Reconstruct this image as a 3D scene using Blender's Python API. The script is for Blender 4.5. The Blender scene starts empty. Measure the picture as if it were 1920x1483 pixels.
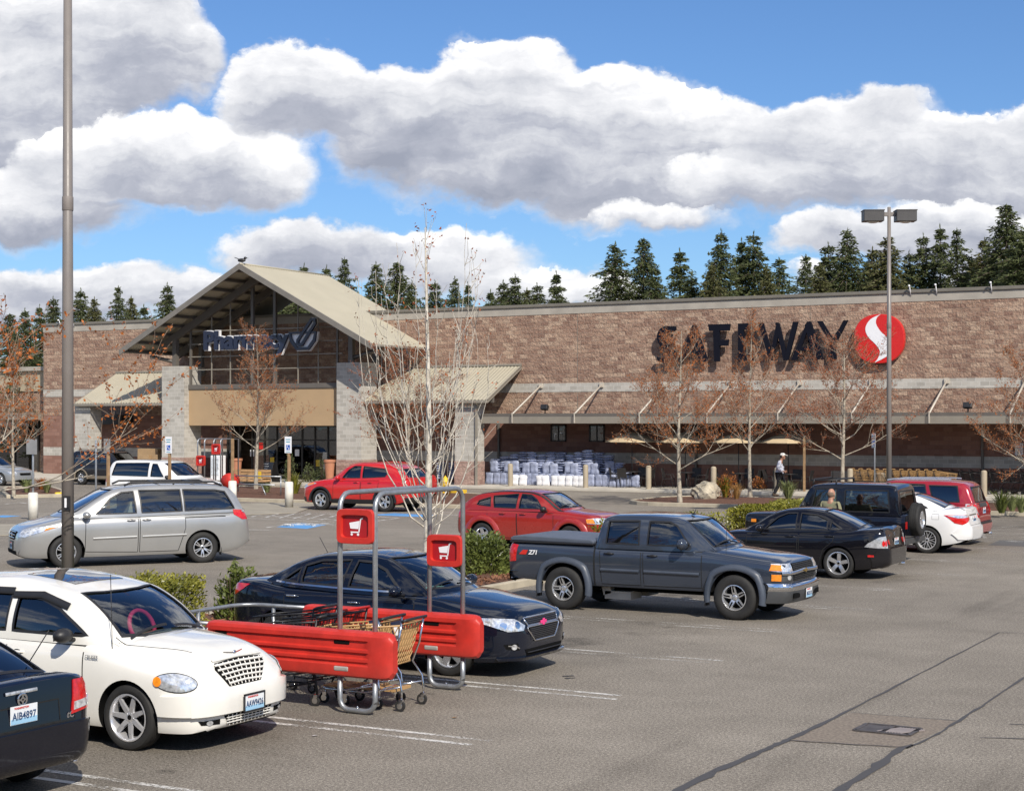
import bpy, bmesh, math, random
from mathutils import Vector, Matrix, geometry
from mathutils.bvhtree import BVHTree
R = math.radians
rnd = random.Random(7)
S = bpy.context.scene
COL = S.collection

# ------------------------------------------------------------------ camera
# world axes: +X runs along the shop front to the right, +Y runs away from it towards the shop
F, CH, HX, HY = 3070.0, 3.25, 960.0, 790.0
UX, UY, VX, VY = .8754, -.4834, .4834, .8754
cam_d = bpy.data.cameras.new('camera'); cam = bpy.data.objects.new('camera', cam_d); COL.objects.link(cam)
cam_d.sensor_width = 36; cam_d.lens = F/1920*36; cam_d.shift_y = (HY-741.5)/1920
cam_d.clip_end = 4000; cam_d.clip_start = .1
cam.location = (0, 0, CH); cam.rotation_euler = (R(90), 0, math.asin(.4834))
S.camera = cam

def cam2w(X, Y): return (UX*X+UY*Y, VX*X+VY*Y)
def G(px, py, z=0.0):
    Y = (CH-z)*F/(py-HY); X = (px-HX)/F*Y
    u, v = cam2w(X, Y); return Vector((u, v, z))
def atv(px, v):
    xr = (px-HX)/F; Y = v/(VX*xr+VY); return cam2w(xr*Y, Y)[0], Y
def zat(py, Y): return CH+(HY-py)*Y/F
def atY(px, Y, z=0.0):
    u, v = cam2w((px-HX)/F*Y, Y); return Vector((u, v, z))

# ------------------------------------------------------------------ light
LD = Vector((-1.15, 1.0, -1.25)).normalized()
sun_d = bpy.data.lights.new('sun', 'SUN'); sun_d.energy = 4.3; sun_d.angle = R(.55); sun_d.color = (1, .93, .82)
sun = bpy.data.objects.new('sun', sun_d); COL.objects.link(sun)
sun.rotation_euler = LD.to_track_quat('-Z', 'Y').to_euler(); sun.location = (40, -30, 60)
SUN_EL = math.asin(-LD.z); SUN_AZ = math.atan2(-LD.x, -LD.y)
vs = S.view_settings; vs.view_transform = 'Standard'; vs.look = 'None'; vs.exposure = .25; vs.gamma = 1; vs.use_curve_mapping = False
try:
    S.cycles.max_bounces = 6; S.cycles.transparent_max_bounces = 24; S.cycles.diffuse_bounces = 3; S.cycles.glossy_bounces = 3
    S.cycles.caustics_reflective = False; S.cycles.caustics_refractive = False
except Exception: pass

# ------------------------------------------------------------------ node helpers
class NT:
    def __init__(s, tree): s.t = tree; s.n = tree.nodes; s.l = tree.links
    def node(s, typ, **kw):
        n = s.n.new(typ)
        for k, v in kw.items(): setattr(n, k, v)
        return n
    def put(s, sock, val):
        if hasattr(val, 'is_output') or isinstance(val, bpy.types.NodeSocket): s.l.new(val, sock)
        elif isinstance(val, (tuple, list)) and len(val) == 3 and sock.type == 'RGBA': sock.default_value = (*val, 1)
        else: sock.default_value = val
    def math(s, op, a, b=0.0, c=None, clamp=False):
        n = s.node('ShaderNodeMath', operation=op, use_clamp=clamp); s.put(n.inputs[0], a); s.put(n.inputs[1], b)
        if c is not None: s.put(n.inputs[2], c)
        return n.outputs[0]
    def mix(s, f, a, b, blend='MIX'):
        n = s.node('ShaderNodeMix', data_type='RGBA', blend_type=blend); s.put(n.inputs[0], f); s.put(n.inputs[6], a); s.put(n.inputs[7], b)
        return n.outputs[2]
    def noise(s, vec, scale, detail=4, rough=.55, out=0, dim='3D'):
        n = s.node('ShaderNodeTexNoise', noise_dimensions=dim); n.inputs['Scale'].default_value = scale
        n.inputs['Detail'].default_value = detail; n.inputs['Roughness'].default_value = rough
        if vec is not None: s.l.new(vec, n.inputs['Vector'])
        return n.outputs[out]
    def ramp(s, f, *stops):
        n = s.node('ShaderNodeValToRGB'); s.put(n.inputs[0], f); e = n.color_ramp.elements
        while len(e) < len(stops): e.new(.5)
        for i, (p, c) in enumerate(stops):
            e[i].position = p; e[i].color = (*c, 1) if isinstance(c, (tuple, list)) else (c, c, c, 1)
        return n.outputs[0]
    def mr(s, v, a, b, c=0., d=1., smooth=False):
        n = s.node('ShaderNodeMapRange', clamp=True)
        if smooth: n.interpolation_type = 'SMOOTHSTEP'
        s.put(n.inputs[0], v); s.put(n.inputs[1], a); s.put(n.inputs[2], b); s.put(n.inputs[3], c); s.put(n.inputs[4], d)
        return n.outputs[0]
    def vmul(s, v, k):
        n = s.node('ShaderNodeVectorMath', operation='MULTIPLY'); s.l.new(v, n.inputs[0]); n.inputs[1].default_value = k; return n.outputs[0]
    def bump(s, h, strength=.3, dist=.02):
        n = s.node('ShaderNodeBump'); n.inputs['Strength'].default_value = strength; n.inputs['Distance'].default_value = dist
        s.l.new(h, n.inputs['Height']); return n.outputs[0]
    def xyz(s, v):
        n = s.node('ShaderNodeSeparateXYZ'); s.l.new(v, n.inputs[0]); return n.outputs
    def comb(s, x, y, z=0.):
        n = s.node('ShaderNodeCombineXYZ'); s.put(n.inputs[0], x); s.put(n.inputs[1], y); s.put(n.inputs[2], z); return n.outputs[0]

MATS = {}
def newmat(name):
    m = bpy.data.materials.new(name); m.use_nodes = True; t = NT(m.node_tree)
    b = [n for n in t.n if n.type == 'BSDF_PRINCIPLED'][0]; MATS[name] = m
    return m, t, b
def mat(name, col, rough=.6, metal=0., var=.12, scale=3., bump=0., bscale=40., coat=0., spec=.5, dirt=0., emit=0., objco=True):
    if name in MATS: return MATS[name]
    m, t, b = newmat(name)
    co = t.node('ShaderNodeTexCoord').outputs['Object']
    n1 = t.noise(co, scale, 5)
    f = t.mr(n1, .3, .7, 1-var, 1+var)
    c = t.mix(1., (*col,), t.comb(f, f, f), 'MULTIPLY')
    if dirt:
        z = t.xyz(co)[2]
        d = t.math('MULTIPLY', t.mr(t.math('ADD', z, t.math('MULTIPLY', t.noise(co, 9), .25)), .15, .75, 1, 0), dirt)
        c = t.mix(d, c, (.2, .17, .13)); t.put(b.inputs['Roughness'], t.math('ADD', t.math('MULTIPLY', d, .5), rough))
    else:
        t.put(b.inputs['Roughness'], t.mr(t.noise(co, scale*4, 3), .3, .7, max(0., rough-.06*(rough > .1)), min(1, rough+.06*(rough > .1))))
    t.put(b.inputs['Base Color'], c)
    b.inputs['Metallic'].default_value = metal; b.inputs['Specular IOR Level'].default_value = spec
    b.inputs['Coat Weight'].default_value = coat; b.inputs['Coat Roughness'].default_value = .03
    if bump: t.put(b.inputs['Normal'], t.bump(t.noise(co, bscale, 4), bump, .01))
    if emit:
        t.put(b.inputs['Emission Color'], c); b.inputs['Emission Strength'].default_value = emit
    return m
def glassmat(name, tint=(.5, .55, .52), refl=1.0):
    m, t, b = newmat(name); t.n.remove(b)
    out = [n for n in t.n if n.type == 'OUTPUT_MATERIAL'][0]
    tr = t.node('ShaderNodeBsdfTransparent'); tr.inputs[0].default_value = (*tint, 1)
    gl = t.node('ShaderNodeBsdfGlossy'); gl.inputs['Roughness'].default_value = .015; gl.inputs[0].default_value = (.95, .97, 1, 1)
    co = t.node('ShaderNodeTexCoord').outputs['Object']
    t.put(gl.inputs['Normal'], t.bump(t.noise(co, 1.6, 2), .05, .03))
    fr = t.node('ShaderNodeFresnel'); fr.inputs[0].default_value = 1.5
    k = t.math('ADD', t.math('MULTIPLY', fr.outputs[0], 1.6*refl), .07*refl, clamp=True)
    mx = t.node('ShaderNodeMixShader'); t.put(mx.inputs[0], k); t.l.new(tr.outputs[0], mx.inputs[1]); t.l.new(gl.outputs[0], mx.inputs[2])
    t.l.new(mx.outputs[0], out.inputs[0]); return m

# ------------------------------------------------------------------ sky
w = bpy.data.worlds.new('World'); S.world = w; w.use_nodes = True
t = NT(w.node_tree)
for n in list(t.n): t.n.remove(n)
wo = t.node('ShaderNodeOutputWorld'); bg = t.node('ShaderNodeBackground'); t.l.new(bg.outputs[0], wo.inputs[0])
sky = t.node('ShaderNodeTexSky'); sky.sky_type = 'NISHITA'; sky.sun_disc = False
sky.sun_elevation = SUN_EL; sky.sun_rotation = SUN_AZ; sky.air_density = 1.0; sky.dust_density = .4; sky.ozone_density = 2.5; sky.altitude = 100
gen = t.node('ShaderNodeTexCoord').outputs['Generated']
gx, gy, gz = t.xyz(gen)
# direction in "photo-facing" axes, gnomonic: a to the right, e upwards, in units of the photo's pixels/1000
cy = t.math('ADD', t.math('MULTIPLY', gx, UY), t.math('MULTIPLY', gy, VY))
cx = t.math('ADD', t.math('MULTIPLY', gx, UX), t.math('MULTIPLY', gy, VX))
cys = t.math('MAXIMUM', t.math('ABSOLUTE', cy), .12)
A0 = t.math('ADD', t.math('MULTIPLY', t.math('DIVIDE', cx, cys), F/1000), .96)
E0 = t.math('MULTIPLY', t.math('DIVIDE', gz, cys), F/1000)
P = t.comb(A0, t.math('MULTIPLY', E0, 1.25), t.math('MULTIPLY', t.math('SIGN', cy), 3.))
n_big = t.noise(P, 3.2, 5, .55, 1); n_sm = t.noise(P, 11, 6, .6, 1)
bx, by, _ = t.xyz(n_big); sx, sy, _ = t.xyz(n_sm)
def warp(a, big, sm, kb, ks): return t.math('ADD', a, t.math('ADD', t.math('MULTIPLY', t.math('SUBTRACT', big, .5), kb), t.math('MULTIPLY', t.math('SUBTRACT', sm, .5), ks)))
A = warp(A0, bx, sx, .16, .075); E = warp(E0, by, sy, .13, .075)
# cloud lumps: (x, y) of the centre, half width, half height up, half height down, all in photo pixels
CL = [
 [(60, 130, 350, 200, 130), (220, 60, 190, 110, 100), (-60, 260, 330, 200, 190), (350, 105, 95, 80, 80), (110, 210, 150, 110, 90)],
 [(40, 390, 270, 80, 75), (330, 320, 260, 115, 75), (480, 350, 130, 70, 55), (170, 320, 150, 90, 70)],
 [(560, 190, 170, 115, 90), (760, 220, 210, 110, 150), (960, 200, 170, 135, 160), (1130, 240, 230, 130, 140), (1350, 290, 240, 110, 120), (950, 320, 230, 90, 80), (1180, 350, 260, 90, 90)],
 [(1560, 280, 220, 110, 100), (1780, 300, 300, 90, 120), (1480, 350, 260, 70, 70), (1950, 330, 200, 130, 130), (1650, 205, 90, 36, 60), (2300, 260, 320, 160, 160)],
 [(590, 480, 200, 75, 75), (800, 490, 220, 70, 70), (1000, 545, 170, 50, 60), (450, 500, 60, 30, 40)],
 [(140, 550, 300, 60, 80), (330, 560, 190, 50, 80), (-80, 590, 200, 80, 60)],
 [(1600, 450, 150, 60, 40), (1800, 440, 260, 70, 80), (1520, 520, 60, 30, 60), (1230, 415, 150, 34, 26), (1900, 530, 200, 80, 90), (1130, 560, 120, 40, 40)],
]
mask = None; lit = None
base = t.noise(P, 5.5, 6, .62); fine = t.noise(P, 17, 5, .6)
for ci, lumps in enumerate(CL):
    m_ = None; top = None
    for (x, y, rx, ru, rd) in lumps:
        dx = t.math('DIVIDE', t.math('SUBTRACT', A, x/1000), rx/1000)
        dy_ = t.math('SUBTRACT', E, (HY-y)/1000)
        dy = t.math('MAXIMUM', t.math('DIVIDE', dy_, ru/1000), t.math('DIVIDE', dy_, -rd/1000))
        d = t.math('SUBTRACT', 1, t.math('SQRT', t.math('ADD', t.math('MULTIPLY', dx, dx), t.math('MULTIPLY', dy, dy))))
        d = t.math('MULTIPLY', d, min(rx, ru*1.6)/100)
        h = t.math('MULTIPLY', dy_, 1000/(ru+rd))
        m_ = d if m_ is None else t.math('SMOOTH_MAX', m_, d, .18)
        hh = t.math('MULTIPLY', t.math('MAXIMUM', d, 0), h); ww = t.math('MAXIMUM', d, 0)
        top = (hh, ww) if top is None else (t.math('ADD', top[0], hh), t.math('ADD', top[1], ww))
    hrel = t.math('DIVIDE', top[0], t.math('MAXIMUM', top[1], .001))
    mm = t.mr(t.math('ADD', t.math('ADD', m_, t.math('MULTIPLY', t.math('SUBTRACT', base, .5), .8)), t.math('MULTIPLY', t.math('SUBTRACT', fine, .5), .42)), -.08, t.mr(hrel, -.45, .25, .62, .20), 0, 1, True)
    mask = mm if mask is None else t.math('MAXIMUM', mask, mm)
    edge = t.mr(m_, 0, .7, .16, -.03)
    l_ = t.math('ADD', t.math('ADD', t.math('MULTIPLY', hrel, .95), .47), edge)
    lit = l_ if lit is None else t.math('ADD', t.math('MULTIPLY', l_, mm), t.math('MULTIPLY', lit, t.math('SUBTRACT', 1, mm)))
lit = t.math('ADD', lit, t.math('MULTIPLY', t.math('SUBTRACT', base, .5), .95))
lit = t.math('ADD', lit, t.math('MULTIPLY', t.math('SUBTRACT', fine, .5), .22))
streak = t.noise(t.comb(t.math('MULTIPLY', A, 1.0), t.math('MULTIPLY', E, 5.5), 7.), 3.2, 6, .6); lit = t.math('ADD', lit, t.math('MULTIPLY', t.math('SUBTRACT', streak, .5), 1.0))
# the half of the sky behind the camera and overhead: plain broken cloud
back = t.mr(t.noise(t.vmul(gen, (2.2, 2.2, 3.5)), 1.6, 7, .6), .47, .6, 0, 1, True)
isback = t.mr(cy, .22, .12, 0, 1); over = t.mr(gz, .27, .36, 0, 1)
bmask = t.math('MAXIMUM', isback, over)
mask = t.math('ADD', t.math('MULTIPLY', mask, t.math('SUBTRACT', 1, bmask)), t.math('MULTIPLY', back, bmask))
ccol = t.ramp(lit, (.0, (.30, .325, .40)), (.3, (.42, .44, .51)), (.52, (.60, .615, .66)), (.78, (.79, .795, .82)), (1., (.98, .975, .97)))
SKYK = .078
skc = t.mix(1., sky.outputs[0], (SKYK*.72, SKYK*.97, SKYK*1.30), 'MULTIPLY')
t.put(bg.inputs[0], t.mix(mask, skc, ccol)); bg.inputs[1].default_value = 1.0
try: w.cycles.sampling_method = 'MANUAL'; w.cycles.sample_map_resolution = 512
except Exception: pass

# ------------------------------------------------------------------ object helpers
def props(o, label=None, cat=None, group=None, kind=None):
    if label: o['label'] = label
    if cat: o['category'] = cat
    if group: o['group'] = group
    if kind: o['kind'] = kind
    return o
def thing(name, label, cat, loc=(0, 0, 0), rz=0, group=None):
    o = bpy.data.objects.new(name, None); COL.objects.link(o); o.empty_display_size = .3
    o.location = loc; o.rotation_euler = (0, 0, rz); return props(o, label, cat, group)
def kids(o): return [c for c in KID.get(o.name, [])]
KID = {}
def setpar(o, parent):
    if parent is not None: o.parent = parent; KID.setdefault(parent.name, []).append(o)
def copy_tree(o, parent=None):
    c = o.copy(); COL.objects.link(c)
    if parent is not None: setpar(c, parent)
    for ch in kids(o): copy_tree(ch, c)
    return c

class MB:
    def __init__(s): s.v = []; s.f = []; s.m = []; s.s = []; s.M = None
    def add(s, vs_, fs_, m=0, smooth=False):
        b = len(s.v)
        for p in vs_:
            p = Vector(p)
            if s.M is not None: p = s.M @ p
            s.v.append(p)
        for f in fs_: s.f.append([b+i for i in f]); s.m.append(m); s.s.append(smooth)
        return s
    def box(s, c, d, rz=0, m=0, tilt=None):
        x, y, z = d[0]/2, d[1]/2, d[2]/2
        M = Matrix.Translation(Vector(c)) @ Matrix.Rotation(rz, 4, 'Z')
        if tilt is not None: M = M @ tilt
        P_ = [M @ Vector((a*x, b*y, e*z)) for a in (-1, 1) for b in (-1, 1) for e in (-1, 1)]
        return s.add(P_, [(0, 1, 3, 2), (4, 6, 7, 5), (0, 4, 5, 1), (2, 3, 7, 6), (0, 2, 6, 4), (1, 5, 7, 3)], m)
    def prism(s, poly, a, b, plane='xy', m=0):
        n = len(poly)
        def q(p, h): return {'xy': (p[0], p[1], h), 'xz': (p[0], h, p[1]), 'yz': (h, p[0], p[1])}[plane]
        ar = sum(poly[i][0]*poly[(i+1) % n][1]-poly[(i+1) % n][0]*poly[i][1] for i in range(n))
        flip = (ar < 0) ^ (plane == 'xz')
        fs_ = [list(range(n))[::-1], list(range(n, 2*n))]+[(i, (i+1) % n, n+(i+1) % n, n+i) for i in range(n)]
        if flip: fs_ = [list(f)[::-1] for f in fs_]
        return s.add([q(p, a) for p in poly]+[q(p, b) for p in poly], fs_, m)
    def cyl(s, p0, p1, r0, r1=None, n=12, m=0, caps=True, smooth=True):
        p0, p1 = Vector(p0), Vector(p1); r1 = r0 if r1 is None else r1
        d = (p1-p0); q = d.to_track_quat('Z', 'Y') if d.length > 1e-9 else Matrix.Identity(3).to_quaternion()
        vs_ = []
        for p, r in ((p0, r0), (p1, r1)):
            for i in range(n):
                a = 2*math.pi*i/n; vs_.append(p+q @ Vector((r*math.cos(a), r*math.sin(a), 0)))
        s.add(vs_, [(i, (i+1) % n, n+(i+1) % n, n+i) for i in range(n)], m, smooth)
        if caps:
            b = len(s.v)-2*n
            s.f += [[b+i for i in range(n)][::-1], [b+n+i for i in range(n)]]; s.m += [m, m]; s.s += [False, False]
        return s
    def tube(s, pts, r, n=8, m=0, closed=False, radii=None, cap=True):
        pts = [Vector(p) for p in pts]; N = len(pts); vs_ = []
        up = None
        for i, p in enumerate(pts):
            a = pts[(i-1) % N] if (closed or i > 0) else p; c = pts[(i+1) % N] if (closed or i < N-1) else p
            d = (c-a).normalized()
            if up is None:
                up = Vector((0, 0, 1)) if abs(d.z) < .9 else Vector((1, 0, 0))
            x = up.cross(d)
            if x.length < 1e-6: x = Vector((1, 0, 0)).cross(d)
            x.normalize(); y = d.cross(x); up = y
            rr = radii[i] if radii else r
            for k in range(n):
                an = 2*math.pi*k/n; vs_.append(p+x*(rr*math.cos(an))+y*(rr*math.sin(an)))
        fs_ = []
        for i in range(N if closed else N-1):
            j = (i+1) % N
            for k in range(n): fs_.append((i*n+k, i*n+(k+1) % n, j*n+(k+1) % n, j*n+k))
        if cap and not closed: fs_ += [tuple(range(n))[::-1], tuple((N-1)*n+k for k in range(n))]
        return s.add(vs_, fs_, m, True)
    def lathe(s, prof, n=24, o=(0, 0, 0), axis='z', m=0, smooth=True):
        o = Vector(o); vs_ = []
        for r, h in prof:
            for k in range(n):
                a = 2*math.pi*k/n; c, d = r*math.cos(a), r*math.sin(a)
                vs_.append(o+Vector({'z': (c, d, h), 'y': (c, h, -d), 'x': (h, c, d)}[axis]))
        fs_ = [(i*n+k, i*n+(k+1) % n, (i+1)*n+(k+1) % n, (i+1)*n+k) for i in range(len(prof)-1) for k in range(n)]
        return s.add(vs_, fs_, m, smooth)
    def ball(s, c, r, n=10, m=0):
        if not hasattr(r, '__len__'): r = (r, r, r)
        c = Vector(c); vs_ = [c+Vector((0, 0, -r[2]))]; h = n//2
        for i in range(1, h):
            t_ = math.pi*i/h-math.pi/2
            for k in range(n):
                a = 2*math.pi*k/n; vs_.append(c+Vector((r[0]*math.cos(t_)*math.cos(a), r[1]*math.cos(t_)*math.sin(a), r[2]*math.sin(t_))))
        vs_.append(c+Vector((0, 0, r[2])))
        fs_ = [(0, 1+(k+1) % n, 1+k) for k in range(n)]
        for i in range(h-2): fs_ += [(1+i*n+k, 1+i*n+(k+1) % n, 1+(i+1)*n+(k+1) % n, 1+(i+1)*n+k) for k in range(n)]
        L = len(vs_)-1; fs_ += [(L, 1+(h-2)*n+k, 1+(h-2)*n+(k+1) % n) for k in range(n)]
        return s.add(vs_, fs_, m, True)
    def mesh(s, name, mats):
        me = bpy.data.meshes.new(name); me.from_pydata(s.v, [], s.f)
        for m_ in (mats if isinstance(mats, (list, tuple)) else [mats]): me.materials.append(m_)
        me.polygons.foreach_set('material_index', s.m); me.polygons.foreach_set('use_smooth', s.s)
        me.validate(); me.update(); return me
    def build(s, name, mats, parent=None, loc=(0, 0, 0), rz=0, bevel=0, sharp=None, seg=2):
        me = s.mesh(name, mats)
        if sharp: me.set_sharp_from_angle(angle=R(sharp))
        o = bpy.data.objects.new(name, me); COL.objects.link(o); o.location = loc; o.rotation_euler = (0, 0, rz)
        setpar(o, parent)
        if bevel:
            b = o.modifiers.new('bevel', 'BEVEL'); b.width = bevel; b.segments = seg; b.limit_method = 'ANGLE'; b.angle_limit = R(40)
            b.harden_normals = False
        return o
def solo(name, mb, mats, label, cat, loc=(0, 0, 0), rz=0, group=None, **kw):
    return props(mb.build(name, mats, None, loc, rz, **kw), label, cat, group)
def struct(name, mb, mats, **kw): return props(mb.build(name, mats, None, **kw), kind='structure')

def arc(c, r, a0, a1, n, plane='xz', fixed=0.):
    out = []
    for i in range(n+1):
        a = R(a0+(a1-a0)*i/n); p, q = c[0]+r*math.cos(a), c[1]+r*math.sin(a)
        out.append({'xz': (p, fixed, q), 'xy': (p, q, fixed), 'yz': (fixed, p, q)}[plane])
    return out
def text_mb(txt, size=1., depth=.02, offset=0., m=0, shear=0., spacing=1.):
    cu = bpy.data.curves.new('t', 'FONT'); cu.body = txt; cu.size = size; cu.extrude = depth/2; cu.offset = offset; cu.shear = shear
    cu.space_character = spacing; cu.align_x = 'CENTER'; cu.align_y = 'CENTER'; cu.resolution_u = 3
    o = bpy.data.objects.new('t', cu); COL.objects.link(o)
    me = bpy.data.meshes.new_from_object(o.evaluated_get(bpy.context.evaluated_depsgraph_get()))
    mb = MB(); mb.add([v.co for v in me.vertices], [list(p.vertices) for p in me.polygons], m)
    bpy.data.objects.remove(o); bpy.data.curves.remove(cu); bpy.data.meshes.remove(me)
    return mb
# ------------------------------------------------------------------ vehicles
def paint(name, col, metal=.0, rough=.28, dirt=.25, coat=1.):
    if max(col) < .09: dirt *= .15; rough = .12
    m, t, b = newmat(name)
    co = t.node('ShaderNodeTexCoord').outputs['Object']
    z = t.xyz(co)[2]
    n = t.noise(co, 7, 5)
    d = t.math('MULTIPLY', t.mr(t.math('ADD', z, t.math('MULTIPLY', n, .5)), .35, 1.05, 1, 0), dirt)
    f = t.mr(t.noise(co, 1.3, 3), .3, .7, .93, 1.07)
    t.put(b.inputs['Base Color'], t.mix(d, t.mix(1., col, t.comb(f, f, f), 'MULTIPLY'), (.19, .165, .135)))
    t.put(b.inputs['Roughness'], t.math('ADD', rough, t.math('MULTIPLY', d, .8)))
    b.inputs['Metallic'].default_value = metal; b.inputs['Coat Weight'].default_value = coat; b.inputs['Coat Roughness'].default_value = .04
    b.inputs['Specular IOR Level'].default_value = .5 if max(col) > .08 else .12
    return m
M_DARK = mat('black_void', (.006, .006, .006), .9, spec=.1)
M_BLK = mat('black_plastic', (.018, .018, .02), .45, bump=.05)
M_GREYPL = mat('grey_plastic', (.05, .052, .055), .5, bump=.05)
M_TYRE = mat('tyre_rubber', (.018, .0175, .017), .75, var=.25, scale=9, bump=.15)
M_CHROME = mat('chrome', (.72, .73, .75), .1, 1., var=.05)
M_ALLOY = mat('alloy', (.68, .69, .71), .25, .8, var=.08)
M_ALLOYD = mat('dark_chrome', (.74, .74, .76), .30, .65, var=.1)
M_GUN = mat('dark_alloy', (.03, .03, .033), .3, .6)
M_RED_L = mat('red_lens', (.55, .012, .012), .12, coat=1., var=.25, scale=30)
M_AMB = mat('amber_lens', (.9, .28, .02), .12, coat=1., var=.2, scale=30)
M_WHT_L = mat('clear_lens', (.72, .74, .76), .08, .55, var=.45, scale=22, coat=1.)
M_SEAT = mat('car_seat', (.09, .09, .095), .9); M_SEATL = mat('car_seat_light', (.42, .40, .36), .9)
M_SEAM = mat('panel_gap', (.008, .008, .008), .8)
M_PLATE_W = mat('plate_white', (.75, .78, .80), .35, var=.03)
M_PLATE_B = mat('plate_blue', (.32, .55, .75), .35, var=.03)
M_INK = mat('plate_ink', (.03, .07, .16), .5); M_INKR = mat('plate_red_ink', (.6, .05, .04), .5)
M_GL_CLEAR = glassmat('window_glass', (.62, .70, .66)); M_GL_TINT = glassmat('tinted_glass', (.035, .04, .045)); M_GL_MID = glassmat('mid_glass', (.2, .23, .22))
M_SUNROOF = mat('sunroof_glass', (.004, .006, .012), .03, coat=1., spec=1.)

def interp(tbl, x):
    if not hasattr(tbl, '__len__'): return tbl
    if x <= tbl[0][0]: return tbl[0][1]
    if x >= tbl[-1][0]: return tbl[-1][1]
    for i in range(len(tbl)-1):
        if tbl[i][0] <= x <= tbl[i+1][0]: break
    x0, y0 = tbl[i]; x1, y1 = tbl[i+1]; h = x1-x0; d = (y1-y0)/h
    def slope(j):
        if j <= 0 or j >= len(tbl)-1: return None
        a = (tbl[j][1]-tbl[j-1][1])/(tbl[j][0]-tbl[j-1][0]); b = (tbl[j+1][1]-tbl[j][1])/(tbl[j+1][0]-tbl[j][0])
        if a*b <= 0: return 0.
        return 2*a*b/(a+b)
    m0, m1 = slope(i), slope(i+1)
    m0 = d if m0 is None else m0; m1 = d if m1 is None else m1
    t_ = (x-x0)/h
    return (2*t_**3-3*t_**2+1)*y0+(t_**3-2*t_**2+t_)*h*m0+(-2*t_**3+3*t_**2)*y1+(t_**3-t_**2)*h*m1
def spline(pts, k=2):
    out = []; n = len(pts)
    for i in range(n-1):
        p0, p1, p2, p3 = (pts[max(0, i-1)], pts[i], pts[i+1], pts[min(n-1, i+2)])
        for j in range(k):
            t_ = j/k
            out.append(tuple(.5*(2*b+(c-a)*t_+(2*a-5*b+4*c-d)*t_**2+(3*b-a-3*c+d)*t_**3) for a, b, c, d in zip(p0, p1, p2, p3)))
    out.append(tuple(pts[-1])); return out

class Surf:
    """a shell whose points a polygon can be laid upon"""
    def __init__(s, objs):
        s.v = []; s.n = []; s.t = []
        for o in objs:
            me = o.data; b = len(s.v)
            s.v += [v.co.copy() for v in me.vertices]; s.n += [v.normal.copy() for v in me.vertices]
            me.calc_loop_triangles(); s.t += [tuple(b+i for i in lt.vertices) for lt in me.loop_triangles]
        s.b = BVHTree.FromPolygons(s.v, s.t)
    def hit(s, p, d):
        h, n, i, _ = s.b.ray_cast(p-d*6, d)
        if h is None: h, n, i, _ = s.b.find_nearest(p)
        a, b, c = s.t[i]
        nn = geometry.barycentric_transform(h, s.v[a], s.v[b], s.v[c], s.n[a], s.n[b], s.n[c])
        nn = nn.normalized() if nn.length > .1 else n
        if nn.dot(d) > 0: nn = -nn
        return h, nn

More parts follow.
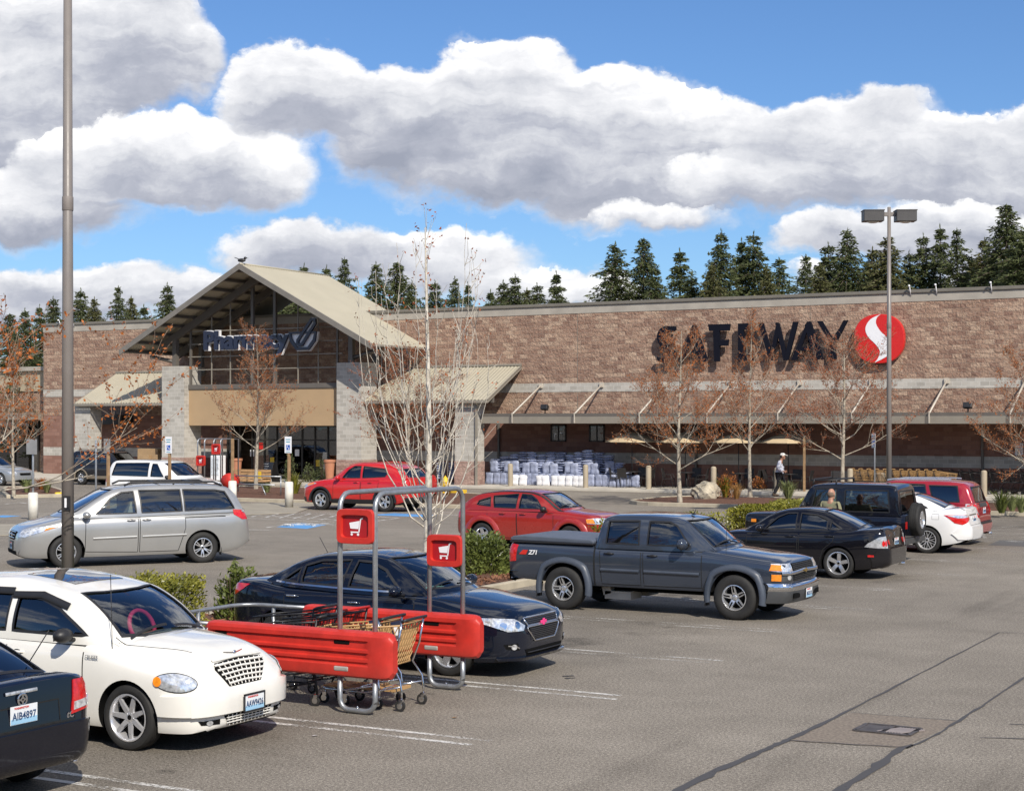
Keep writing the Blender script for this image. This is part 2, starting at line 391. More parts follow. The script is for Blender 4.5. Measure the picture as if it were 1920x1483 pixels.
DIRS = {'front': (-1, 0), 'rear': (1, 0)}
class Car:
    def __init__(s, name, label, cat, L, W, wb_x, tyre, body_m, top, bot, wid, crown=.03, **k):
        s.L = L; s.W = W; s.root = thing(name, label, cat); s.m = body_m; s.k = k
        s.axles = wb_x; s.tr, s.tw = tyre
        s.top, s.bot, s.wid, s.crown = top, bot, wid, crown
        s.arch_r = k.get('arch', s.tr+.06)
        s.lower()
        s.low_surf = Surf([s.lo])
    def X(s, xf): return s.L/2-xf
    def lower(s):
        L = s.L; xs = sorted(set([round(x, 4) for x in [0, .012, .03, .06, .1, .15, .22, .3, .4, .5]+[L-q for q in [0, .012, .03, .06, .1, .15, .22, .3, .4, .5]]+[.5+(L-1)*i/26 for i in range(27)]]))
        dr = s.k.get('drop', .0); sl = s.k.get('lean', 0.)
        rows = []
        for x in xs:
            zt, zb, w_, c = interp(s.top, x), interp(s.bot, x), interp(s.wid, x), interp(s.crown, x)
            h = zt-zb; dd = interp(dr, x)
            base = [(0, zb), (.55*w_, zb), (.88*w_, zb+.01), (.945*w_, zb+.045), (.975*w_, zb+.2*h), (.995*w_, zb+.42*h), (w_, zb+.6*h), (.992*w_, zb+.76*h-dd*.3), (.97*w_, zb+.88*h-dd*.6), (.93*w_, zb+.95*h-dd*.85), (.87*w_, zb+.985*h-dd*.9), (.7*w_, zt+c*.42-dd*.45), (.4*w_, zt+c*.85), (0, zt+c)]
            rows.append([(x, y, z) for y, z in spline(base, 2)])
        n = len(rows[0]); mb = MB(); V_ = []
        for r in rows:
            V_ += [(s.X(x), y, z) for x, y, z in r]+[(s.X(x), -y, z) for x, y, z in r[-2:0:-1]]
        m = 2*n-2; F_ = []
        for i in range(len(rows)-1):
            for k in range(m): F_.append((i*m+k, (i+1)*m+k, (i+1)*m+(k+1) % m, i*m+(k+1) % m))
        F_.append(tuple(range(m))); F_.append(tuple((len(rows)-1)*m+k for k in range(m))[::-1])
        mb.add(V_, F_, 0, True)
        s.lo = mb.build('body', [s.m, M_DARK], s.root)
        bm = bmesh.new(); bm.from_mesh(s.lo.data); bmesh.ops.recalc_face_normals(bm, faces=bm.faces); bm.to_mesh(s.lo.data); bm.free()
    def cabin(s, roof, belt, wb, tum=.16, rr=.09, crown=.035, kf=.14, kr=.08, xt0=None, xt1=None, tub=True, mat_=None, name='roof', thick=.032):
        """roof: (xf, z) from the foot of the windscreen to the foot of the rear window"""
        s.belt = belt; s.roofl = roof; x0, x1 = roof[0][0], roof[-1][0]; xt0 = xt0 or x0+.6; xt1 = xt1 or x1-.5
        xs = sorted(set([round(x0+(x1-x0)*(.5-.5*math.cos(math.pi*i/34)), 4) for i in range(35)]+[round(p[0], 4) for p in roof]))
        Hm = max(z for _, z in roof)-interp(belt, (x0+x1)/2); rows = []
        for x in xs:
            zr = interp(roof, x); zb = interp(belt, x)-.03; h = max(zr-zb, .012); w_ = interp(wb, x)
            r_ = min(rr, h*.45); T = interp(tum, x) if hasattr(tum, '__len__') else tum
            f = min(1, h/Hm); yc = w_-T*f*(1-.15*f*0)
            c = crown*min(1, h/.25)
            base = [(w_, zb), (w_-T*f*.12, zb+(h-r_)*.28), (w_-T*f*.40, zb+(h-r_)*.62), (yc+.012, zr-r_), (yc-.02, zr-r_*.45), (yc-r_*.75, zr-r_*.08), (yc*.72, zr+c*.45), (yc*.38, zr+c*.85), (0, zr+c)]
            a = max(0, 1-(x-x0)/(xt0-x0)); b = max(0, 1-(x1-x)/(x1-xt1)); a = a*(2-a); b = b*(2-b)
            rows.append([(x+(kf*a-kr*b)*(y/w_)**2, y, z) for y, z in spline(base, 2)])
        n = len(rows[0]); V_ = []
        for r in rows: V_ += [(s.X(x), y, z) for x, y, z in r]+[(s.X(x), -y, z) for x, y, z in r[-2::-1]]
        m = 2*n-1; F_ = [(i*m+k, (i+1)*m+k, (i+1)*m+k+1, i*m+k+1) for i in range(len(rows)-1) for k in range(m-1)]
        mb = MB(); mb.add(V_, F_, 0, True); s.ca = mb.build(name, [mat_ or s.m, M_BLK], s.root)
        bm = bmesh.new(); bm.from_mesh(s.ca.data); bmesh.ops.recalc_face_normals(bm, faces=bm.faces)
        up = max(bm.faces, key=lambda f_: f_.calc_center_median().z)
        if up.normal.z < 0: bmesh.ops.reverse_faces(bm, faces=bm.faces)
        bm.to_mesh(s.ca.data); bm.free()
        s.cab_surf = Surf([s.ca]); s.surf = Surf([s.lo, s.ca])
        so = s.ca.modifiers.new('s', 'SOLIDIFY'); so.thickness = thick; so.offset = -1; so.material_offset = 1; so.use_rim = True
        s.x0, s.x1 = x0, x1; s.wbt = wb
        s.do_tub = tub
    def apply(s, o):
        me = bpy.data.meshes.new_from_object(o.evaluated_get(bpy.context.evaluated_depsgraph_get()))
        if len(me.polygons) > 10:
            old = o.data; o.modifiers.clear(); o.data = me; bpy.data.meshes.remove(old)
        else: o.modifiers.clear()
    def cut_low(s):
        c = MB(); w_ = s.W/2; Ra = s.arch_r; din = s.k.get('well', .36)
        for ax in s.axles:
            for sg in (1, -1):
                c.cyl((s.X(ax), sg*(w_-din), s.tr), (s.X(ax), sg*(w_+.3), s.tr), Ra, n=40)
        tubs = []
        if s.do_tub:
            a, b = s.x0+s.k.get('tub0', .42), s.x1-s.k.get('tub1', .30); wt = interp(s.wbt, (a+b)/2)-.07
            tubs.append((s.X(b), s.X(a), wt, .42, 3.))
        for q in s.k.get('beds', []): tubs.append((s.X(q[1]), s.X(q[0]), q[2], q[3], 3.))
        for (xa, xb, wt, z0, z1) in tubs: c.box(((xa+xb)/2, 0, (z0+z1)/2), (xb-xa, 2*wt, z1-z0))
        cut = c.build('cut', [M_DARK]); bm = bmesh.new(); bm.from_mesh(cut.data); bmesh.ops.recalc_face_normals(bm, faces=bm.faces); bm.to_mesh(cut.data); bm.free()
        b = s.lo.modifiers.new('b', 'BOOLEAN'); b.operation = 'DIFFERENCE'; b.solver = 'EXACT'; b.object = cut
        s.apply(s.lo); bpy.data.objects.remove(cut)
        for p in s.lo.data.polygons:
            ce = p.center; k = 0
            for ax in s.axles:
                if math.hypot(ce.x-s.X(ax), ce.z-s.tr) < Ra+.004 and abs(ce.y) > w_-din-.01 and not (abs(ce.y) > w_*.5 and abs(p.normal.y) > .9 and abs(ce.y) > w_-din+.03): k = 1
            for (xa, xb, wt, z0, z1) in tubs:
                if xa-.004 < ce.x < xb+.004 and abs(ce.y) < wt+.004 and ce.z > z0-.004: k = 1
            if p.normal.z < -.7 and ce.z < .5: k = 1
            p.material_index = k
        s.lo.data.set_sharp_from_angle(angle=R(38))
    def holes(s, wins):
        """wins: list of (name, glass, axis, polygon); cuts the shell and hangs the panes"""
        c = MB()
        for (nm, gl, ax, poly) in wins:
            if ax == 'side': c.prism([(s.X(x), z) for x, z in poly], -1.6, 1.6, 'xz')
            elif ax == 'top': c.prism([(s.X(x), y) for x, y in poly], .55, 3, 'xy')
            elif ax == 'rear': c.prism([(y, z) for y, z in poly], -s.L, s.X(s.x1-.75), 'yz')
        cut = c.build('cut', [M_BLK]); bm = bmesh.new(); bm.from_mesh(cut.data); bmesh.ops.recalc_face_normals(bm, faces=bm.faces); bm.to_mesh(cut.data); bm.free()
        b = s.ca.modifiers.new('b', 'BOOLEAN'); b.operation = 'DIFFERENCE'; b.solver = 'EXACT'; b.use_self = True; b.object = cut
        s.apply(s.ca); bpy.data.objects.remove(cut)
        s.ca.data.set_sharp_from_angle(angle=R(40))
        for (nm, gl, ax, poly) in wins:
            cx_ = sum(p[0] for p in poly)/len(poly); cz_ = sum(p[1] for p in poly)/len(poly)
            gp = [(cx_+(a-cx_)*1.0+.012*(1 if a > cx_ else -1), cz_+(b_-cz_)+.012*(1 if b_ > cz_ else -1)) for a, b_ in poly]
            if ax == 'side':
                for sg in (1, -1): s.patch(nm, gl, [(x, sg*.5, z) for x, z in gp], 'side', off=-.014, mirror=False, skirt=0, surf=s.cab_surf, sg=sg, cell=.12)
                if s.k.get('trim', True):
                    for sg in (1, -1): s.line('window_trim', s.k.get('trim_m', M_BLK), [(x, sg*.5, z) for x, z in poly], 'side', s.k.get('trim_w', .03), True, .003, surf=s.cab_surf, sg=sg)
            elif ax == 'top':
                s.patch(nm, gl, [(x, y, 1) for x, y in gp], 'top', off=-.010, skirt=0, surf=s.cab_surf, cell=.12)
                s.line('window_trim', M_BLK, [(x, y, 1) for x, y in poly], 'top', .032, True, .003, surf=s.cab_surf)
            else:
                s.patch(nm, gl, [(s.L, y, z) for y, z in gp], 'rear', off=-.010, skirt=0, surf=s.cab_surf, cell=.12)
                s.line('window_trim', M_BLK, [(s.L, y, z) for y, z in poly], 'rear', .032, True, .003, surf=s.cab_surf)
    def dirv(s, d, sg=1):
        if d == 'side': return Vector((0, -sg, 0))
        if d == 'top': return Vector((0, 0, -1))
        if d == 'front': return Vector((-1, 0, 0))
        if d == 'rear': return Vector((1, 0, 0))
        a = R(d); return Vector((-math.cos(a), -sg*math.sin(a), 0))  # number: degrees round from the nose
    def frame(s, d):
        if abs(d.z) > .9: return Vector((1, 0, 0)), Vector((0, 1, 0))
        z = Vector((0, 0, 1)); return z.cross(d).normalized(), z
    def patch(s, name, m, pts, d, off=.004, cell=.07, skirt=.012, mirror=False, surf=None, sg=1, parent=None, smooth=True):
        out = []
        for q in ((1, -1) if mirror else (sg,)):
            P3 = [Vector((s.X(x), y*(q if mirror else 1), z)) for x, y, z in pts]
            dv = s.dirv(d, q); e1, e2 = s.frame(dv); sf = surf or s.surf
            c2 = [(p.dot(e1), p.dot(e2)) for p in P3]; depth = P3[0].dot(dv)
            bm = bmesh.new(); vs_ = [bm.verts.new((a, b, 0)) for a, b in c2]
            try: bm.faces.new(vs_)
            except Exception: bm.free(); continue
            for ax in (0, 1):
                lo, hi = min(p[ax] for p in c2), max(p[ax] for p in c2); k = max(1, int(math.ceil((hi-lo)/cell)))
                for i in range(1, k):
                    co = [0, 0, 0]; co[ax] = lo+(hi-lo)*i/k; no = [0, 0, 0]; no[ax] = 1
                    bmesh.ops.bisect_plane(bm, geom=bm.verts[:]+bm.edges[:]+bm.faces[:], plane_co=co, plane_no=no, dist=1e-5)
            bmesh.ops.triangulate(bm, faces=[f for f in bm.faces if len(f.verts) > 4])
            nrm = {}
            for v in bm.verts:
                h, n_ = sf.hit(e1*v.co.x+e2*v.co.y+dv*depth, dv)
                v.co = h+n_*off; nrm[v] = n_
            bm.normal_update()
            if sum(f.normal.dot(dv)*f.calc_area() for f in bm.faces) > 0: bmesh.ops.reverse_faces(bm, faces=bm.faces)
            bm.verts.index_update(); nl = [nrm[v] for v in bm.verts]
            for f in bm.faces: f.smooth = True
            if skirt:
                be = [e for e in bm.edges if e.is_boundary]
                r = bmesh.ops.extrude_edge_only(bm, edges=be)
                nv = [g for g in r['geom'] if isinstance(g, bmesh.types.BMVert)]
                for v in nv:
                    src = [e.other_vert(v) for e in v.link_edges if e.other_vert(v) in nrm]
                    n_ = nrm[src[0]] if src else -dv
                    v.co -= n_*(skirt+off)
            me = bpy.data.meshes.new(name); bm.verts.index_update(); bm.to_mesh(me); nb = len(me.vertices); bm.free()
            me.materials.append(m)
            if not skirt: me.normals_split_custom_set_from_vertices(nl)
            else: me.set_sharp_from_angle(angle=R(50))
            o = bpy.data.objects.new(name, me); COL.objects.link(o); setpar(o, parent or s.root); out.append(o)
        return out if len(out) != 1 else out[0]
    def line(s, name, m, pts, d, width, closed=False, off=.002, surf=None, sg=1, parent=None, mirror=False, step=.06, build=True, mb=None, thick=0.):
        res = []
        for q in ((1, -1) if mirror else (sg,)):
            P3 = [Vector((s.X(x), y*(q if mirror else 1), z)) for x, y, z in pts]; N = len(P3)
            dv = s.dirv(d, q); e1, e2 = s.frame(dv); sf = surf or s.surf
            segs = range(N if closed else N-1); path = []
            for i in segs:
                a, b = P3[i], P3[(i+1) % N]; k = max(1, int((b-a).length/step))
                path += [a.lerp(b, j/k) for j in range(k)]
            if not closed: path.append(P3[-1])
            M_ = mb or MB(); V_ = []; n = len(path)
            for i, p in enumerate(path):
                a = path[(i-1) % n] if closed or i else p; b = path[(i+1) % n] if closed or i < n-1 else p
                tn = (b-a); tn = (tn-dv*tn.dot(dv)); tn = tn.normalized() if tn.length > 1e-7 else e1
                sd = dv.cross(tn)
                for k in (-.5, .5):
                    h, nn = sf.hit(p+sd*width*k, dv); V_.append(h+nn*off)
                if thick:
                    for k in (-.42, .42):
                        h, nn = sf.hit(p+sd*width*k, dv); V_.append(h+nn*(off+thick))
            F_ = []; st = 4 if thick else 2
            for i in range(n if closed else n-1):
                j = (i+1) % n; a, b = i*st, j*st
                if thick: F_ += [(a+2, b+2, b+3, a+3), (a, b, b+2, a+2), (a+3, b+3, b+1, a+1)]
                else: F_.append((a, b, b+1, a+1))
            M_.add(V_, F_, 0, True)
            if build and mb is None:
                o = M_.build(name, [m], parent or s.root)
                res.append(o)
        return res if len(res) != 1 else res[0]
    def doors(s, polys, handles=(), hm=None, seam=.012):
        """polys: lower-body door outlines in (xf, z), closed at the belt"""
        for i, poly in enumerate(polys):
            for sg in (1, -1):
                s.line('door_gap', M_SEAM, [(x, sg*.5, z) for x, z in poly], 'side', seam+.005, True, .0018, surf=s.low_surf, sg=sg)
                dcx = sum(p[0] for p in poly)/len(poly); dcz = sum(p[1] for p in poly)/len(poly)
                inn = [(x-seam*.5*(1 if x > dcx else -1), z-seam*.5*(1 if z > dcz else -1)) for x, z in poly]
                d_ = s.patch('door', s.m, [(x, sg*.5, z) for x, z in inn], 'side', off=.0035, sg=sg, surf=s.low_surf, skirt=.004)
                if i < len(handles):
                    hx, hz = handles[i]; h, n_ = s.low_surf.hit(Vector((s.X(hx), sg*.5, hz)), Vector((0, -sg, 0)))
                    mb = MB(); y = h.y
                    mb.ball((s.X(hx), y-sg*.002, hz), (.06, .012, .03), 12, 1)
                    mb.tube([(s.X(hx)-.09, y+sg*.0, hz+.004), (s.X(hx)-.06, y+sg*.03, hz+.008), (s.X(hx)+.06, y+sg*.03, hz+.008), (s.X(hx)+.09, y, hz+.004)], .013, 8)
                    mb.build('door_handle', [hm or s.m, M_BLK], d_)
    def wheels(s, style, rr, rim_m=None, rot=0, off_y=.02, back=None, **k):
        tm = tyre_mesh(s.tr, s.tw, rr); rm = rim_mesh(style, rr, s.tw, rim_m or M_ALLOY, **k)
        for ax in s.axles:
            for sg in (1, -1):
                o = bpy.data.objects.new('wheel', tm); COL.objects.link(o); setpar(o, s.root)
                o.location = (s.X(ax), sg*(s.W/2-s.tw/2-off_y), s.tr); o.rotation_euler = (0, rnd.uniform(0, 6), 0 if sg > 0 else math.pi)
                if ax == s.axles[0] and s.k.get('steer'): o.rotation_euler[2] += R(s.k['steer'])
                q = bpy.data.objects.new('rim', rm); COL.objects.link(q); setpar(q, o)
    def mirrors(s, xf, z, y, m=None, size=(.09, .10, .075)):
        for sg in (1, -1):
            mb = MB(); c = (s.X(xf), sg*(y+.13), z+.03)
            mb.ball(c, size, 14); mb.tube([(s.X(xf)+.03, sg*(y-.03), z-.03), (s.X(xf), sg*(y+.1), z-.005)], .022, 8, 1)
            mb.add([(c[0]-size[0]*.55, c[1]-size[1]*.75, c[2]-size[2]*.7), (c[0]-size[0]*.55, c[1]+size[1]*.75, c[2]-size[2]*.7), (c[0]-size[0]*.55, c[1]+size[1]*.75, c[2]+size[2]*.7), (c[0]-size[0]*.55, c[1]-size[1]*.75, c[2]+size[2]*.7)], [(0, 1, 2, 3)], 2)
            mb.build('wing_mirror', [m or s.m, M_BLK, M_CHROME], s.root)
    def seats(s, xf, z, m=None, wheel=None, rows=2, wm=None, dz=0, right=True, gap=.88):
        mm = m or M_SEAT; z0 = z; zd = min(z0, interp(s.belt, xf-.6)+.03)
        for r in range(rows):
            for sg in (1, -1):
                x = s.X(xf+r*gap); mb = MB(); z = min(z0, interp(s.roofl, xf+r*gap+.05)-.60, interp(s.roofl, xf+r*gap+.28)-.50)
                t_ = Matrix.Rotation(R(-14), 4, 'Y')
                mb.box((x, sg*.37, z-.05), (.16, .46, .62), tilt=t_); mb.box((x+.27, sg*.37, z-.36), (.5, .46, .14))
                mb.box((x-.10, sg*.37, z+.38), (.10, .25, .17), tilt=t_)
                mb.tube([(x-.07, sg*.37-.05, z+.22), (x-.09, sg*.37-.05, z+.34)], .008, 6, 1); mb.tube([(x-.07, sg*.37+.05, z+.22), (x-.09, sg*.37+.05, z+.34)], .008, 6, 1)
                mb.build('seat', [mm, M_CHROME], s.root, bevel=.035, seg=3)
        z = zd-.04; d = MB(); xd = s.X(xf-.88); wd = interp(s.wbt, xf-.5)-.24
        d.prism([(xd-.1, z-.5), (xd+.5, z-.5), (xd+.38, z-.09), (xd+.1, z+.0), (xd-.08, z-.03)], -wd, wd, 'xz')
        d.build('dashboard', [M_BLK], s.root, bevel=.03)
        sw = MB(); c = Vector((xd-.28, .37, z+.02)); q = Matrix.Rotation(R(68), 3, 'Y')
        sw.tube([c+q @ Vector((.185*math.cos(a*.314), .185*math.sin(a*.314), 0)) for a in range(20)], .024 if wm else .017, 8, 0, True)
        sw.tube([c+q @ Vector((-.17, 0, 0)), c, c+q @ Vector((0, .17, 0)), c, c+q @ Vector((0, -.17, 0))], .014, 6, 1)
        sw.tube([c, (xd+.02, .37, z-.12)], .03, 8, 1)
        sw.build('steering_wheel', [wm or M_BLK, M_BLK], s.root)
    def plate(s, xf, z, rear, num, y=0, frame=None, tilt=0, surfed=True):
        x = s.X(xf); sg = -1 if rear else 1
        if surfed:
            h, n_ = s.surf.hit(Vector((x, y, z)), Vector((-sg, 0, 0))); x = h.x+sg*(.012 if surfed is True else surfed)
        root = MB()
        root.box((0, 0, 0), (.004, .305, .155)); root.box((.0026*sg, 0, -.052), (.002, .298, .045), m=1)
        o = root.build('license_plate', [M_PLATE_W, M_PLATE_B], s.root, (x, y, z), bevel=.0015)
        if tilt: o.rotation_euler = (0, R(tilt), 0)
        if frame is not None:
            f = MB()
            for a, b, c_, d_ in ((0, .085, .335, .018), (0, -.085, .335, .018), (.16, 0, .015, .18), (-.16, 0, .015, .18)): f.box((.001*sg, a, b), (.016, c_, d_))
            f.build('plate_frame', [frame], o, bevel=.003)
        T = Matrix(((0, 0, sg, .005*sg), (sg, 0, 0, 0), (0, 1, 0, 0), (0, 0, 0, 1)))
        def put(txt, size, yy, zz, mm, nm, wmax=9., **kk):
            t_ = text_mb(txt, size, .003, **kk); w__ = 2*max(p.x for p in t_.v); k_ = min(1, wmax/w__); t_.v = [Vector((p.x*k_, p.y, p.z)) for p in t_.v]; T2 = T.copy(); T2.translation = (.0055*sg, yy*sg, zz)
            g = MB(); g.M = T2; g.add(t_.v, t_.f, 0); g.build(nm, [mm], o)
        put(num, .088, 0, -.012, M_INK, 'plate_number', wmax=.268, offset=.0010, spacing=1.05)
        put('WASHINGTON', .024, -.03, .058, M_INKR, 'plate_state')
        return o
    def finish(s, loc, heading, scale=1.):
        s.root.location = loc; s.root.rotation_euler = (0, 0, heading); s.root.scale = (scale,)*3
        return s.root

_tm = {}
def tyre_mesh(r, w_, rr):
    k = ('t', r, w_, rr)
    if k not in _tm:
        h = w_/2; s_ = r-rr
        pr = [(rr-.012, -h*.62), (rr+.004, -h*.84), (rr+s_*.25, -h*.97), (rr+s_*.55, -h*1.0), (rr+s_*.82, -h*.92), (r-.008, -h*.78), (r, -h*.66), (r, -h*.42), (r-.007, -h*.40), (r-.007, -h*.36), (r, -h*.34), (r, -h*.04), (r-.007, -h*.02)]
        pr = pr+[(a, -b) for a, b in pr[::-1]]
        mb = MB(); mb.lathe(pr, 44, axis='y'); _tm[k] = mb.mesh('wheel', [M_TYRE])
        _tm[k].set_sharp_from_angle(angle=R(35))
    return _tm[k]
def rim_mesh(style, r, w_, m, n=5, sw=.055, **k_):
    k = (style, r, w_, m.name, n, sw)
    if k in _tm: return _tm[k]
    mb = MB(); h = w_/2; o = h*.80
    mb.lathe([(r, h*.88), (r+.004, h*.93), (r-.010, h*.95), (r-.022, h*.80), (r-.034, h*.2), (r-.036, -h*.7)], 44, axis='y')
    mb.lathe([(.0, h*.05), (r-.035, h*.05)], 30, axis='y', m=1)
    mb.lathe([(.0, h*.14), (r*.55, h*.14), (r*.57, h*.06)], 30, axis='y', m=2)
    def spoke(a, w0, w1, r0=.045, r1=None, y0=None, y1=None, tw=0., t=.022, mm=0):
        r1 = r1 or r-.018; y0 = h*.62 if y0 is None else y0; y1 = h*.80 if y1 is None else y1; V_ = []
        N = 5
        for i in range(N+1):
            f = i/N; q = r0+(r1-r0)*f; wd = (w0+(w1-w0)*f)/2; y = y0+(y1-y0)*f+math.sin(f*math.pi)*.006
            an = a+tw*f; c, s_ = math.cos(an), math.sin(an)
            for (dw, dy) in ((-wd, -t), (-wd*.82, 0), (wd*.82, 0), (wd, -t)):
                V_.append((q*c-dw*s_, y+dy, q*s_+dw*c))
        F_ = [(i*4+j, i*4+j+1, (i+1)*4+j+1, (i+1)*4+j) for i in range(N) for j in range(3)]
        mb.add(V_, F_, mm)
    for i in range(n):
        a = 2*math.pi*i/n+.1
        if style == 'plain': spoke(a, sw*1.15, sw*1.25)
        elif style == 'wide': spoke(a, sw*1.5, sw*.95); spoke(a, sw*.3, sw*.3, t=.03, y0=h*.55, y1=h*.7, mm=1)
        elif style == 'twin':
            spoke(a-.13, sw*.55, sw*.5, tw=-.03); spoke(a+.13, sw*.55, sw*.5, tw=.03)
        elif style == 'vee':
            spoke(a, sw*.5, sw*.4, tw=.23); spoke(a, sw*.5, sw*.4, tw=-.23)
        elif style == 'swirl': spoke(a, sw*.8, sw*.65, tw=.35); spoke(a+.1, sw*.25, sw*.25, tw=.35, mm=1)
        elif style == 'block':
            spoke(a, sw*1.7, sw*1.35, r0=.05); spoke(a, sw*.7, sw*.4, r0=r*.4, y0=h*.7, y1=h*.84, mm=1)
    mb.lathe([(0, h*.66), (r*.17, h*.66), (r*.23, h*.60), (r*.26, h*.44)], 20, axis='y')
    mb.lathe([(0, h*.69), (r*.10, h*.685), (r*.115, h*.65)], 16, axis='y', m=1 if style not in ('block',) else 0)
    for i in range(5):
        a = 2*math.pi*i/5+.4; mb.cyl((r*.18*math.cos(a)*1.05, h*.55, r*.18*math.sin(a)*1.05), (r*.18*math.cos(a)*1.05, h*.67, r*.18*math.sin(a)*1.05), .008, n=6)
    _tm[k] = mb.mesh('rim', [m, M_DARK, M_GUN]); _tm[k].set_sharp_from_angle(angle=R(35)); return _tm[k]
def mirr(poly): return poly+[(x, -y) for x, y in poly[::-1]]
def flip(pts): return [(x, -y, z) for x, y, z in pts]
PI = math.pi
def ws(xb, yb, xt, yt, kb=.11, kt=.06):
    a = [(xb, 0), (xb+kb*.22, yb*.5), (xb+kb, yb)]; b = [(xt+kt, yt), (xt+kt*.25, yt*.5), (xt, 0)]
    pos = a+b
    return pos+[(x, -y) for x, y in (b[:2][::-1]+a[1:][::-1])][0:0]+[(x, -y) for x, y in [b[1], b[0], a[2], a[1]]]
def oval(c, a, b, n=14, ax='yz', sq=1.0, rot=0):
    out = []
    for i in range(n):
        t_ = 2*PI*i/n; ct, st = math.cos(t_), math.sin(t_)
        p = a*math.copysign(abs(ct)**sq, ct); q = b*math.copysign(abs(st)**sq, st)
        p, q = p*math.cos(rot)-q*math.sin(rot), p*math.sin(rot)+q*math.cos(rot)
        out.append((c[0], c[1]+p, c[2]+q) if ax == 'yz' else (c[0]+p, c[1], c[2]+q))
    return out
def band(y, z0, z1, x=0.): return [(x, -y, z0), (x, y, z0), (x, y, z1), (x, -y, z1)]

# ---- white retro hatchback
def retro_hatch():
    p = paint('white_paint', (.79, .77, .715), dirt=.10, rough=.22)
    c = Car('parked_car', 'white retro hatchback with glass sunroof parked beside the red cart corral', 'car', 4.29, 1.72, (.84, 3.45), (.325, .215), p,
        [(0, .52), (.03, .60), (.09, .74), (.17, .84), (.3, .90), (.5, .94), (.75, .975), (1.0, 1.01), (1.6, 1.035), (3.7, 1.05), (4.0, 1.03), (4.15, .97), (4.24, .8), (4.29, .55)],
        [(0, .26), (.05, .21), (.2, .18), (.6, .18), (3.7, .2), (4.1, .23), (4.24, .3), (4.29, .38)],
        [(0, .40), (.02, .52), (.06, .63), (.13, .72), (.25, .79), (.45, .84), (.8, .86), (3.6, .86), (3.95, .84), (4.15, .78), (4.25, .68), (4.29, .55)],
        crown=[(0, .0), (.15, .07), (.5, .10), (1.1, .07), (1.4, .02)], drop=[(0, 0), (.1, .05), (.35, .10), (.9, .08), (1.2, .02), (1.4, 0)], arch=.375)
    c.cabin([(.86, 1.01), (1.1, 1.175), (1.4, 1.345), (1.72, 1.465), (2.2, 1.555), (2.75, 1.60), (3.2, 1.585), (3.5, 1.54), (3.78, 1.45), (3.98, 1.30), (4.12, 1.06)], 1.03,
        [(.86, .68), (1.3, .80), (2, .815), (3.4, .80), (4.1, .72)], tum=.155, xt0=1.75, xt1=3.7, crown=.035, kf=.22)
    c.cut_low()
    c.holes([('windscreen', M_GL_CLEAR, 'top', ws(.93, .60, 1.64, .52, .19, .10)),
             ('side_window', M_GL_MID, 'side', [(1.42, 1.09), (2.43, 1.09), (2.43, 1.45), (2.1, 1.42), (1.85, 1.34), (1.60, 1.20)]),
             ('side_window', M_GL_TINT, 'side', [(2.53, 1.09), (3.3, 1.10), (3.36, 1.40), (3.25, 1.44), (2.53, 1.48)]),
             ('quarter_window', M_GL_TINT, 'side', [(3.44, 1.12), (3.84, 1.15), (3.72, 1.34), (3.46, 1.41)])])
    c.patch('sunroof', M_SUNROOF, [(1.98, -.36, 2), (2.66, -.36, 2), (2.66, .36, 2), (1.98, .36, 2)], 'top', off=.006)
    for a, b, z in ((1.72, 2.5, 1.455), (2.5, 3.3, 1.475)):   # dark visors over the doors
        c.line('window_visor', M_BLK, [(a, -.5, z-.10 if a < 2 else z+.005), ((a+b)/2, -.5, z), (b, -.5, z-.012)], 'side', .07, off=.012, sg=-1, thick=.01)
        c.line('window_visor', M_BLK, [(a, .5, z-.10 if a < 2 else z+.005), ((a+b)/2, .5, z), (b, .5, z-.012)], 'side', .07, off=.012, sg=1, thick=.01)
    c.doors([[(1.40, .36), (1.62, .30), (2.47, .29), (2.48, 1.0), (1.42, .99)], [(2.5, .29), (3.02, .30), (3.12, .66), (3.36, .80), (3.38, 1.0), (2.5, 1.0)]], [(2.32, .88), (3.2, .90)])
    # hood seam, bumper, grille
    c.line('hood_gap', M_SEAM, [(.34, .45, 1), (.8, .57, 1), (1.15, .66, 1)], 'top', .008, mirror=True)
    c.patch('bumper', p, [(0, -.71, .375), (0, .71, .375), (0, .72, .5), (0, .71, .585), (0, .45, .60), (0, -.45, .60), (0, -.71, .585), (0, -.72, .5)], 'front', off=.055, skirt=.05, cell=.06)
    c.patch('bumper', p, [(.10, .66, .378), (.41, .85, .385), (.44, .85, .47), (.40, .85, .575), (.10, .66, .588)], 55, off=.051, skirt=.05, mirror=True)
    g = c.patch('grille', M_DARK, [(0, -.25, .615), (0, .25, .615), (0, .39, .79), (0, .36, .85), (0, 0, .875), (0, -.36, .85), (0, -.39, .79)], 'front', off=.004)
    mb = MB()
    for z in (.645, .69, .735, .78, .825, .868):
        h = .25+(z-.63)*.78; h = min(h, .385)
        c.line('g', p, [(0, -h, z-.0), (0, 0, z+.012), (0, h, z)], 'front', .020, off=.006, thick=.012, mb=mb)
    for i in range(-4, 5): c.line('g', p, [(0, i*.056, .62), (0, i*.083, .86-.004*abs(i))], 'front', .008, off=.006, thick=.006, mb=mb)
    mb.build('grille_bar', [p], g)
    lg = c.patch('lower_grille', M_DARK, [(0, -.30, .25), (0, .30, .25), (0, .38, .35), (0, -.38, .35)], 'front', off=.006)
    mb = MB()
    for z in (.275, .30, .325): c.line('g', p, band(.35, z, z)[:2], 'front', .010, off=.008, thick=.008, mb=mb)
    for i in range(-5, 6): c.line('g', p, [(0, i*.058, .25), (0, i*.064, .35)], 'front', .010, off=.008, thick=.006, mb=mb)
    mb.build('grille_bar', [p], lg)
    c.patch('headlight', M_WHT_L, oval((.32, .72, .70), .33, .080, 24, rot=.05), 52, off=.014, mirror=True, skirt=.02)
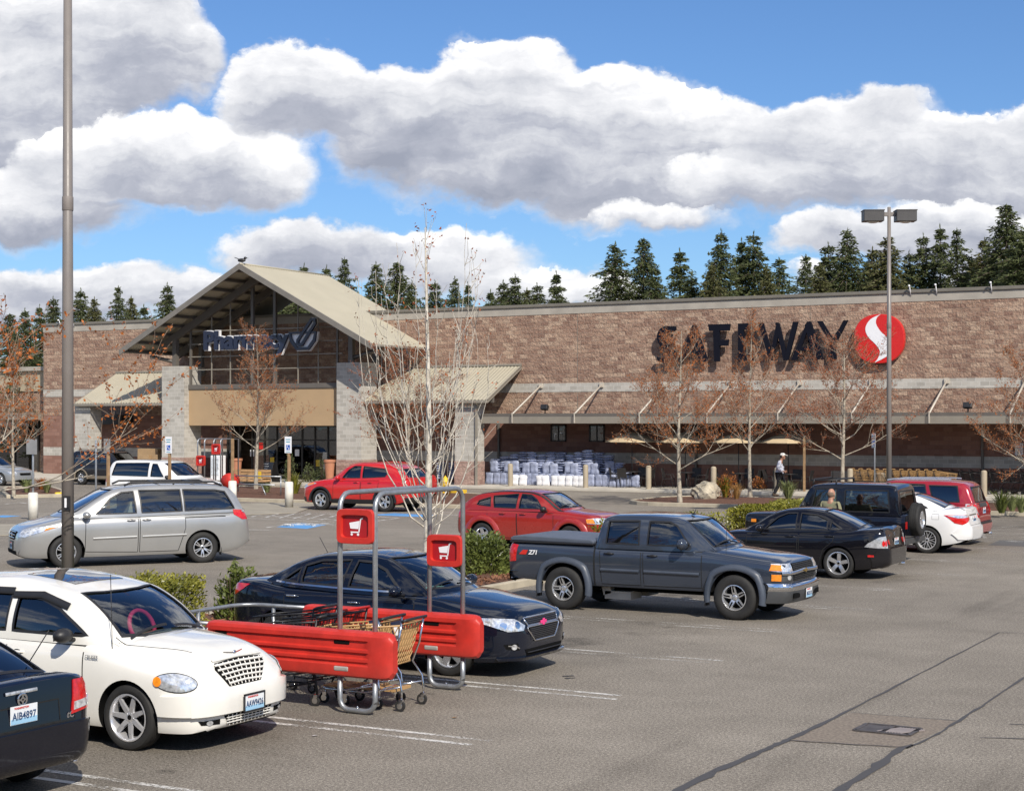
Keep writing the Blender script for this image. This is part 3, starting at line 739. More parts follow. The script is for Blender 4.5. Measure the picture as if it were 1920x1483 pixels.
    c.line('headlight_rim', M_SEAM, oval((.32, .72, .70), .338, .086, 24, rot=.05), 52, .010, True, off=.006, mirror=True)
    c.patch('indicator', M_AMB, oval((.36, .95, .71), .065, .048, 10), 52, off=.018, mirror=True)
    c.patch('fog_lamp', M_DARK, [(.05, .42, .275), (.05, .64, .285), (.05, .67, .325), (.05, .42, .325)], 15, off=.006, mirror=True)
    c.patch('lamp_lens', M_WHT_L, oval((.05, .55, .30), .038, .022, 10), 15, off=.010, mirror=True)
    e = MB(); h, n_ = c.surf.hit(Vector((c.X(.2), 0, .915)), Vector((-1, 0, 0))); h.x += .006
    e.lathe([(0, .008), (.024, .006), (.026, 0)], 14, (h.x, 0, h.z), 'x'); 
    for sg in (1, -1): e.add([(h.x+.002, sg*.02, h.z+.008), (h.x-.02, sg*.15, h.z+.022), (h.x-.02, sg*.15, h.z+.012), (h.x+.002, sg*.02, h.z-.010)], [(0, 1, 2, 3)])
    e.build('wing_badge', [M_CHROME], c.root)
    c.wheels('wide', .233, M_ALLOYD, n=7, sw=.043)
    c.mirrors(1.60, 1.07, .80, M_BLK, size=(.085, .12, .075))
    c.seats(2.32, 1.16, M_BLK, wm=mat('pink_cover', (.85, .05, .20), .8))
    c.plate(-.03, .44, False, 'AAW9426', frame=M_BLK, surfed=.085, y=.0)
    for y0, y1 in ((-.55, -.05), (.05, .52)):
        c.line('wiper', M_BLK, [(1.0+.1*abs(y0), y0, 2), (1.03, y1, 2)], 'top', .022, off=.012, thick=.012, surf=c.cab_surf)
    an = MB(); an.tube([(c.X(1.12), -.74, .95), (c.X(1.14), -.745, 1.72)], .004, 5, 0); an.ball((c.X(1.12), -.74, .95), .018, 8); an.build('aerial', [M_BLK], c.root)
    T_ = Matrix.Translation((c.X(1.28), -.868, .90)) @ Matrix.Rotation(R(90), 4, 'X')
    b = text_mb('CRUISER', .045, .004); g = MB(); g.M = T_; g.add(b.v, b.f); g.build('side_badge', [M_CHROME], c.root)
    return c

# ---- black coupe, only its tail in frame
def tail_coupe():
    p = paint('black_blue_paint', (.004, .005, .011), dirt=.10, rough=.2)
    c = Car('parked_car', 'black coupe cut off by the left edge with only its tail and number plate showing', 'car', 4.42, 1.75, (.90, 3.60), (.32, .215), p,
        [(0, .50), (.05, .62), (.2, .72), (.6, .80), (1.2, .93), (3.7, .96), (4.1, 1.03), (4.3, 1.035), (4.37, 1.0), (4.39, .84), (4.40, .72), (4.42, .62)],
        [(0, .3), (.1, .22), (.5, .18), (3.7, .2), (4.1, .24), (4.3, .27), (4.42, .34)],
        [(0, .5), (.1, .7), (.3, .82), (.7, .87), (3.7, .875), (4.1, .865), (4.28, .835), (4.37, .79), (4.42, .71)], crown=.02, drop=.0)
    c.cabin([(1.15, .95), (1.5, 1.15), (2.0, 1.36), (2.5, 1.42), (3.0, 1.40), (3.5, 1.30), (3.95, 1.12), (4.18, 1.0)], .95,
        [(1.15, .70), (2, .80), (3.5, .79), (4.18, .70)], tum=.2, xt0=2.0, xt1=3.0)
    c.cut_low()
    c.holes([('side_window', M_GL_TINT, 'side', [(1.8, 1.0), (2.8, 1.0), (2.8, 1.32), (2.3, 1.33)]), ('quarter_window', M_GL_TINT, 'side', [(2.9, 1.0), (3.6, 1.02), (3.3, 1.25), (2.9, 1.31)]),
             ('rear_window', M_GL_TINT, 'top', [(3.15, -.5), (4.05, -.58), (4.05, .58), (3.15, .5)]), ('windscreen', M_GL_MID, 'top', ws(1.25, .6, 1.95, .5))])
    c.doors([[(1.35, .3), (2.85, .28), (2.95, .9), (1.4, .9)]], [(2.7, .8)])
    c.patch('bumper', p, [(4.4, -.80, .30), (4.4, .80, .30), (4.4, .84, .5), (4.4, .80, .635), (4.4, -.80, .635), (4.4, -.84, .5)], 'rear', off=.03, skirt=.035, cell=.06)
    c.patch('plate_recess', p, [(4.4, -.42, .66), (4.4, .42, .66), (4.4, .42, .84), (4.4, -.42, .84)], 'rear', off=-.012, skirt=0)
    c.line('recess_edge', M_SEAM, [(4.4, -.42, .66), (4.4, .42, .66), (4.4, .42, .85), (4.4, -.42, .85)], 'rear', .012, True)
    c.line('boot_gap', M_SEAM, [(4.4, -.62, .95), (4.4, -.60, .655), (4.4, .60, .655), (4.4, .62, .95)], 'rear', .008)
    c.line('brake_lamp', M_WHT_L, [(4.4, -.18, .965), (4.4, .18, .965)], 'rear', .03, off=.006, thick=.008)
    c.patch('tail_lamp', M_RED_L, [(4.42, .56, .70), (4.3, .83, .74), (4.25, .85, .84), (4.3, .80, .985), (4.40, .63, .985), (4.41, .60, .85)], 155, off=.014, skirt=.02, mirror=True)
    c.patch('reverse_lamp', M_WHT_L, [(4.41, .585, .73), (4.3, .825, .765), (4.25, .83, .83), (4.41, .60, .80)], 155, off=.019, skirt=.01, mirror=True)
    c.plate(4.4, .785, True, 'AIB4897')
    e = MB(); h, n_ = c.surf.hit(Vector((-2.2, 0, .90)), Vector((1, 0, 0))); x = h.x-.012
    e.lathe([(.040, 0), (.053, -.004), (.058, 0)], 22, (x, 0, .905), 'x'); e.box((x-.002, 0, .905), (.005, .10, .014)); e.box((x-.002, 0, .905), (.005, .018, .10)); e.box((x-.001, 0, .905), (.005, .045, .045), tilt=Matrix.Rotation(R(45), 4, 'X'))
    e.build('round_badge', [M_CHROME], c.root)
    b = text_mb('tC', .085, .006, offset=.002, shear=.3); g = MB(); h, n_ = c.surf.hit(Vector((-2.2, -.54, .73)), Vector((1, 0, 0)))
    g.M = Matrix(((0, 0, -1, h.x-.008), (-1, 0, 0, -.54), (0, 1, 0, .70), (0, 0, 0, 1))); g.add(b.v, b.f); g.build('model_badge', [M_CHROME], c.root)
    c.wheels('plain', .215); c.seats(2.5, 1.0)
    a = MB(); a.tube([(c.X(3.95), -.52, 1.13), (c.X(4.2), -.5, 1.42)], .005, 6); a.build('aerial', [M_BLK], c.root)
    for sg in (1, -1): c.line('trim', M_CHROME, [(4.38, sg*.74, .27), (4.30, sg*.80, .28)], 'rear', .02, off=.03, thick=.01)
    return c

# ---- black-blue sedan nose to the right
def blue_sedan():
    p = paint('midnight_paint', (.004, .007, .017), dirt=.12, rough=.2, metal=.1)
    c = Car('parked_car', 'dark blue sedan with pink emblem on its grille parked between cart corral and pickup', 'car', 4.6, 1.8, (.93, 3.61), (.33, .225), p,
        [(0, .50), (.02, .62), (.07, .74), (.16, .80), (.35, .855), (.7, .91), (1.2, .985), (1.5, .99), (3.6, 1.02), (4.1, 1.08), (4.38, 1.075), (4.48, 1.0), (4.55, .8), (4.6, .6)],
        [(0, .30), (.04, .24), (.2, .19), (.6, .18), (3.8, .19), (4.3, .24), (4.6, .36)],
        [(0, .42), (.02, .55), (.07, .68), (.15, .77), (.3, .845), (.55, .885), (.9, .9), (3.7, .9), (4.1, .87), (4.35, .80), (4.5, .70), (4.6, .55)],
        crown=[(0, .01), (.2, .04), (.8, .05), (1.3, .03), (3.8, .02)], drop=[(0, 0), (.2, .04), (.9, .03), (1.4, 0)], arch=.38)
    c.cabin([(1.12, 1.0), (1.4, 1.15), (1.75, 1.32), (2.05, 1.425), (2.5, 1.475), (3.0, 1.455), (3.4, 1.37), (3.8, 1.22), (4.12, 1.07)], [(1.1, .99), (2, 1.0), (4.1, 1.06)],
        [(1.12, .70), (1.7, .82), (2.3, .84), (3.5, .82), (4.1, .70)], tum=.22, xt0=2.05, xt1=3.2, kf=.25, kr=.15)
    c.cut_low()
    c.holes([('windscreen', M_GL_CLEAR, 'top', ws(1.22, .62, 1.96, .50, .19, .10)),
             ('side_window', M_GL_MID, 'side', [(1.72, 1.05), (2.50, 1.06), (2.46, 1.395), (2.25, 1.385), (2.0, 1.29)]),
             ('side_window', M_GL_MID, 'side', [(2.60, 1.06), (3.28, 1.08), (3.30, 1.30), (3.05, 1.375), (2.57, 1.40)]),
             ('quarter_window', M_GL_MID, 'side', [(3.34, 1.085), (3.62, 1.10), (3.36, 1.275)]),
             ('rear_window', M_GL_TINT, 'top', [(3.32, -.50), (3.95, -.55), (3.95, .55), (3.32, .50)])])
    c.line('chrome_strip', M_CHROME, [(1.7, .5, 1.025), (2.5, .5, 1.035), (3.3, .5, 1.055), (3.75, .5, 1.075)], 'side', .022, off=.006, mirror=True)
    c.doors([[(1.42, .32), (2.52, .28), (2.55, .98), (1.44, .95)], [(2.55, .28), (3.18, .29), (3.28, .6), (3.5, .8), (3.52, 1.02), (2.58, .98)]], [(2.38, .86), (3.38, .90)], M_CHROME)
    c.line('hood_gap', M_SEAM, [(.2, .50, 1), (.6, .68, 1), (1.15, .75, 1)], 'top', .008, mirror=True)
    c.patch('headlight', M_WHT_L, [(.05, .46, .66), (.05, .50, .60), (.2, .70, .60), (.45, .86, .70), (.5, .87, .765), (.3, .80, .765), (.12, .60, .745)], 32, off=.008, mirror=True)
    for k, (x, y) in enumerate([(.12, .58), (.24, .73)]): c.patch('lamp_bowl', M_CHROME, oval((x, y, .675), .05, .042, 12), 32, off=.013, mirror=True)
    g = c.patch('grille', M_DARK, [(0, -.40, .655), (0, .40, .655), (0, .43, .735), (0, -.43, .735)], 'front', off=.006)
    g2 = c.patch('lower_grille', M_DARK, [(0, -.26, .46), (0, .26, .46), (0, .40, .60), (0, .41, .625), (0, -.41, .625), (0, -.40, .60)], 'front', off=.006)
    mesh_ = mat('grille_mesh', (.10, .10, .11), .35, .6)
    for gg, (z0, z1, wd) in ((g, (.66, .73, .40)), (g2, (.47, .62, .36))):
        mb = MB()
        for i in range(int(wd/.03)*2+1):
            y = -wd+i*.03; c.line('m', mesh_, [(0, y, z0), (0, y*.98, z1)], 'front', .006, off=.011, mb=mb)
        z = z0
        while z < z1: c.line('m', mesh_, [(0, -wd, z), (0, wd, z)], 'front', .006, off=.011, mb=mb); z += .022
        mb.build('grille_mesh', [mesh_], gg)
    c.line('grille_surround', M_CHROME, [(0, -.40, .648), (0, .40, .648), (0, .45, .745), (0, -.45, .745)], 'front', .018, True, off=.008, thick=.008)
    c.line('grille_surround', M_CHROME, [(0, -.27, .452), (0, .27, .452), (0, .42, .60), (0, .42, .632), (0, -.42, .632), (0, -.42, .60)], 'front', .018, True, off=.008, thick=.008)
    pk = mat('pink_badge', (.75, .05, .22), .5)
    e = MB(); h, n_ = c.surf.hit(Vector((c.X(0), 0, .66)), Vector((-1, 0, 0))); x = h.x+.02
    e.box((x, 0, .665), (.012, .16, .04)); e.box((x+.003, 0, .665), (.012, .055, .085)); e.build('cross_badge', [pk], c.root, bevel=.006)
    c.patch('air_intake', M_DARK, [(0, -.45, .28), (0, .45, .28), (0, .50, .36), (0, -.50, .36)], 'front', off=.008)
    c.line('intake_bar', M_BLK, [(0, -.46, .32), (0, .46, .32)], 'front', .014, off=.012, thick=.008)
    c.patch('fog_lamp', M_DARK, [(.1, .56, .36), (.12, .76, .38), (.16, .78, .44), (.1, .60, .45)], 28, off=.008, mirror=True)
    c.patch('lamp_lens', M_WHT_L, oval((.1, .66, .405), .045, .035, 12), 28, off=.013, mirror=True)
    c.line('chrome_strip', M_CHROME, [(.08, .58, .385), (.1, .62, .41), (.12, .74, .425)], 28, .014, off=.014, mirror=True)
    c.patch('side_marker', M_AMB, [(.46, .85, .50), (.54, .86, .51), (.54, .86, .545), (.46, .85, .535)], 70, off=.010, mirror=True)
    c.patch('bumper', p, [(0, -.78, .245), (0, .78, .245), (0, .80, .275), (0, -.80, .275)], 'front', off=.035, skirt=.03)
    c.patch('tail_lamp', M_RED_L, [(4.5, .60, .86), (4.42, .76, .86), (4.25, .83, .95), (4.15, .845, 1.02), (4.35, .77, 1.02), (4.5, .62, 1.0)], 130, off=.012, mirror=True)
    c.wheels('plain', .222, n=5, sw=.085)
    c.mirrors(1.66, 1.02, .84, None, (.08, .12, .075))
    c.seats(2.5, 1.05, M_SEAT); 
    pa = MB(); pa.box((c.X(1.62), -.1, 1.035), (.16, .34, .004), rz=.1); pa.build('paper_sheet', [mat('paper_teal', (.35, .6, .62), .6)], c.root)
    sf = MB(); sf.tube([(c.X(3.45), .1, 1.36), (c.X(3.62), .1, 1.62)], .005, 5); sf.build('aerial', [M_BLK], c.root)
    for y0, y1 in ((-.60, -.08), (.02, .55)): c.line('wiper', M_BLK, [(1.30+.12*abs(y0), y0, 2), (1.34, y1, 2)], 'top', .020, off=.010, thick=.01, surf=c.cab_surf)
    for y in (-.28, .28): e = MB(); h, _ = c.low_surf.hit(Vector((c.X(1.0), y, 1)), Vector((0, 0, -1))); e.ball(h, (.02, .012, .008), 8); e.build('washer_jet', [M_BLK], c.root)
    return c

# ---- grey pickup
def grey_pickup():
    p = paint('slate_paint', (.045, .057, .082), dirt=.22, rough=.3, metal=.3)
    fl = mat('flare_plastic', (.058, .070, .094), .42, bump=.03)
    c = Car('pickup_truck', 'slate grey crew cab pickup truck with hard bed cover and chrome front bumper', 'pickup truck', 5.2, 1.74, (.90, 4.09), (.375, .255), p,
        [(0, .78), (.02, .88), (.06, .965), (.12, 1.0), (.3, 1.035), (.7, 1.075), (1.25, 1.13), (1.5, 1.14), (3.4, 1.14), (3.5, 1.15), (5.1, 1.17), (5.16, 1.15), (5.2, 1.1)],
        [(0, .62), (.05, .50), (.25, .42), (.6, .42), (3.9, .42), (4.6, .47), (5.2, .5)],
        [(0, .60), (.02, .70), (.06, .78), (.15, .82), (.35, .84), (.8, .845), (5.0, .845), (5.14, .83), (5.2, .80)],
        crown=[(0, .01), (.3, .03), (1.2, .03), (1.6, .01)], drop=[(0, 0), (.2, .03), (1.2, .02), (1.5, 0)], arch=.45, well=.34, tub0=.40, tub1=.22)
    c.cabin([(1.14, 1.13), (1.4, 1.31), (1.65, 1.48), (1.86, 1.60), (2.1, 1.655), (2.6, 1.675), (3.2, 1.66), (3.36, 1.62), (3.42, 1.5), (3.50, 1.14)], 1.13,
        [(1.14, .72), (1.6, .80), (2.2, .825), (3.4, .82), (3.5, .80)], tum=.13, xt0=1.86, xt1=3.4, kf=.16, kr=.0, rr=.07)
    c.cut_low()
    c.holes([('windscreen', M_GL_CLEAR, 'top', ws(1.22, .65, 1.80, .57, .13, .07)),
             ('side_window', M_GL_MID, 'side', [(1.72, 1.19), (2.50, 1.19), (2.49, 1.585), (2.12, 1.585), (1.98, 1.52)]),
             ('side_window', M_GL_TINT, 'side', [(2.66, 1.19), (3.28, 1.19), (3.26, 1.57), (2.68, 1.59)]),
             ('rear_window', M_GL_TINT, 'rear', [(-.55, 1.2), (.55, 1.2), (.5, 1.52), (-.5, 1.52)])])
    c.doors([[(1.50, .50), (2.56, .49), (2.58, 1.11), (1.50, 1.10)], [(2.62, .49), (3.36, .49), (3.40, 1.11), (2.62, 1.11)]], [(2.40, 1.0), (3.22, 1.01)], M_BLK)
    for sg in (1, -1):
        for x0, x1 in ((1.53, 2.55), (2.64, 3.37)): c.line('door_moulding', fl, [(x0, sg*.5, .73), (x1, sg*.5, .735)], 'side', .055, off=.008, thick=.016, sg=sg)
        c.line('cab_gap', M_SEAM, [(3.50, sg*.5, .46), (3.50, sg*.5, 1.17)], 'side', .03, off=.003, sg=sg)
        for ax in c.axles:   # wheel arch flares
            mb = MB(); a0, a1 = (-12, 192); N = 26; V_ = []
            for i in range(N+1):
                a = R(a0+(a1-a0)*i/N); ca, sa = math.cos(a), math.sin(a)
                sq = 1.0/max(abs(ca), abs(sa))**.28
                for (r, y) in ((.448, .83), (.446, .90), (.462, .91), (.50, .905), (.535, .885), (.555, .84), (.55, .83)):
                    V_.append((c.X(ax)-r*sq*ca, sg*y, c.tr+r*sq*sa))
            mb.add(V_, [(i*7+j, i*7+j+1, (i+1)*7+j+1, (i+1)*7+j) for i in range(N) for j in range(6)], 0, True)
            mb.build('wheel_flare', [fl], c.root)
        mb = MB()
        for ax in c.axles: mb.box((c.X(ax)-.50, sg*.80, .34), (.015, .20, .26), tilt=Matrix.Rotation(R(6), 4, 'Y'))
        mb.build('mud_flap', [M_BLK], c.root, bevel=.004)
    c.line('hood_gap', M_SEAM, [(.05, .72, 1), (.7, .74, 1), (1.2, .76, 1)], 'top', .008, mirror=True)
    # bed cover
    b = MB(); prof = [(c.X(5.17), 1.175), (c.X(3.53), 1.165), (c.X(3.53), 1.215), (c.X(3.6), 1.235), (c.X(4.9), 1.27), (c.X(5.13), 1.255), (c.X(5.19), 1.22)]
    b.prism(prof, -.80, .80, 'xz'); b.build('bed_cover', [mat('bed_cover_grey', (.085, .10, .13), .45, bump=.03)], c.root, bevel=.02, seg=3)
    b = MB(); b.box((c.X(4.35), 0, 1.16), (1.66, 1.66, .03)); b.build('bed_rail', [M_BLK], c.root, bevel=.008)
    # front
    g = c.patch('grille', M_DARK, [(0, -.50, .665), (0, .50, .665), (0, .52, .95), (0, -.52, .95)], 'front', off=.010)
    mb = MB()
    for i in range(-16, 17): c.line('m', M_GUN, [(0, i*.031, .67), (0, i*.031, .945)], 'front', .006, off=.014, mb=mb)
    for i in range(10): c.line('m', M_GUN, [(0, -.5, .68+i*.028), (0, .5, .68+i*.028)], 'front', .006, off=.014, mb=mb)
    mb.build('grille_mesh', [M_GREYPL], g)
    c.patch('headlight', M_WHT_L, [(.05, .53, .83), (.2, .80, .83), (.28, .83, .84), (.24, .82, .955), (.06, .55, .955)], 22, off=.012, mirror=True)
    c.patch('lower_headlight', M_GREYPL, [(.05, .53, .675), (.2, .80, .675), (.26, .82, .78), (.05, .53, .78)], 22, off=.012, mirror=True)
    c.patch('lamp_lens', M_WHT_L, oval((.1, .65, .73), .055, .04, 10), 22, off=.018, mirror=True)
    c.patch('indicator', M_AMB, [(.16, .76, .845), (.30, .835, .845), (.25, .825, .94), (.14, .76, .93)], 34, off=.018, mirror=True)
    c.patch('indicator', M_AMB, [(.16, .765, .68), (.27, .825, .68), (.27, .825, .785), (.16, .765, .785)], 34, off=.018, mirror=True)
    c.line('grille_bar', M_CHROME, [(.28, -.80, .805), (.03, -.5, .80), (0, 0, .815), (.03, .5, .80), (.28, .80, .805)], 'front', .055, off=.016, thick=.022)
    e = MB(); e.box((c.X(0)+.045, 0, .815), (.012, .15, .035)); e.box((c.X(0)+.047, 0, .815), (.012, .05, .07)); e.build('cross_badge', [mat('gold_badge', (.6, .42, .12), .25, .9)], c.root, bevel=.005)
    def bump_(name, m, zs, out=0., w_=.87, x0=0., rear=False, y0=0):
        mb = MB(); V_ = []; N = 24; q = len(zs)
        for i in range(N+1):
            y = -w_+2*w_*i/N; f = abs(y)/w_; bx_ = .10*(f**2.2)+(.30*max(0, (f-.86)/.14)**1.5 if not rear else .05*f**6)
            for (dz, dx) in zs: V_.append(((c.X(x0)+out-bx_+dx) if not rear else (c.X(c.L)-out+bx_-dx), y, dz))
        mb.add(V_, [(i*q+j, (i+1)*q+j, (i+1)*q+j+1, i*q+j+1) if not rear else (i*q+j, i*q+j+1, (i+1)*q+j+1, (i+1)*q+j) for i in range(N) for j in range(q-1)], 0, True)
        return mb.build(name, [m], c.root, sharp=50)
    bump_('bumper', M_CHROME, [(.50, .05), (.51, .085), (.56, .10), (.60, .095), (.635, .06), (.645, -.08), (.64, -.20)])
    bump_('bumper_skirt', M_GREYPL, [(.30, -.06), (.31, .03), (.36, .06), (.48, .085), (.51, .08), (.51, .03)])
    for y0, y1 in ((-.62, -.34), (.34, .62)): mb = MB(); mb.box((c.X(0)+.048, (y0+y1)/2, .43), (.03, y1-y0, .085)); mb.build('bumper_opening', [M_DARK], c.root, bevel=.01)
    bump_('rear_bumper', M_CHROME, [(.46, .0), (.48, .12), (.60, .14), (.64, .12), (.64, -.05)], rear=True, w_=.84)
    c.plate(-.1, .44, False, 'B62317L', surfed=False)
    c.patch('tail_lamp', M_RED_L, [(5.2, .70, .80), (5.2, .83, .80), (5.05, .845, .82), (5.03, .845, 1.10), (5.2, .83, 1.12), (5.2, .70, 1.12)], 130, off=.010, mirror=True)
    for sg in (1, -1):
        rd = mat('red_decal', (.6, .03, .02), .4); wt = mat('white_decal', (.8, .8, .8), .4)
        mb = MB(); y = .853; mb.add([(c.X(4.98), sg*y, .94), (c.X(4.84), sg*y, .94), (c.X(4.80), sg*y, 1.02), (c.X(4.90), sg*y, 1.02)], [(0, 1, 2, 3)]); mb.build('decal', [rd], c.root)
        b = text_mb('Z71', .105, .002, offset=.004, shear=.25); g = MB()
        g.M = Matrix(((-1*sg, 0, 0, c.X(4.70)), (0, 0, sg, sg*(y+.001)), (0, 1, 0, .978), (0, 0, 0, 1))); g.add(b.v, b.f); g.build('decal_lettering', [wt], c.root)
        g = c.patch('fuel_flap', p, [(3.85, sg*.5, .98), (4.02, sg*.5, .98), (4.02, sg*.5, 1.10), (3.85, sg*.5, 1.10)], 'side', off=.003, sg=sg, skirt=.002) if sg > 0 else None
    c.wheels('block', .212, M_ALLOY, n=5, sw=.05, off_y=-.02)
    c.mirrors(1.80, 1.20, .82, None, (.09, .13, .10))
    c.seats(2.55, 1.2, M_SEATL)
    a = MB(); a.tube([(c.X(1.15), -.60, 1.10), (c.X(1.13), -.60, 1.85)], .004, 5); a.build('aerial', [M_BLK], c.root)
    a = MB(); a.ball((c.X(1.98), 0, 1.695), (.05, .02, .018), 10); a.tube([(c.X(1.98), 0, 1.70), (c.X(1.94), 0, 1.78)], .006, 6); a.build('roof_aerial', [M_BLK], c.root)
    u = MB(); u.box((0, 0, .42), (3.6, .9, .16)); u.cyl((c.X(4.09), -.7, .375), (c.X(4.09), .7, .375), .05); u.cyl((c.X(.9), -.7, .375), (c.X(.9), .7, .375), .05); u.ball((c.X(4.09), 0, .375), .14); u.build('chassis', [M_DARK], c.root)
    for y0, y1 in ((-.62, -.05), (.05, .6)): c.line('wiper', M_BLK, [(1.30+.06*abs(y0), y0, 2), (1.30, y1, 2)], 'top', .022, off=.012, thick=.012, surf=c.cab_surf)
    return c

def sedan(label, p, L, W, H, ax, tyre, style, hz, rot=None, **k):
    """common three-box shape; dimensions scaled from a profile given per car"""
    pass

# ---- black sport sedan, tail to the right
def sport_sedan():
    p = paint('black_paint', (.006, .006, .009), dirt=.16, rough=.2)
    c = Car('parked_car', 'black sport sedan with clear tail lamps parked behind the pickup nose', 'car', 4.48, 1.73, (.80, 3.47), (.325, .225), p,
        [(0, .5), (.04, .62), (.15, .70), (.5, .78), (1.2, .92), (1.5, .93), (3.6, .98), (4.0, 1.03), (4.3, 1.04), (4.38, 1.0), (4.43, .8), (4.48, .62)],
        [(0, .3), (.1, .2), (.5, .17), (3.8, .18), (4.2, .22), (4.48, .32)],
        [(0, .45), (.05, .62), (.2, .78), (.5, .85), (3.6, .865), (4.0, .85), (4.25, .80), (4.4, .72), (4.48, .6)], crown=.025, arch=.365)
    c.cabin([(1.25, .94), (1.6, 1.12), (2.0, 1.31), (2.3, 1.38), (2.7, 1.405), (3.1, 1.36), (3.5, 1.22), (3.98, 1.02)], [(1.2, .93), (4, 1.0)],
        [(1.25, .68), (1.9, .79), (3.4, .79), (4.0, .68)], tum=.22, xt0=2.05, xt1=3.1, kr=.16)
    c.cut_low()
    c.holes([('windscreen', M_GL_MID, 'top', ws(1.35, .6, 1.95, .5, .14)),
             ('side_window', M_GL_TINT, 'side', [(1.85, .985), (2.55, .99), (2.52, 1.325), (2.3, 1.315), (2.1, 1.23)]),
             ('side_window', M_GL_TINT, 'side', [(2.63, .99), (3.22, 1.01), (3.20, 1.21), (2.95, 1.30), (2.61, 1.325)]),
             ('quarter_window', M_GL_TINT, 'side', [(3.28, 1.01), (3.52, 1.03), (3.28, 1.17)]),
             ('rear_window', M_GL_TINT, 'top', [(3.08, -.46), (3.84, -.54), (3.84, .54), (3.08, .46)])])
    c.doors([[(1.45, .3), (2.57, .27), (2.6, .90), (1.48, .88)], [(2.61, .27), (3.05, .28), (3.15, .6), (3.36, .78), (3.4, .95), (2.64, .90)]], [(2.42, .84), (3.28, .87)])
    c.patch('bumper', p, [(4.48, -.78, .27), (4.48, .78, .27), (4.48, .82, .5), (4.48, .78, .63), (4.48, -.78, .63), (4.48, -.82, .5)], 'rear', off=.03, skirt=.035)
    lens = mat('grey_lens', (.45, .46, .48), .1, .3, var=.3, scale=25, coat=1.)
    c.patch('tail_lamp', lens, [(4.44, .62, .655), (4.3, .80, .66), (4.02, .84, .68), (4.1, .83, .76), (4.3, .76, .88), (4.42, .64, .90)], 135, off=.012, mirror=True)
    for y in (.66, .73): c.patch('tail_lamp_bulb', M_RED_L, oval((4.4, y, .75), .035, .06, 10), 150, off=.018, mirror=True)
    c.patch('boot_lamp', M_RED_L, oval((4.46, .52, .77), .035, .055, 10), 'rear', off=.010, mirror=True)
    c.patch('reflector', M_RED_L, [(4.1, .85, .48), (4.22, .84, .48), (4.22, .84, .52), (4.1, .85, .52)], 100, off=.035, mirror=True)
    c.line('boot_gap', M_SEAM, [(4.4, -.60, 1.0), (4.46, -.58, .67), (4.46, .58, .67), (4.4, .60, 1.0)], 'rear', .008)
    c.line('spoiler', p, [(4.33, -.66, 2), (4.37, 0, 2), (4.33, .66, 2)], 'top', .07, off=.0, thick=.025)
    c.patch('headlight', M_WHT_L, [(.1, .5, .58), (.25, .76, .60), (.35, .8, .68), (.15, .6, .70)], 30, off=.008, mirror=True)
    c.plate(4.46, .76, True, 'ASK5209')
    e = MB(); h, n_ = c.surf.hit(Vector((-2.3, 0, .92)), Vector((1, 0, 0))); e.lathe([(.03, 0), (.036, -.006), (.042, 0)], 16, (h.x-.006, 0, .92), 'x'); e.build('round_badge', [M_CHROME], c.root)
    b = text_mb('IS300', .05, .006, offset=.001); g = MB(); h, n_ = c.surf.hit(Vector((-2.3, .38, .9)), Vector((1, 0, 0)))
    g.M = Matrix(((0, 0, -1, h.x-.006), (-1, 0, 0, .38), (0, 1, 0, .9), (0, 0, 0, 1))); g.add(b.v, b.f); g.build('model_badge', [M_CHROME], c.root)
    x = MB(); x.cyl((c.X(4.3), -.5, .27), (c.X(4.5), -.5, .27), .04, n=14); x.build('exhaust_pipe', [M_CHROME], c.root)
    c.wheels('plain', .235, M_ALLOY, n=5, sw=.07); c.mirrors(1.80, .97, .79); c.seats(2.45, 1.0)
    return c

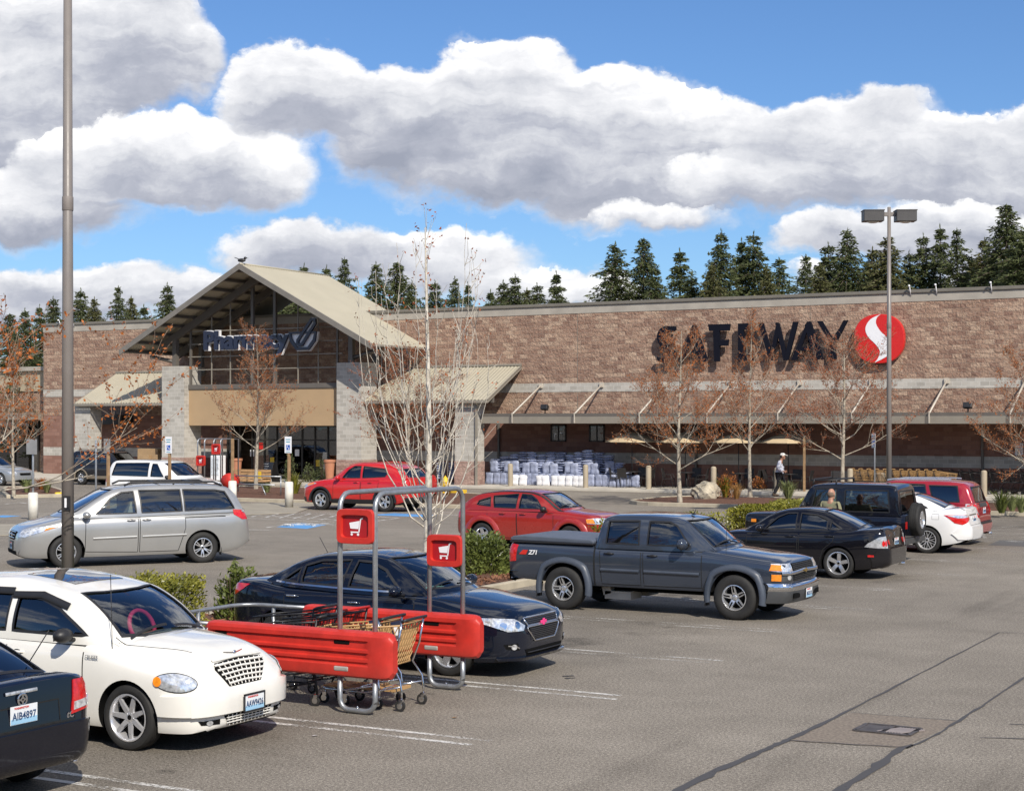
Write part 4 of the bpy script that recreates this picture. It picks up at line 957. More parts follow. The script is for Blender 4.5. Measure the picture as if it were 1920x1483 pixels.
# ---- black off-roader with spare wheel
def offroader():
    p = paint('black_jeep_paint', (.007, .008, .014), dirt=.18, rough=.25)
    c = Car('off_roader', 'boxy black off-roader with spare wheel on its tailgate between black and white sedans', 'car', 3.85, 1.66, (.62, 2.99), (.36, .235), p,
        [(0, .80), (.02, 1.0), (.08, 1.04), (1.2, 1.10), (1.3, 1.12), (3.7, 1.12), (3.72, 1.1)], [(0, .55), (.3, .45), (3.72, .45)],
        [(0, .50), (.05, .56), (1.1, .72), (1.35, .78), (3.7, .78), (3.72, .77)], crown=.02, arch=.42, well=.42, tub0=.3, tub1=.12)
    c.cabin([(1.25, 1.12), (1.4, 1.3), (1.6, 1.62), (1.72, 1.73), (2.2, 1.77), (3.4, 1.765), (3.6, 1.74), (3.66, 1.65), (3.74, 1.12)], 1.11, [(1.25, .70), (1.6, .74), (3.74, .76)], tum=.06, rr=.05, kf=.02, kr=0, xt0=1.7, xt1=3.6, crown=.03)
    c.cut_low()
    c.holes([('windscreen', M_GL_CLEAR, 'top', [(1.30, -.62), (1.30, .62), (1.60, .60), (1.60, -.60)]),
             ('side_window', M_GL_CLEAR, 'side', [(1.68, 1.18), (2.28, 1.18), (2.28, 1.66), (1.80, 1.66)]),
             ('side_window', M_GL_MID, 'side', [(2.46, 1.16), (3.50, 1.16), (3.46, 1.64), (2.48, 1.64)]),
             ('rear_window', M_GL_MID, 'rear', [(-.58, 1.16), (.58, 1.16), (.56, 1.62), (-.56, 1.62)])])
    c.doors([[(1.45, .5), (2.35, .5), (2.35, 1.08), (1.45, 1.08)]], [(2.2, .98)], M_BLK)
    for ax in c.axles:
        for sg in (1, -1):
            mb = MB(); pts = [(-.50, .62), (-.42, .76), (.30, .80), (.48, .66), (.56, .5)]
            V_ = []
            for a, z in pts: V_ += [(c.X(ax)-a, sg*.55, z), (c.X(ax)-a, sg*.83, z), (c.X(ax)-a, sg*.83, z-.05), (c.X(ax)-a, sg*.55, z-.05)]
            mb.add(V_, [(i*4+j, i*4+(j+1) % 4, (i+1)*4+(j+1) % 4, (i+1)*4+j) for i in range(4) for j in range(4)]); mb.build('wing_guard', [M_BLK], c.root, bevel=.01)
    for nm, x0, x1 in (('bumper', -.05, .08), ('rear_bumper', 3.72, 3.9)): mb = MB(); mb.box(((c.X(x0)+c.X(x1))/2, 0, .52), (x1-x0, 1.62, .14)); mb.build(nm, [M_GREYPL], c.root, bevel=.02)
    tm = tyre_mesh(.375, .25, .2); rm = rim_mesh('plain', .2, .25, M_ALLOY, n=5, sw=.10)
    o = bpy.data.objects.new('spare_wheel', tm); COL.objects.link(o); setpar(o, c.root); o.location = (c.X(3.93), .04, .98); o.rotation_euler = (0, 0, R(90))
    q = bpy.data.objects.new('rim', rm); COL.objects.link(q); setpar(q, o)
    br = MB(); br.box((c.X(3.78), .04, .98), (.16, .3, .3)); br.build('spare_carrier', [M_BLK], c.root, bevel=.01)
    c.patch('tail_lamp', M_RED_L, [(3.72, .62, .80), (3.72, .76, .80), (3.72, .76, .95), (3.72, .62, .95)], 'rear', off=.03, skirt=.03, mirror=True)
    c.patch('side_marker', M_AMB, [(.2, .56, .85), (.32, .6, .85), (.32, .6, .92), (.2, .56, .92)], 80, off=.01, mirror=True)
    c.wheels('plain', .2, M_ALLOY, n=5, sw=.09, off_y=-.06); c.mirrors(1.55, 1.25, .72, M_BLK, (.05, .11, .09)); c.seats(2.3, 1.2, M_SEAT, gap=.9)
    rk = MB()
    for y in (-.62, .62): rk.tube([(c.X(1.65), y, 1.84), (c.X(2.3), y, 1.86)], .016, 8)
    for x in (1.72, 2.25): rk.tube([(c.X(x), -.66, 1.76), (c.X(x), -.62, 1.87), (c.X(x), .62, 1.87), (c.X(x), .66, 1.76)], .018, 8)
    rk.build('roof_rack', [M_BLK], c.root)
    h = MB(); h.lathe([(.03, -.01), (.085, -.01), (.09, .012), (.03, .012)], 18, (c.X(3.2), -.79, .92), 'y'); h.build('fuel_cap', [M_BLK], c.root)
    return c

# ---- white sedan, tail to the right
def white_sedan():
    p = paint('pearl_paint', (.80, .80, .80), dirt=.08, rough=.2)
    c = Car('parked_car', 'white sedan with black spoked wheels parked beside the off-roader', 'car', 4.64, 1.78, (.92, 3.62), (.325, .22), p,
        [(0, .5), (.05, .66), (.2, .76), (.6, .84), (1.2, .97), (1.5, .98), (3.6, 1.03), (4.1, 1.09), (4.42, 1.10), (4.50, 1.05), (4.56, .85), (4.64, .62)],
        [(0, .3), (.1, .2), (.5, .17), (3.9, .18), (4.3, .24), (4.64, .36)],
        [(0, .45), (.05, .62), (.2, .8), (.5, .875), (3.7, .89), (4.1, .87), (4.4, .80), (4.56, .70), (4.64, .58)], crown=.025, arch=.375)
    c.cabin([(1.15, .99), (1.5, 1.16), (1.95, 1.36), (2.3, 1.435), (2.75, 1.455), (3.2, 1.41), (3.7, 1.26), (4.15, 1.08)], [(1.2, .98), (4.1, 1.05)],
        [(1.15, .70), (1.9, .81), (3.5, .81), (4.15, .70)], tum=.22, xt0=2.05, xt1=3.2, kr=.16)
    c.cut_low()
    c.holes([('windscreen', M_GL_MID, 'top', ws(1.28, .62, 1.95, .5, .14)), ('side_window', M_GL_TINT, 'side', [(1.8, 1.03), (2.6, 1.04), (2.57, 1.375), (2.3, 1.365), (2.05, 1.27)]),
             ('side_window', M_GL_TINT, 'side', [(2.68, 1.04), (3.35, 1.07), (3.62, 1.11), (3.1, 1.33), (2.66, 1.375)]), ('rear_window', M_GL_TINT, 'top', [(3.22, -.48), (3.98, -.56), (3.98, .56), (3.22, .48)])])
    c.doors([[(1.45, .3), (2.6, .27), (2.63, .95), (1.48, .93)], [(2.64, .27), (3.18, .28), (3.3, .6), (3.5, .8), (3.55, 1.0), (2.67, .95)]], [(2.45, .9), (3.42, .93)])
    c.patch('bumper', p, [(4.6, -.78, .36), (4.6, .78, .36), (4.6, .84, .5), (4.6, .80, .66), (4.6, -.80, .66), (4.6, -.84, .5)], 'rear', off=.03, skirt=.035)
    c.patch('lower_bumper', M_BLK, [(4.6, -.56, .29), (4.6, .56, .29), (4.6, .66, .37), (4.6, -.66, .37)], 'rear', off=.034, skirt=.03)
    c.patch('tail_lamp', M_RED_L, [(4.55, .45, .84), (4.45, .75, .72), (4.3, .83, .76), (4.05, .86, .95), (4.3, .81, .96), (4.5, .6, .96), (4.55, .45, .94)], 145, off=.010, mirror=True)
    c.patch('tail_lamp_strip', M_WHT_L, [(4.54, .47, .90), (4.35, .78, .88), (4.12, .85, .935), (4.3, .81, .955), (4.52, .5, .95)], 145, off=.015, mirror=True)
    c.line('fuel_flap', M_SEAM, [(3.75, -.5, .84), (3.92, -.5, .84), (3.92, -.5, .97), (3.75, -.5, .97)], 'side', .006, True, sg=-1); c.line('fuel_flap', M_SEAM, [(3.75, .5, .84), (3.92, .5, .84), (3.92, .5, .97), (3.75, .5, .97)], 'side', .006, True, sg=1)
    c.line('boot_gap', M_SEAM, [(4.5, -.5, 1.05), (4.58, -.48, .70), (4.58, .48, .70), (4.5, .5, 1.05)], 'rear', .008)
    c.line('chrome_strip', M_CHROME, [(4.55, -.35, .94), (4.55, .35, .94)], 'rear', .03, off=.008)
    c.line('spoiler', p, [(4.44, -.62, 2), (4.48, 0, 2), (4.44, .62, 2)], 'top', .09, off=.0, thick=.022)
    c.plate(4.55, .83, True, 'AYR7304'); c.wheels('vee', .232, M_ALLOYD, n=9, sw=.035); c.mirrors(1.78, 1.02, .81); c.seats(2.5, 1.05)
    return c

def suv(name, label, p, L, W, ax, tyre, top, bot, wid, roof, belt, wb, wins, doors, tum, style, rr, n, sw, detail, arch=None, rim=None, low=None, xt=(1.9, None), crown=.03, handles=None, lo_z=.42, mirror_=None, seatx=2.4, seatm=None, **k):
    c = Car(name, label, 'car', L, W, ax, tyre, p, top, bot, wid, crown=.03, arch=arch or tyre[0]+.055, **k)
    c.cabin(roof, belt, wb, tum=tum, xt0=xt[0], xt1=xt[1], crown=crown, kr=.05, rr=.08)
    c.cut_low(); c.holes(wins); c.doors(doors, handles or [((d[1][0]-.16), interp(belt, 2)-.11) for d in doors])
    if low is not None:
        for sg in (1, -1): c.patch('cladding', low, [(ax[0]+.42, sg*.5, .2), (ax[1]-.42, sg*.5, .2), (ax[1]-.42, sg*.5, lo_z), (ax[0]+.42, sg*.5, lo_z)], 'side', off=.012, sg=sg)
        c.patch('bumper', low, [(0, -W/2+.12, .24), (0, W/2-.12, .24), (0, W/2-.1, .44), (0, -W/2+.1, .44)], 'front', off=.02, skirt=.03)
        c.patch('rear_bumper', low, [(L, -W/2+.12, .26), (L, W/2-.12, .26), (L, W/2-.1, .5), (L, -W/2+.1, .5)], 'rear', off=.03, skirt=.04)
        for sg in (1, -1):
            for a in ax:
                mb = MB(); V_ = []; N = 20; ra = c.arch_r
                for i in range(N+1):
                    an = R(-5+190*i/N)
                    for (r, y) in ((ra-.002, W/2-.05), (ra-.002, W/2+.012), (ra+.06, W/2+.012), (ra+.065, W/2-.05)): V_.append((c.X(a)-r*math.cos(an), sg*y, c.tr+r*math.sin(an)))
                mb.add(V_, [(i*4+j, i*4+j+1, (i+1)*4+j+1, (i+1)*4+j) for i in range(N) for j in range(3)], 0, True); mb.build('arch_trim', [low], c.root, sharp=40)
    c.wheels(style, rr, rim, n=n, sw=sw)
    c.mirrors(roof[0][0]+.55, interp(belt, 1.6)+.02, interp(wb, 1.8)-.0, mirror_)
    c.seats(seatx, interp(belt, 2.2)+.05, seatm)
    detail(c); return c

def red_suv():
    p = paint('crimson_paint', (.34, .010, .022), dirt=.12, rough=.22, metal=.15)
    def det(c):
        for sg in (1, -1):
            c.line('roof_rail', M_ALLOY, [(2.0, sg*.55, 2), (3.7, sg*.55, 2)], 'top', .05, off=.03, thick=.03, sg=sg)
        c.patch('tail_lamp', M_RED_L, [(4.42, .66, .82), (4.3, .86, .82), (4.15, .88, .9), (4.2, .87, 1.1), (4.4, .68, 1.1)], 140, off=.012, mirror=True)
        c.line('lamp_trim', M_WHT_L, [(4.4, .67, 1.08), (4.2, .87, 1.08), (4.16, .88, .86), (4.4, .67, .83)], 140, .03, off=.016, mirror=True)
        c.patch('tail_gate_trim', M_GREYPL, [(4.4, -.35, 1.0), (4.4, .35, 1.0), (4.4, .35, 1.10), (4.4, -.35, 1.10)], 'rear', off=.02)
        c.plate(4.42, .90, True, 'AJT6612'); c.line('tailgate_gap', M_SEAM, [(4.4, -.66, 1.15), (4.4, -.66, .62), (4.4, .66, .62), (4.4, .66, 1.15)], 'rear', .01)
        c.patch('bumper_step', M_BLK, [(4.4, -.6, .56), (4.4, .6, .56), (4.4, .6, .61), (4.4, -.6, .61)], 'rear', off=.05, skirt=.05)
        c.patch('bumper', p, [(4.4, -.80, .3), (4.4, .80, .3), (4.4, .84, .45), (4.4, .8, .56), (4.4, -.8, .56), (4.4, -.84, .45)], 'rear', off=.045, skirt=.05)
        x = MB(); x.cyl((c.X(4.3), -.5, .28), (c.X(4.52), -.5, .27), .03); x.build('exhaust_pipe', [M_CHROME], c.root)
    return suv('parked_car', 'crimson sport utility car with silver roof rails parked behind the white sedan', p, 4.44, 1.80, (.88, 3.50), (.35, .225),
        [(0, .66), (.04, .86), (.2, .98), (.8, 1.03), (1.2, 1.08), (4.1, 1.10), (4.35, 1.08), (4.42, .9), (4.44, .7)], [(0, .35), (.2, .25), (3.9, .26), (4.44, .36)],
        [(0, .55), (.1, .76), (.3, .87), (3.9, .9), (4.3, .86), (4.4, .8), (4.44, .74)],
        [(1.1, 1.09), (1.5, 1.36), (1.85, 1.58), (2.2, 1.66), (3.4, 1.67), (4.0, 1.63), (4.18, 1.54), (4.38, 1.09)], 1.09, [(1.1, .74), (2, .86), (4.0, .85), (4.38, .80)],
        [('windscreen', M_GL_MID, 'top', ws(1.2, .66, 1.8, .58)), ('side_window', M_GL_MID, 'side', [(1.75, 1.14), (2.45, 1.14), (2.42, 1.58), (2.05, 1.55)]), ('side_window', M_GL_MID, 'side', [(2.55, 1.14), (3.15, 1.14), (3.05, 1.58), (2.52, 1.59)]),
         ('quarter_window', M_GL_TINT, 'side', [(3.30, 1.14), (3.98, 1.14), (3.90, 1.55), (3.16, 1.56)]), ('rear_window', M_GL_TINT, 'rear', [(-.6, 1.13), (.6, 1.13), (.55, 1.52), (-.55, 1.52)])],
        [[(1.4, .35), (2.5, .33), (2.5, 1.05), (1.4, 1.04)], [(2.52, .33), (3.0, .34), (3.25, .8), (3.28, 1.05), (2.52, 1.05)]], .13, 'plain', .21, 5, .07, det)

def red_wagon():
    p = paint('brick_red_paint', (.33, .018, .012), dirt=.14, rough=.24, metal=.1)
    def det(c):
        for ax in c.axles:   # flared wings
            for sg in (1, -1):
                mb = MB(); V_ = []; N = 22
                for i in range(N+1):
                    an = R(-8+196*i/N)
                    for (r, y) in ((.398, .83), (.396, .89), (.42, .905), (.47, .90), (.53, .875), (.56, .85)): V_.append((c.X(ax)-r*math.cos(an), sg*y, c.tr+r*math.sin(an)))
                mb.add(V_, [(i*6+j, i*6+j+1, (i+1)*6+j+1, (i+1)*6+j) for i in range(N) for j in range(5)], 0, True); mb.build('wing_flare', [p], c.root)
        c.line('roof_strip', M_BLK, [(1.15, .72, 2), (1.6, .66, 2), (2.1, .60, 2), (3.4, .59, 2), (4.0, .60, 2)], 'top', .045, off=.006, mirror=True)
        c.patch('headlight', M_WHT_L, [(.05, .48, .72), (.1, .48, .88), (.25, .78, .88), (.4, .85, .86), (.4, .86, .74)], 30, off=.01, mirror=True)
        c.patch('indicator', M_AMB, [(.22, .80, .75), (.4, .87, .75), (.42, .87, .85), (.25, .82, .86)], 45, off=.016, mirror=True)
        c.patch('grille', M_DARK, [(0, -.42, .6), (0, .42, .6), (0, .44, .84), (0, -.44, .84)], 'front', off=.006)
        c.patch('tail_lamp', M_RED_L, [(4.4, .68, .8), (4.2, .86, .8), (4.2, .86, 1.0), (4.4, .7, 1.0)], 140, off=.01, mirror=True)
        for y0, y1 in ((-.6, -.05), (.05, .58)): c.line('wiper', M_BLK, [(1.27+.1*abs(y0), y0, 2), (1.30, y1, 2)], 'top', .025, off=.012, thick=.01, surf=c.cab_surf)
        a = MB(); a.tube([(c.X(1.2), -.72, 1.03), (c.X(1.22), -.72, 1.45)], .004, 5); a.build('aerial', [M_BLK], c.root)
    return suv('parked_car', 'brick red five-door wagon with black roof strips behind the pickup bed', p, 4.41, 1.76, (.92, 3.55), (.34, .215),
        [(0, .6), (.03, .78), (.12, .90), (.35, .96), (.8, 1.0), (1.2, 1.04), (4.0, 1.06), (4.28, 1.05), (4.36, .9), (4.41, .6)], [(0, .33), (.2, .22), (3.9, .23), (4.41, .38)],
        [(0, .5), (.05, .68), (.15, .79), (.4, .85), (3.8, .86), (4.2, .84), (4.36, .76), (4.41, .68)],
        [(1.1, 1.04), (1.5, 1.28), (1.9, 1.46), (2.3, 1.53), (2.9, 1.535), (3.5, 1.48), (3.9, 1.38), (4.2, 1.20), (4.34, 1.05)], 1.04, [(1.1, .72), (1.9, .82), (3.9, .82), (4.34, .76)],
        [('windscreen', M_GL_CLEAR, 'top', ws(1.2, .64, 1.85, .54)), ('side_window', M_GL_CLEAR, 'side', [(1.75, 1.09), (2.45, 1.09), (2.43, 1.46), (2.15, 1.44), (1.95, 1.32)]), ('side_window', M_GL_MID, 'side', [(2.55, 1.09), (3.2, 1.10), (3.28, 1.39), (2.53, 1.46)]),
         ('quarter_window', M_GL_MID, 'side', [(3.32, 1.12), (3.75, 1.16), (3.70, 1.26), (3.37, 1.36)]), ('rear_window', M_GL_TINT, 'top', [(3.86, -.5), (4.18, -.56), (4.18, .56), (3.86, .5)])],
        [[(1.4, .32), (2.48, .3), (2.5, 1.0), (1.42, .98)], [(2.5, .3), (3.1, .31), (3.2, .6), (3.4, .8), (3.4, 1.01), (2.52, 1.0)]], .18, 'plain', .21, 5, .085, det, seatm=M_SEAT, mirror_=M_BLK, seatx=2.45)

def red_crossover():
    p = paint('bright_red_paint', (.52, .010, .010), dirt=.08, rough=.2)
    def det(c):
        c.patch('headlight', M_WHT_L, [(.08, .5, .72), (.2, .78, .74), (.7, .88, .92), (.6, .86, .94), (.15, .6, .84)], 35, off=.01, mirror=True)
        c.patch('indicator', M_AMB, [(.3, .84, .83), (.62, .88, .91), (.55, .88, .93), (.3, .84, .88)], 60, off=.016, mirror=True)
        c.patch('grille', M_DARK, [(0, -.35, .72), (0, .35, .72), (0, .38, .8), (0, -.38, .8)], 'front', off=.006)
        c.patch('tail_lamp', M_RED_L, [(4.4, .45, .95), (4.2, .86, .93), (4.05, .88, 1.0), (4.4, .5, 1.08)], 140, off=.01, mirror=True)
        c.line('roof_rail', M_RED_L if False else p, [(1.9, .6, 2), (3.6, .6, 2)], 'top', .03, off=.012, thick=.02, mirror=True)
        b = MB(); b.tube([(c.X(3.98), -.90, 1.05), (c.X(4.02), -.93, 1.0), (c.X(4.12), -.9, .98)], .035, 8); b.build('lamp_glint', [M_WHT_L], c.root)
    return suv('parked_car', 'bright red crossover with tinted glass in the stall before the shop entrance', p, 4.44, 1.85, (.88, 3.52), (.355, .225),
        [(0, .62), (.04, .8), (.15, .88), (.5, .98), (1.2, 1.08), (4.1, 1.14), (4.34, 1.12), (4.40, .9), (4.44, .7)], [(0, .32), (.2, .24), (3.9, .25), (4.44, .4)],
        [(0, .5), (.05, .7), (.2, .83), (.5, .9), (3.8, .925), (4.2, .89), (4.38, .80), (4.44, .74)],
        [(1.1, 1.08), (1.5, 1.32), (1.9, 1.52), (2.3, 1.61), (3.0, 1.635), (3.7, 1.57), (4.0, 1.47), (4.36, 1.14)], [(1.1, 1.07), (4.3, 1.13)], [(1.1, .74), (2, .86), (3.9, .85), (4.36, .8)],
        [('windscreen', M_GL_MID, 'top', ws(1.2, .66, 1.85, .56)), ('side_window', M_GL_CLEAR, 'side', [(1.75, 1.13), (2.5, 1.14), (2.47, 1.53), (2.2, 1.53), (1.98, 1.4)]), ('side_window', M_GL_TINT, 'side', [(2.6, 1.14), (3.5, 1.19), (3.6, 1.3), (3.45, 1.45), (2.58, 1.53)]),
         ('rear_window', M_GL_TINT, 'rear', [(-.6, 1.18), (.6, 1.18), (.55, 1.45), (-.55, 1.45)])],
        [[(1.4, .42), (2.52, .4), (2.54, 1.03), (1.42, 1.02)], [(2.55, .4), (3.1, .41), (3.25, .8), (3.3, 1.06), (2.57, 1.04)]], .15, 'plain', .225, 5, .075, det, low=M_BLK, lo_z=.40, mirror_=p)

def silver_van():
    p = paint('silver_paint', (.42, .42, .41), dirt=.14, rough=.3, metal=.55)
    def det(c):
        for sg in (1, -1):
            c.line('body_line', M_SEAM, [(1.4, sg*.5, 1.0), (3.4, sg*.5, 1.04), (4.6, sg*.5, 1.06)], 'side', .006, sg=sg)
            c.line('door_moulding', p, [(1.55, sg*.5, .62), (2.5, sg*.5, .635)], 'side', .05, off=.006, thick=.012, sg=sg); c.line('door_moulding', p, [(2.62, sg*.5, .635), (3.6, sg*.5, .65)], 'side', .05, off=.006, thick=.012, sg=sg)
            c.line('slide_rail', M_SEAM, [(3.55, sg*.5, 1.02), (4.5, sg*.5, 1.035)], 'side', .022, sg=sg)
            rr_ = MB(); h0, _ = c.cab_surf.hit(Vector((c.X(3.0), sg*.60, 1.7)), Vector((0, 0, -1))); z = h0.z
            rr_.tube([(c.X(2.3), sg*.61, z-.01), (c.X(2.45), sg*.6, z+.06), (c.X(4.3), sg*.6, z+.045), (c.X(4.5), sg*.61, z-.04)], .022, 8)
            rr_.tube([(c.X(3.4), sg*.6, z+.05), (c.X(3.4), sg*.6, z-.03)], .02, 6); rr_.build('roof_rail', [M_BLK], c.root)
        xb = MB()
        for x in (3.1, 3.9): xb.tube([(c.X(x), -.6, 1.80), (c.X(x), .6, 1.80)], .016, 8)
        xb.build('roof_bar', [M_BLK], c.root)
        c.patch('headlight', M_WHT_L, [(.12, .50, .68), (.25, .74, .68), (.55, .90, .80), (.85, .93, .90), (.5, .84, .90), (.2, .6, .82)], 35, off=.01, mirror=True)
        c.patch('indicator', M_AMB, [(.55, .9, .81), (.83, .93, .895), (.6, .88, .87)], 55, off=.016, mirror=True)
        c.patch('grille', M_DARK, [(0, -.30, .60), (0, .30, .60), (0, .40, .78), (0, -.40, .78)], 'front', off=.008)
        for z in (.64, .70, .76): c.line('grille_bar', M_CHROME, [(0, -.33, z), (0, .33, z)], 'front', .02, off=.014, thick=.01)
        e = MB(); h, _ = c.surf.hit(Vector((c.X(0), 0, .7)), Vector((-1, 0, 0))); e.lathe([(.0, .012), (.05, .012), (.055, 0)], 16, (h.x+.02, 0, .70), 'x'); e.build('round_badge', [M_CHROME], c.root)
        c.patch('air_intake', M_DARK, [(0, -.5, .30), (0, .5, .30), (0, .52, .37), (0, -.52, .37)], 'front', off=.01)
        c.line('fog_trim', M_ALLOY, [(.15, .52, .30), (.18, .60, .40)], 30, .03, off=.012, mirror=True)
        c.plate(0, .47, False, '427YDK', frame=M_BLK)
        c.patch('tail_lamp', M_RED_L, [(5.05, .78, .95), (4.9, .93, .95), (4.72, .95, 1.06), (4.72, .95, 1.18), (5.0, .85, 1.16)], 125, off=.010, mirror=True)
        c.patch('tail_lamp_strip', M_WHT_L, [(5.0, .85, 1.11), (4.75, .95, 1.12), (4.74, .95, 1.17), (5.0, .85, 1.165)], 125, off=.015, mirror=True)
        c.patch('sunroof', M_SUNROOF, [(2.05, -.35, 2), (2.55, -.35, 2), (2.55, .35, 2), (2.05, .35, 2)], 'top', off=.005)
        for ax in c.axles[1:]:
            for sg in (1, -1): m_ = MB(); m_.box((c.X(ax)-.42, sg*.86, .27), (.012, .16, .2)); m_.build('mud_flap', [M_BLK], c.root)
    return suv('moving_minivan', 'silver minivan with black roof rails driving left across the lane', p, 5.1, 1.95, (.98, 3.98), (.345, .235),
        [(0, .52), (.03, .70), (.12, .82), (.3, .90), (.7, 1.0), (1.1, 1.08), (4.5, 1.14), (4.95, 1.14), (5.03, 1.0), (5.08, .8), (5.1, .6)], [(0, .30), (.15, .22), (.5, .2), (4.4, .21), (4.8, .28), (5.1, .42)],
        [(0, .50), (.03, .66), (.1, .78), (.25, .88), (.5, .95), (.9, .975), (4.3, .975), (4.75, .95), (5.0, .87), (5.1, .78)],
        [(.85, 1.08), (1.2, 1.24), (1.6, 1.45), (2.0, 1.64), (2.3, 1.70), (3.2, 1.745), (4.2, 1.72), (4.62, 1.66), (4.8, 1.52), (5.0, 1.16)], [(.8, 1.07), (2, 1.09), (4.9, 1.15)], [(.85, .76), (1.6, .90), (2.4, .94), (4.5, .92), (5.0, .86)],
        [('windscreen', M_GL_CLEAR, 'top', ws(1.0, .72, 1.95, .60, .2, .1)), ('side_window', M_GL_CLEAR, 'side', [(1.62, 1.14), (2.50, 1.15), (2.46, 1.62), (2.2, 1.60), (1.95, 1.47)]),
         ('side_window', M_GL_TINT, 'side', [(2.62, 1.15), (3.52, 1.17), (3.50, 1.64), (2.58, 1.64)]), ('quarter_window', M_GL_TINT, 'side', [(3.58, 1.17), (4.72, 1.20), (4.52, 1.58), (4.3, 1.62), (3.56, 1.64)]),
         ('rear_window', M_GL_TINT, 'rear', [(-.66, 1.2), (.66, 1.2), (.6, 1.54), (-.6, 1.54)])],
        [[(1.38, .34), (2.52, .30), (2.54, 1.07), (1.40, 1.04)], [(2.56, .30), (3.42, .30), (3.52, .6), (3.58, .8), (3.58, 1.09), (2.58, 1.07)]], .20, 'twin', .212, 6, .055, det, handles=[(2.38, .985), (2.72, .99)], xt=(2.1, 4.5), seatx=2.45, seatm=M_SEATL, arch=.40)

def white_van():
    p = paint('van_white_paint', (.80, .80, .79), dirt=.08, rough=.25)
    def det(c):
        c.patch('headlight', M_WHT_L, [(.05, .5, .70), (.2, .82, .70), (.35, .88, .74), (.3, .86, .84), (.08, .55, .84)], 30, off=.01, mirror=True)
        c.line('bumper_strip', M_BLK, [(.35, -.87, .5), (0, 0, .5), (.35, .87, .5)], 'front', .05, off=.01, thick=.01)
        c.patch('grille', M_BLK, [(0, -.42, .70), (0, .42, .70), (0, .42, .82), (0, -.42, .82)], 'front', off=.006)
        c.patch('tail_lamp', M_RED_L, [(4.72, .75, .85), (4.6, .88, .85), (4.6, .88, 1.15), (4.72, .75, 1.15)], 130, off=.01, mirror=True)
    return suv('parked_minivan', 'white minivan with dark side windows parked facing right before the entrance', p, 4.75, 1.83, (.95, 3.80), (.33, .205),
        [(0, .55), (.05, .78), (.2, .88), (.6, .97), (1.0, 1.04), (4.5, 1.08), (4.66, 1.06), (4.72, .8), (4.75, .6)], [(0, .3), (.2, .2), (4.3, .22), (4.75, .36)],
        [(0, .6), (.08, .76), (.3, .88), (.7, .915), (4.3, .915), (4.65, .87), (4.75, .8)],
        [(.85, 1.04), (1.3, 1.3), (1.8, 1.58), (2.2, 1.68), (3.4, 1.71), (4.3, 1.68), (4.5, 1.58), (4.7, 1.08)], 1.04, [(.85, .74), (1.8, .87), (4.4, .87), (4.7, .82)],
        [('windscreen', M_GL_MID, 'top', ws(1.0, .68, 1.8, .60, .15)), ('side_window', M_GL_MID, 'side', [(1.7, 1.09), (2.35, 1.1), (2.33, 1.59), (2.1, 1.58)]), ('side_window', M_GL_TINT, 'side', [(2.5, 1.1), (4.35, 1.12), (4.22, 1.59), (2.5, 1.62)]),
         ('rear_window', M_GL_TINT, 'rear', [(-.62, 1.15), (.62, 1.15), (.58, 1.52), (-.58, 1.52)])],
        [[(1.35, .3), (2.4, .28), (2.42, 1.02), (1.38, 1.0)], [(2.44, .28), (3.3, .28), (3.42, .7), (3.42, 1.03), (2.46, 1.02)]], .14, 'wide', .2, 6, .06, det, handles=[(2.28, .9), (2.6, .9)], mirror_=M_BLK)

def dark_suv():
    p = paint('charcoal_paint', (.012, .013, .018), dirt=.2, rough=.25)
    tan = mat('tan_trim', (.24, .20, .15), .45)
    def det(c):
        c.patch('tail_lamp', M_RED_L, [(4.7, .72, .85), (4.6, .86, .85), (4.6, .86, 1.1), (4.7, .72, 1.1)], 130, off=.01, mirror=True)
        c.patch('headlight', M_WHT_L, [(.05, .5, .75), (.25, .84, .75), (.25, .84, .9), (.05, .5, .9)], 30, off=.01, mirror=True)
        c.patch('grille', M_CHROME, [(0, -.4, .7), (0, .4, .7), (0, .4, .9), (0, -.4, .9)], 'front', off=.006)
        for sg in (1, -1): c.line('roof_rail', M_BLK, [(2.1, sg*.55, 2), (4.2, sg*.55, 2)], 'top', .04, off=.03, thick=.03)
    return suv('parked_car', 'dark sport utility car with tan lower trim in the shade left of the entrance', p, 4.75, 1.84, (.9, 3.72), (.36, .235),
        [(0, .7), (.05, .9), (.2, 1.0), (1.2, 1.08), (4.5, 1.1), (4.68, 1.08), (4.75, .7)], [(0, .4), (.2, .3), (4.3, .3), (4.75, .45)], [(0, .7), (.1, .82), (.3, .9), (4.4, .92), (4.7, .86), (4.75, .8)],
        [(1.15, 1.08), (1.6, 1.42), (1.95, 1.66), (2.3, 1.74), (4.1, 1.74), (4.4, 1.68), (4.68, 1.1)], 1.08, [(1.15, .78), (2, .87), (4.4, .87), (4.68, .82)],
        [('windscreen', M_GL_MID, 'top', ws(1.25, .68, 1.85, .6)), ('side_window', M_GL_MID, 'side', [(1.8, 1.13), (2.5, 1.13), (2.48, 1.64), (2.05, 1.62)]), ('side_window', M_GL_TINT, 'side', [(2.6, 1.13), (3.3, 1.13), (3.25, 1.65), (2.58, 1.65)]),
         ('quarter_window', M_GL_TINT, 'side', [(3.42, 1.13), (4.3, 1.14), (4.15, 1.62), (3.4, 1.64)]), ('rear_window', M_GL_TINT, 'rear', [(-.6, 1.15), (.6, 1.15), (.55, 1.55), (-.55, 1.55)])],
        [[(1.4, .4), (2.52, .38), (2.54, 1.04), (1.42, 1.03)], [(2.55, .38), (3.15, .39), (3.32, .8), (3.35, 1.05), (2.57, 1.04)]], .13, 'plain', .2, 5, .08, det, low=tan, lo_z=.48)

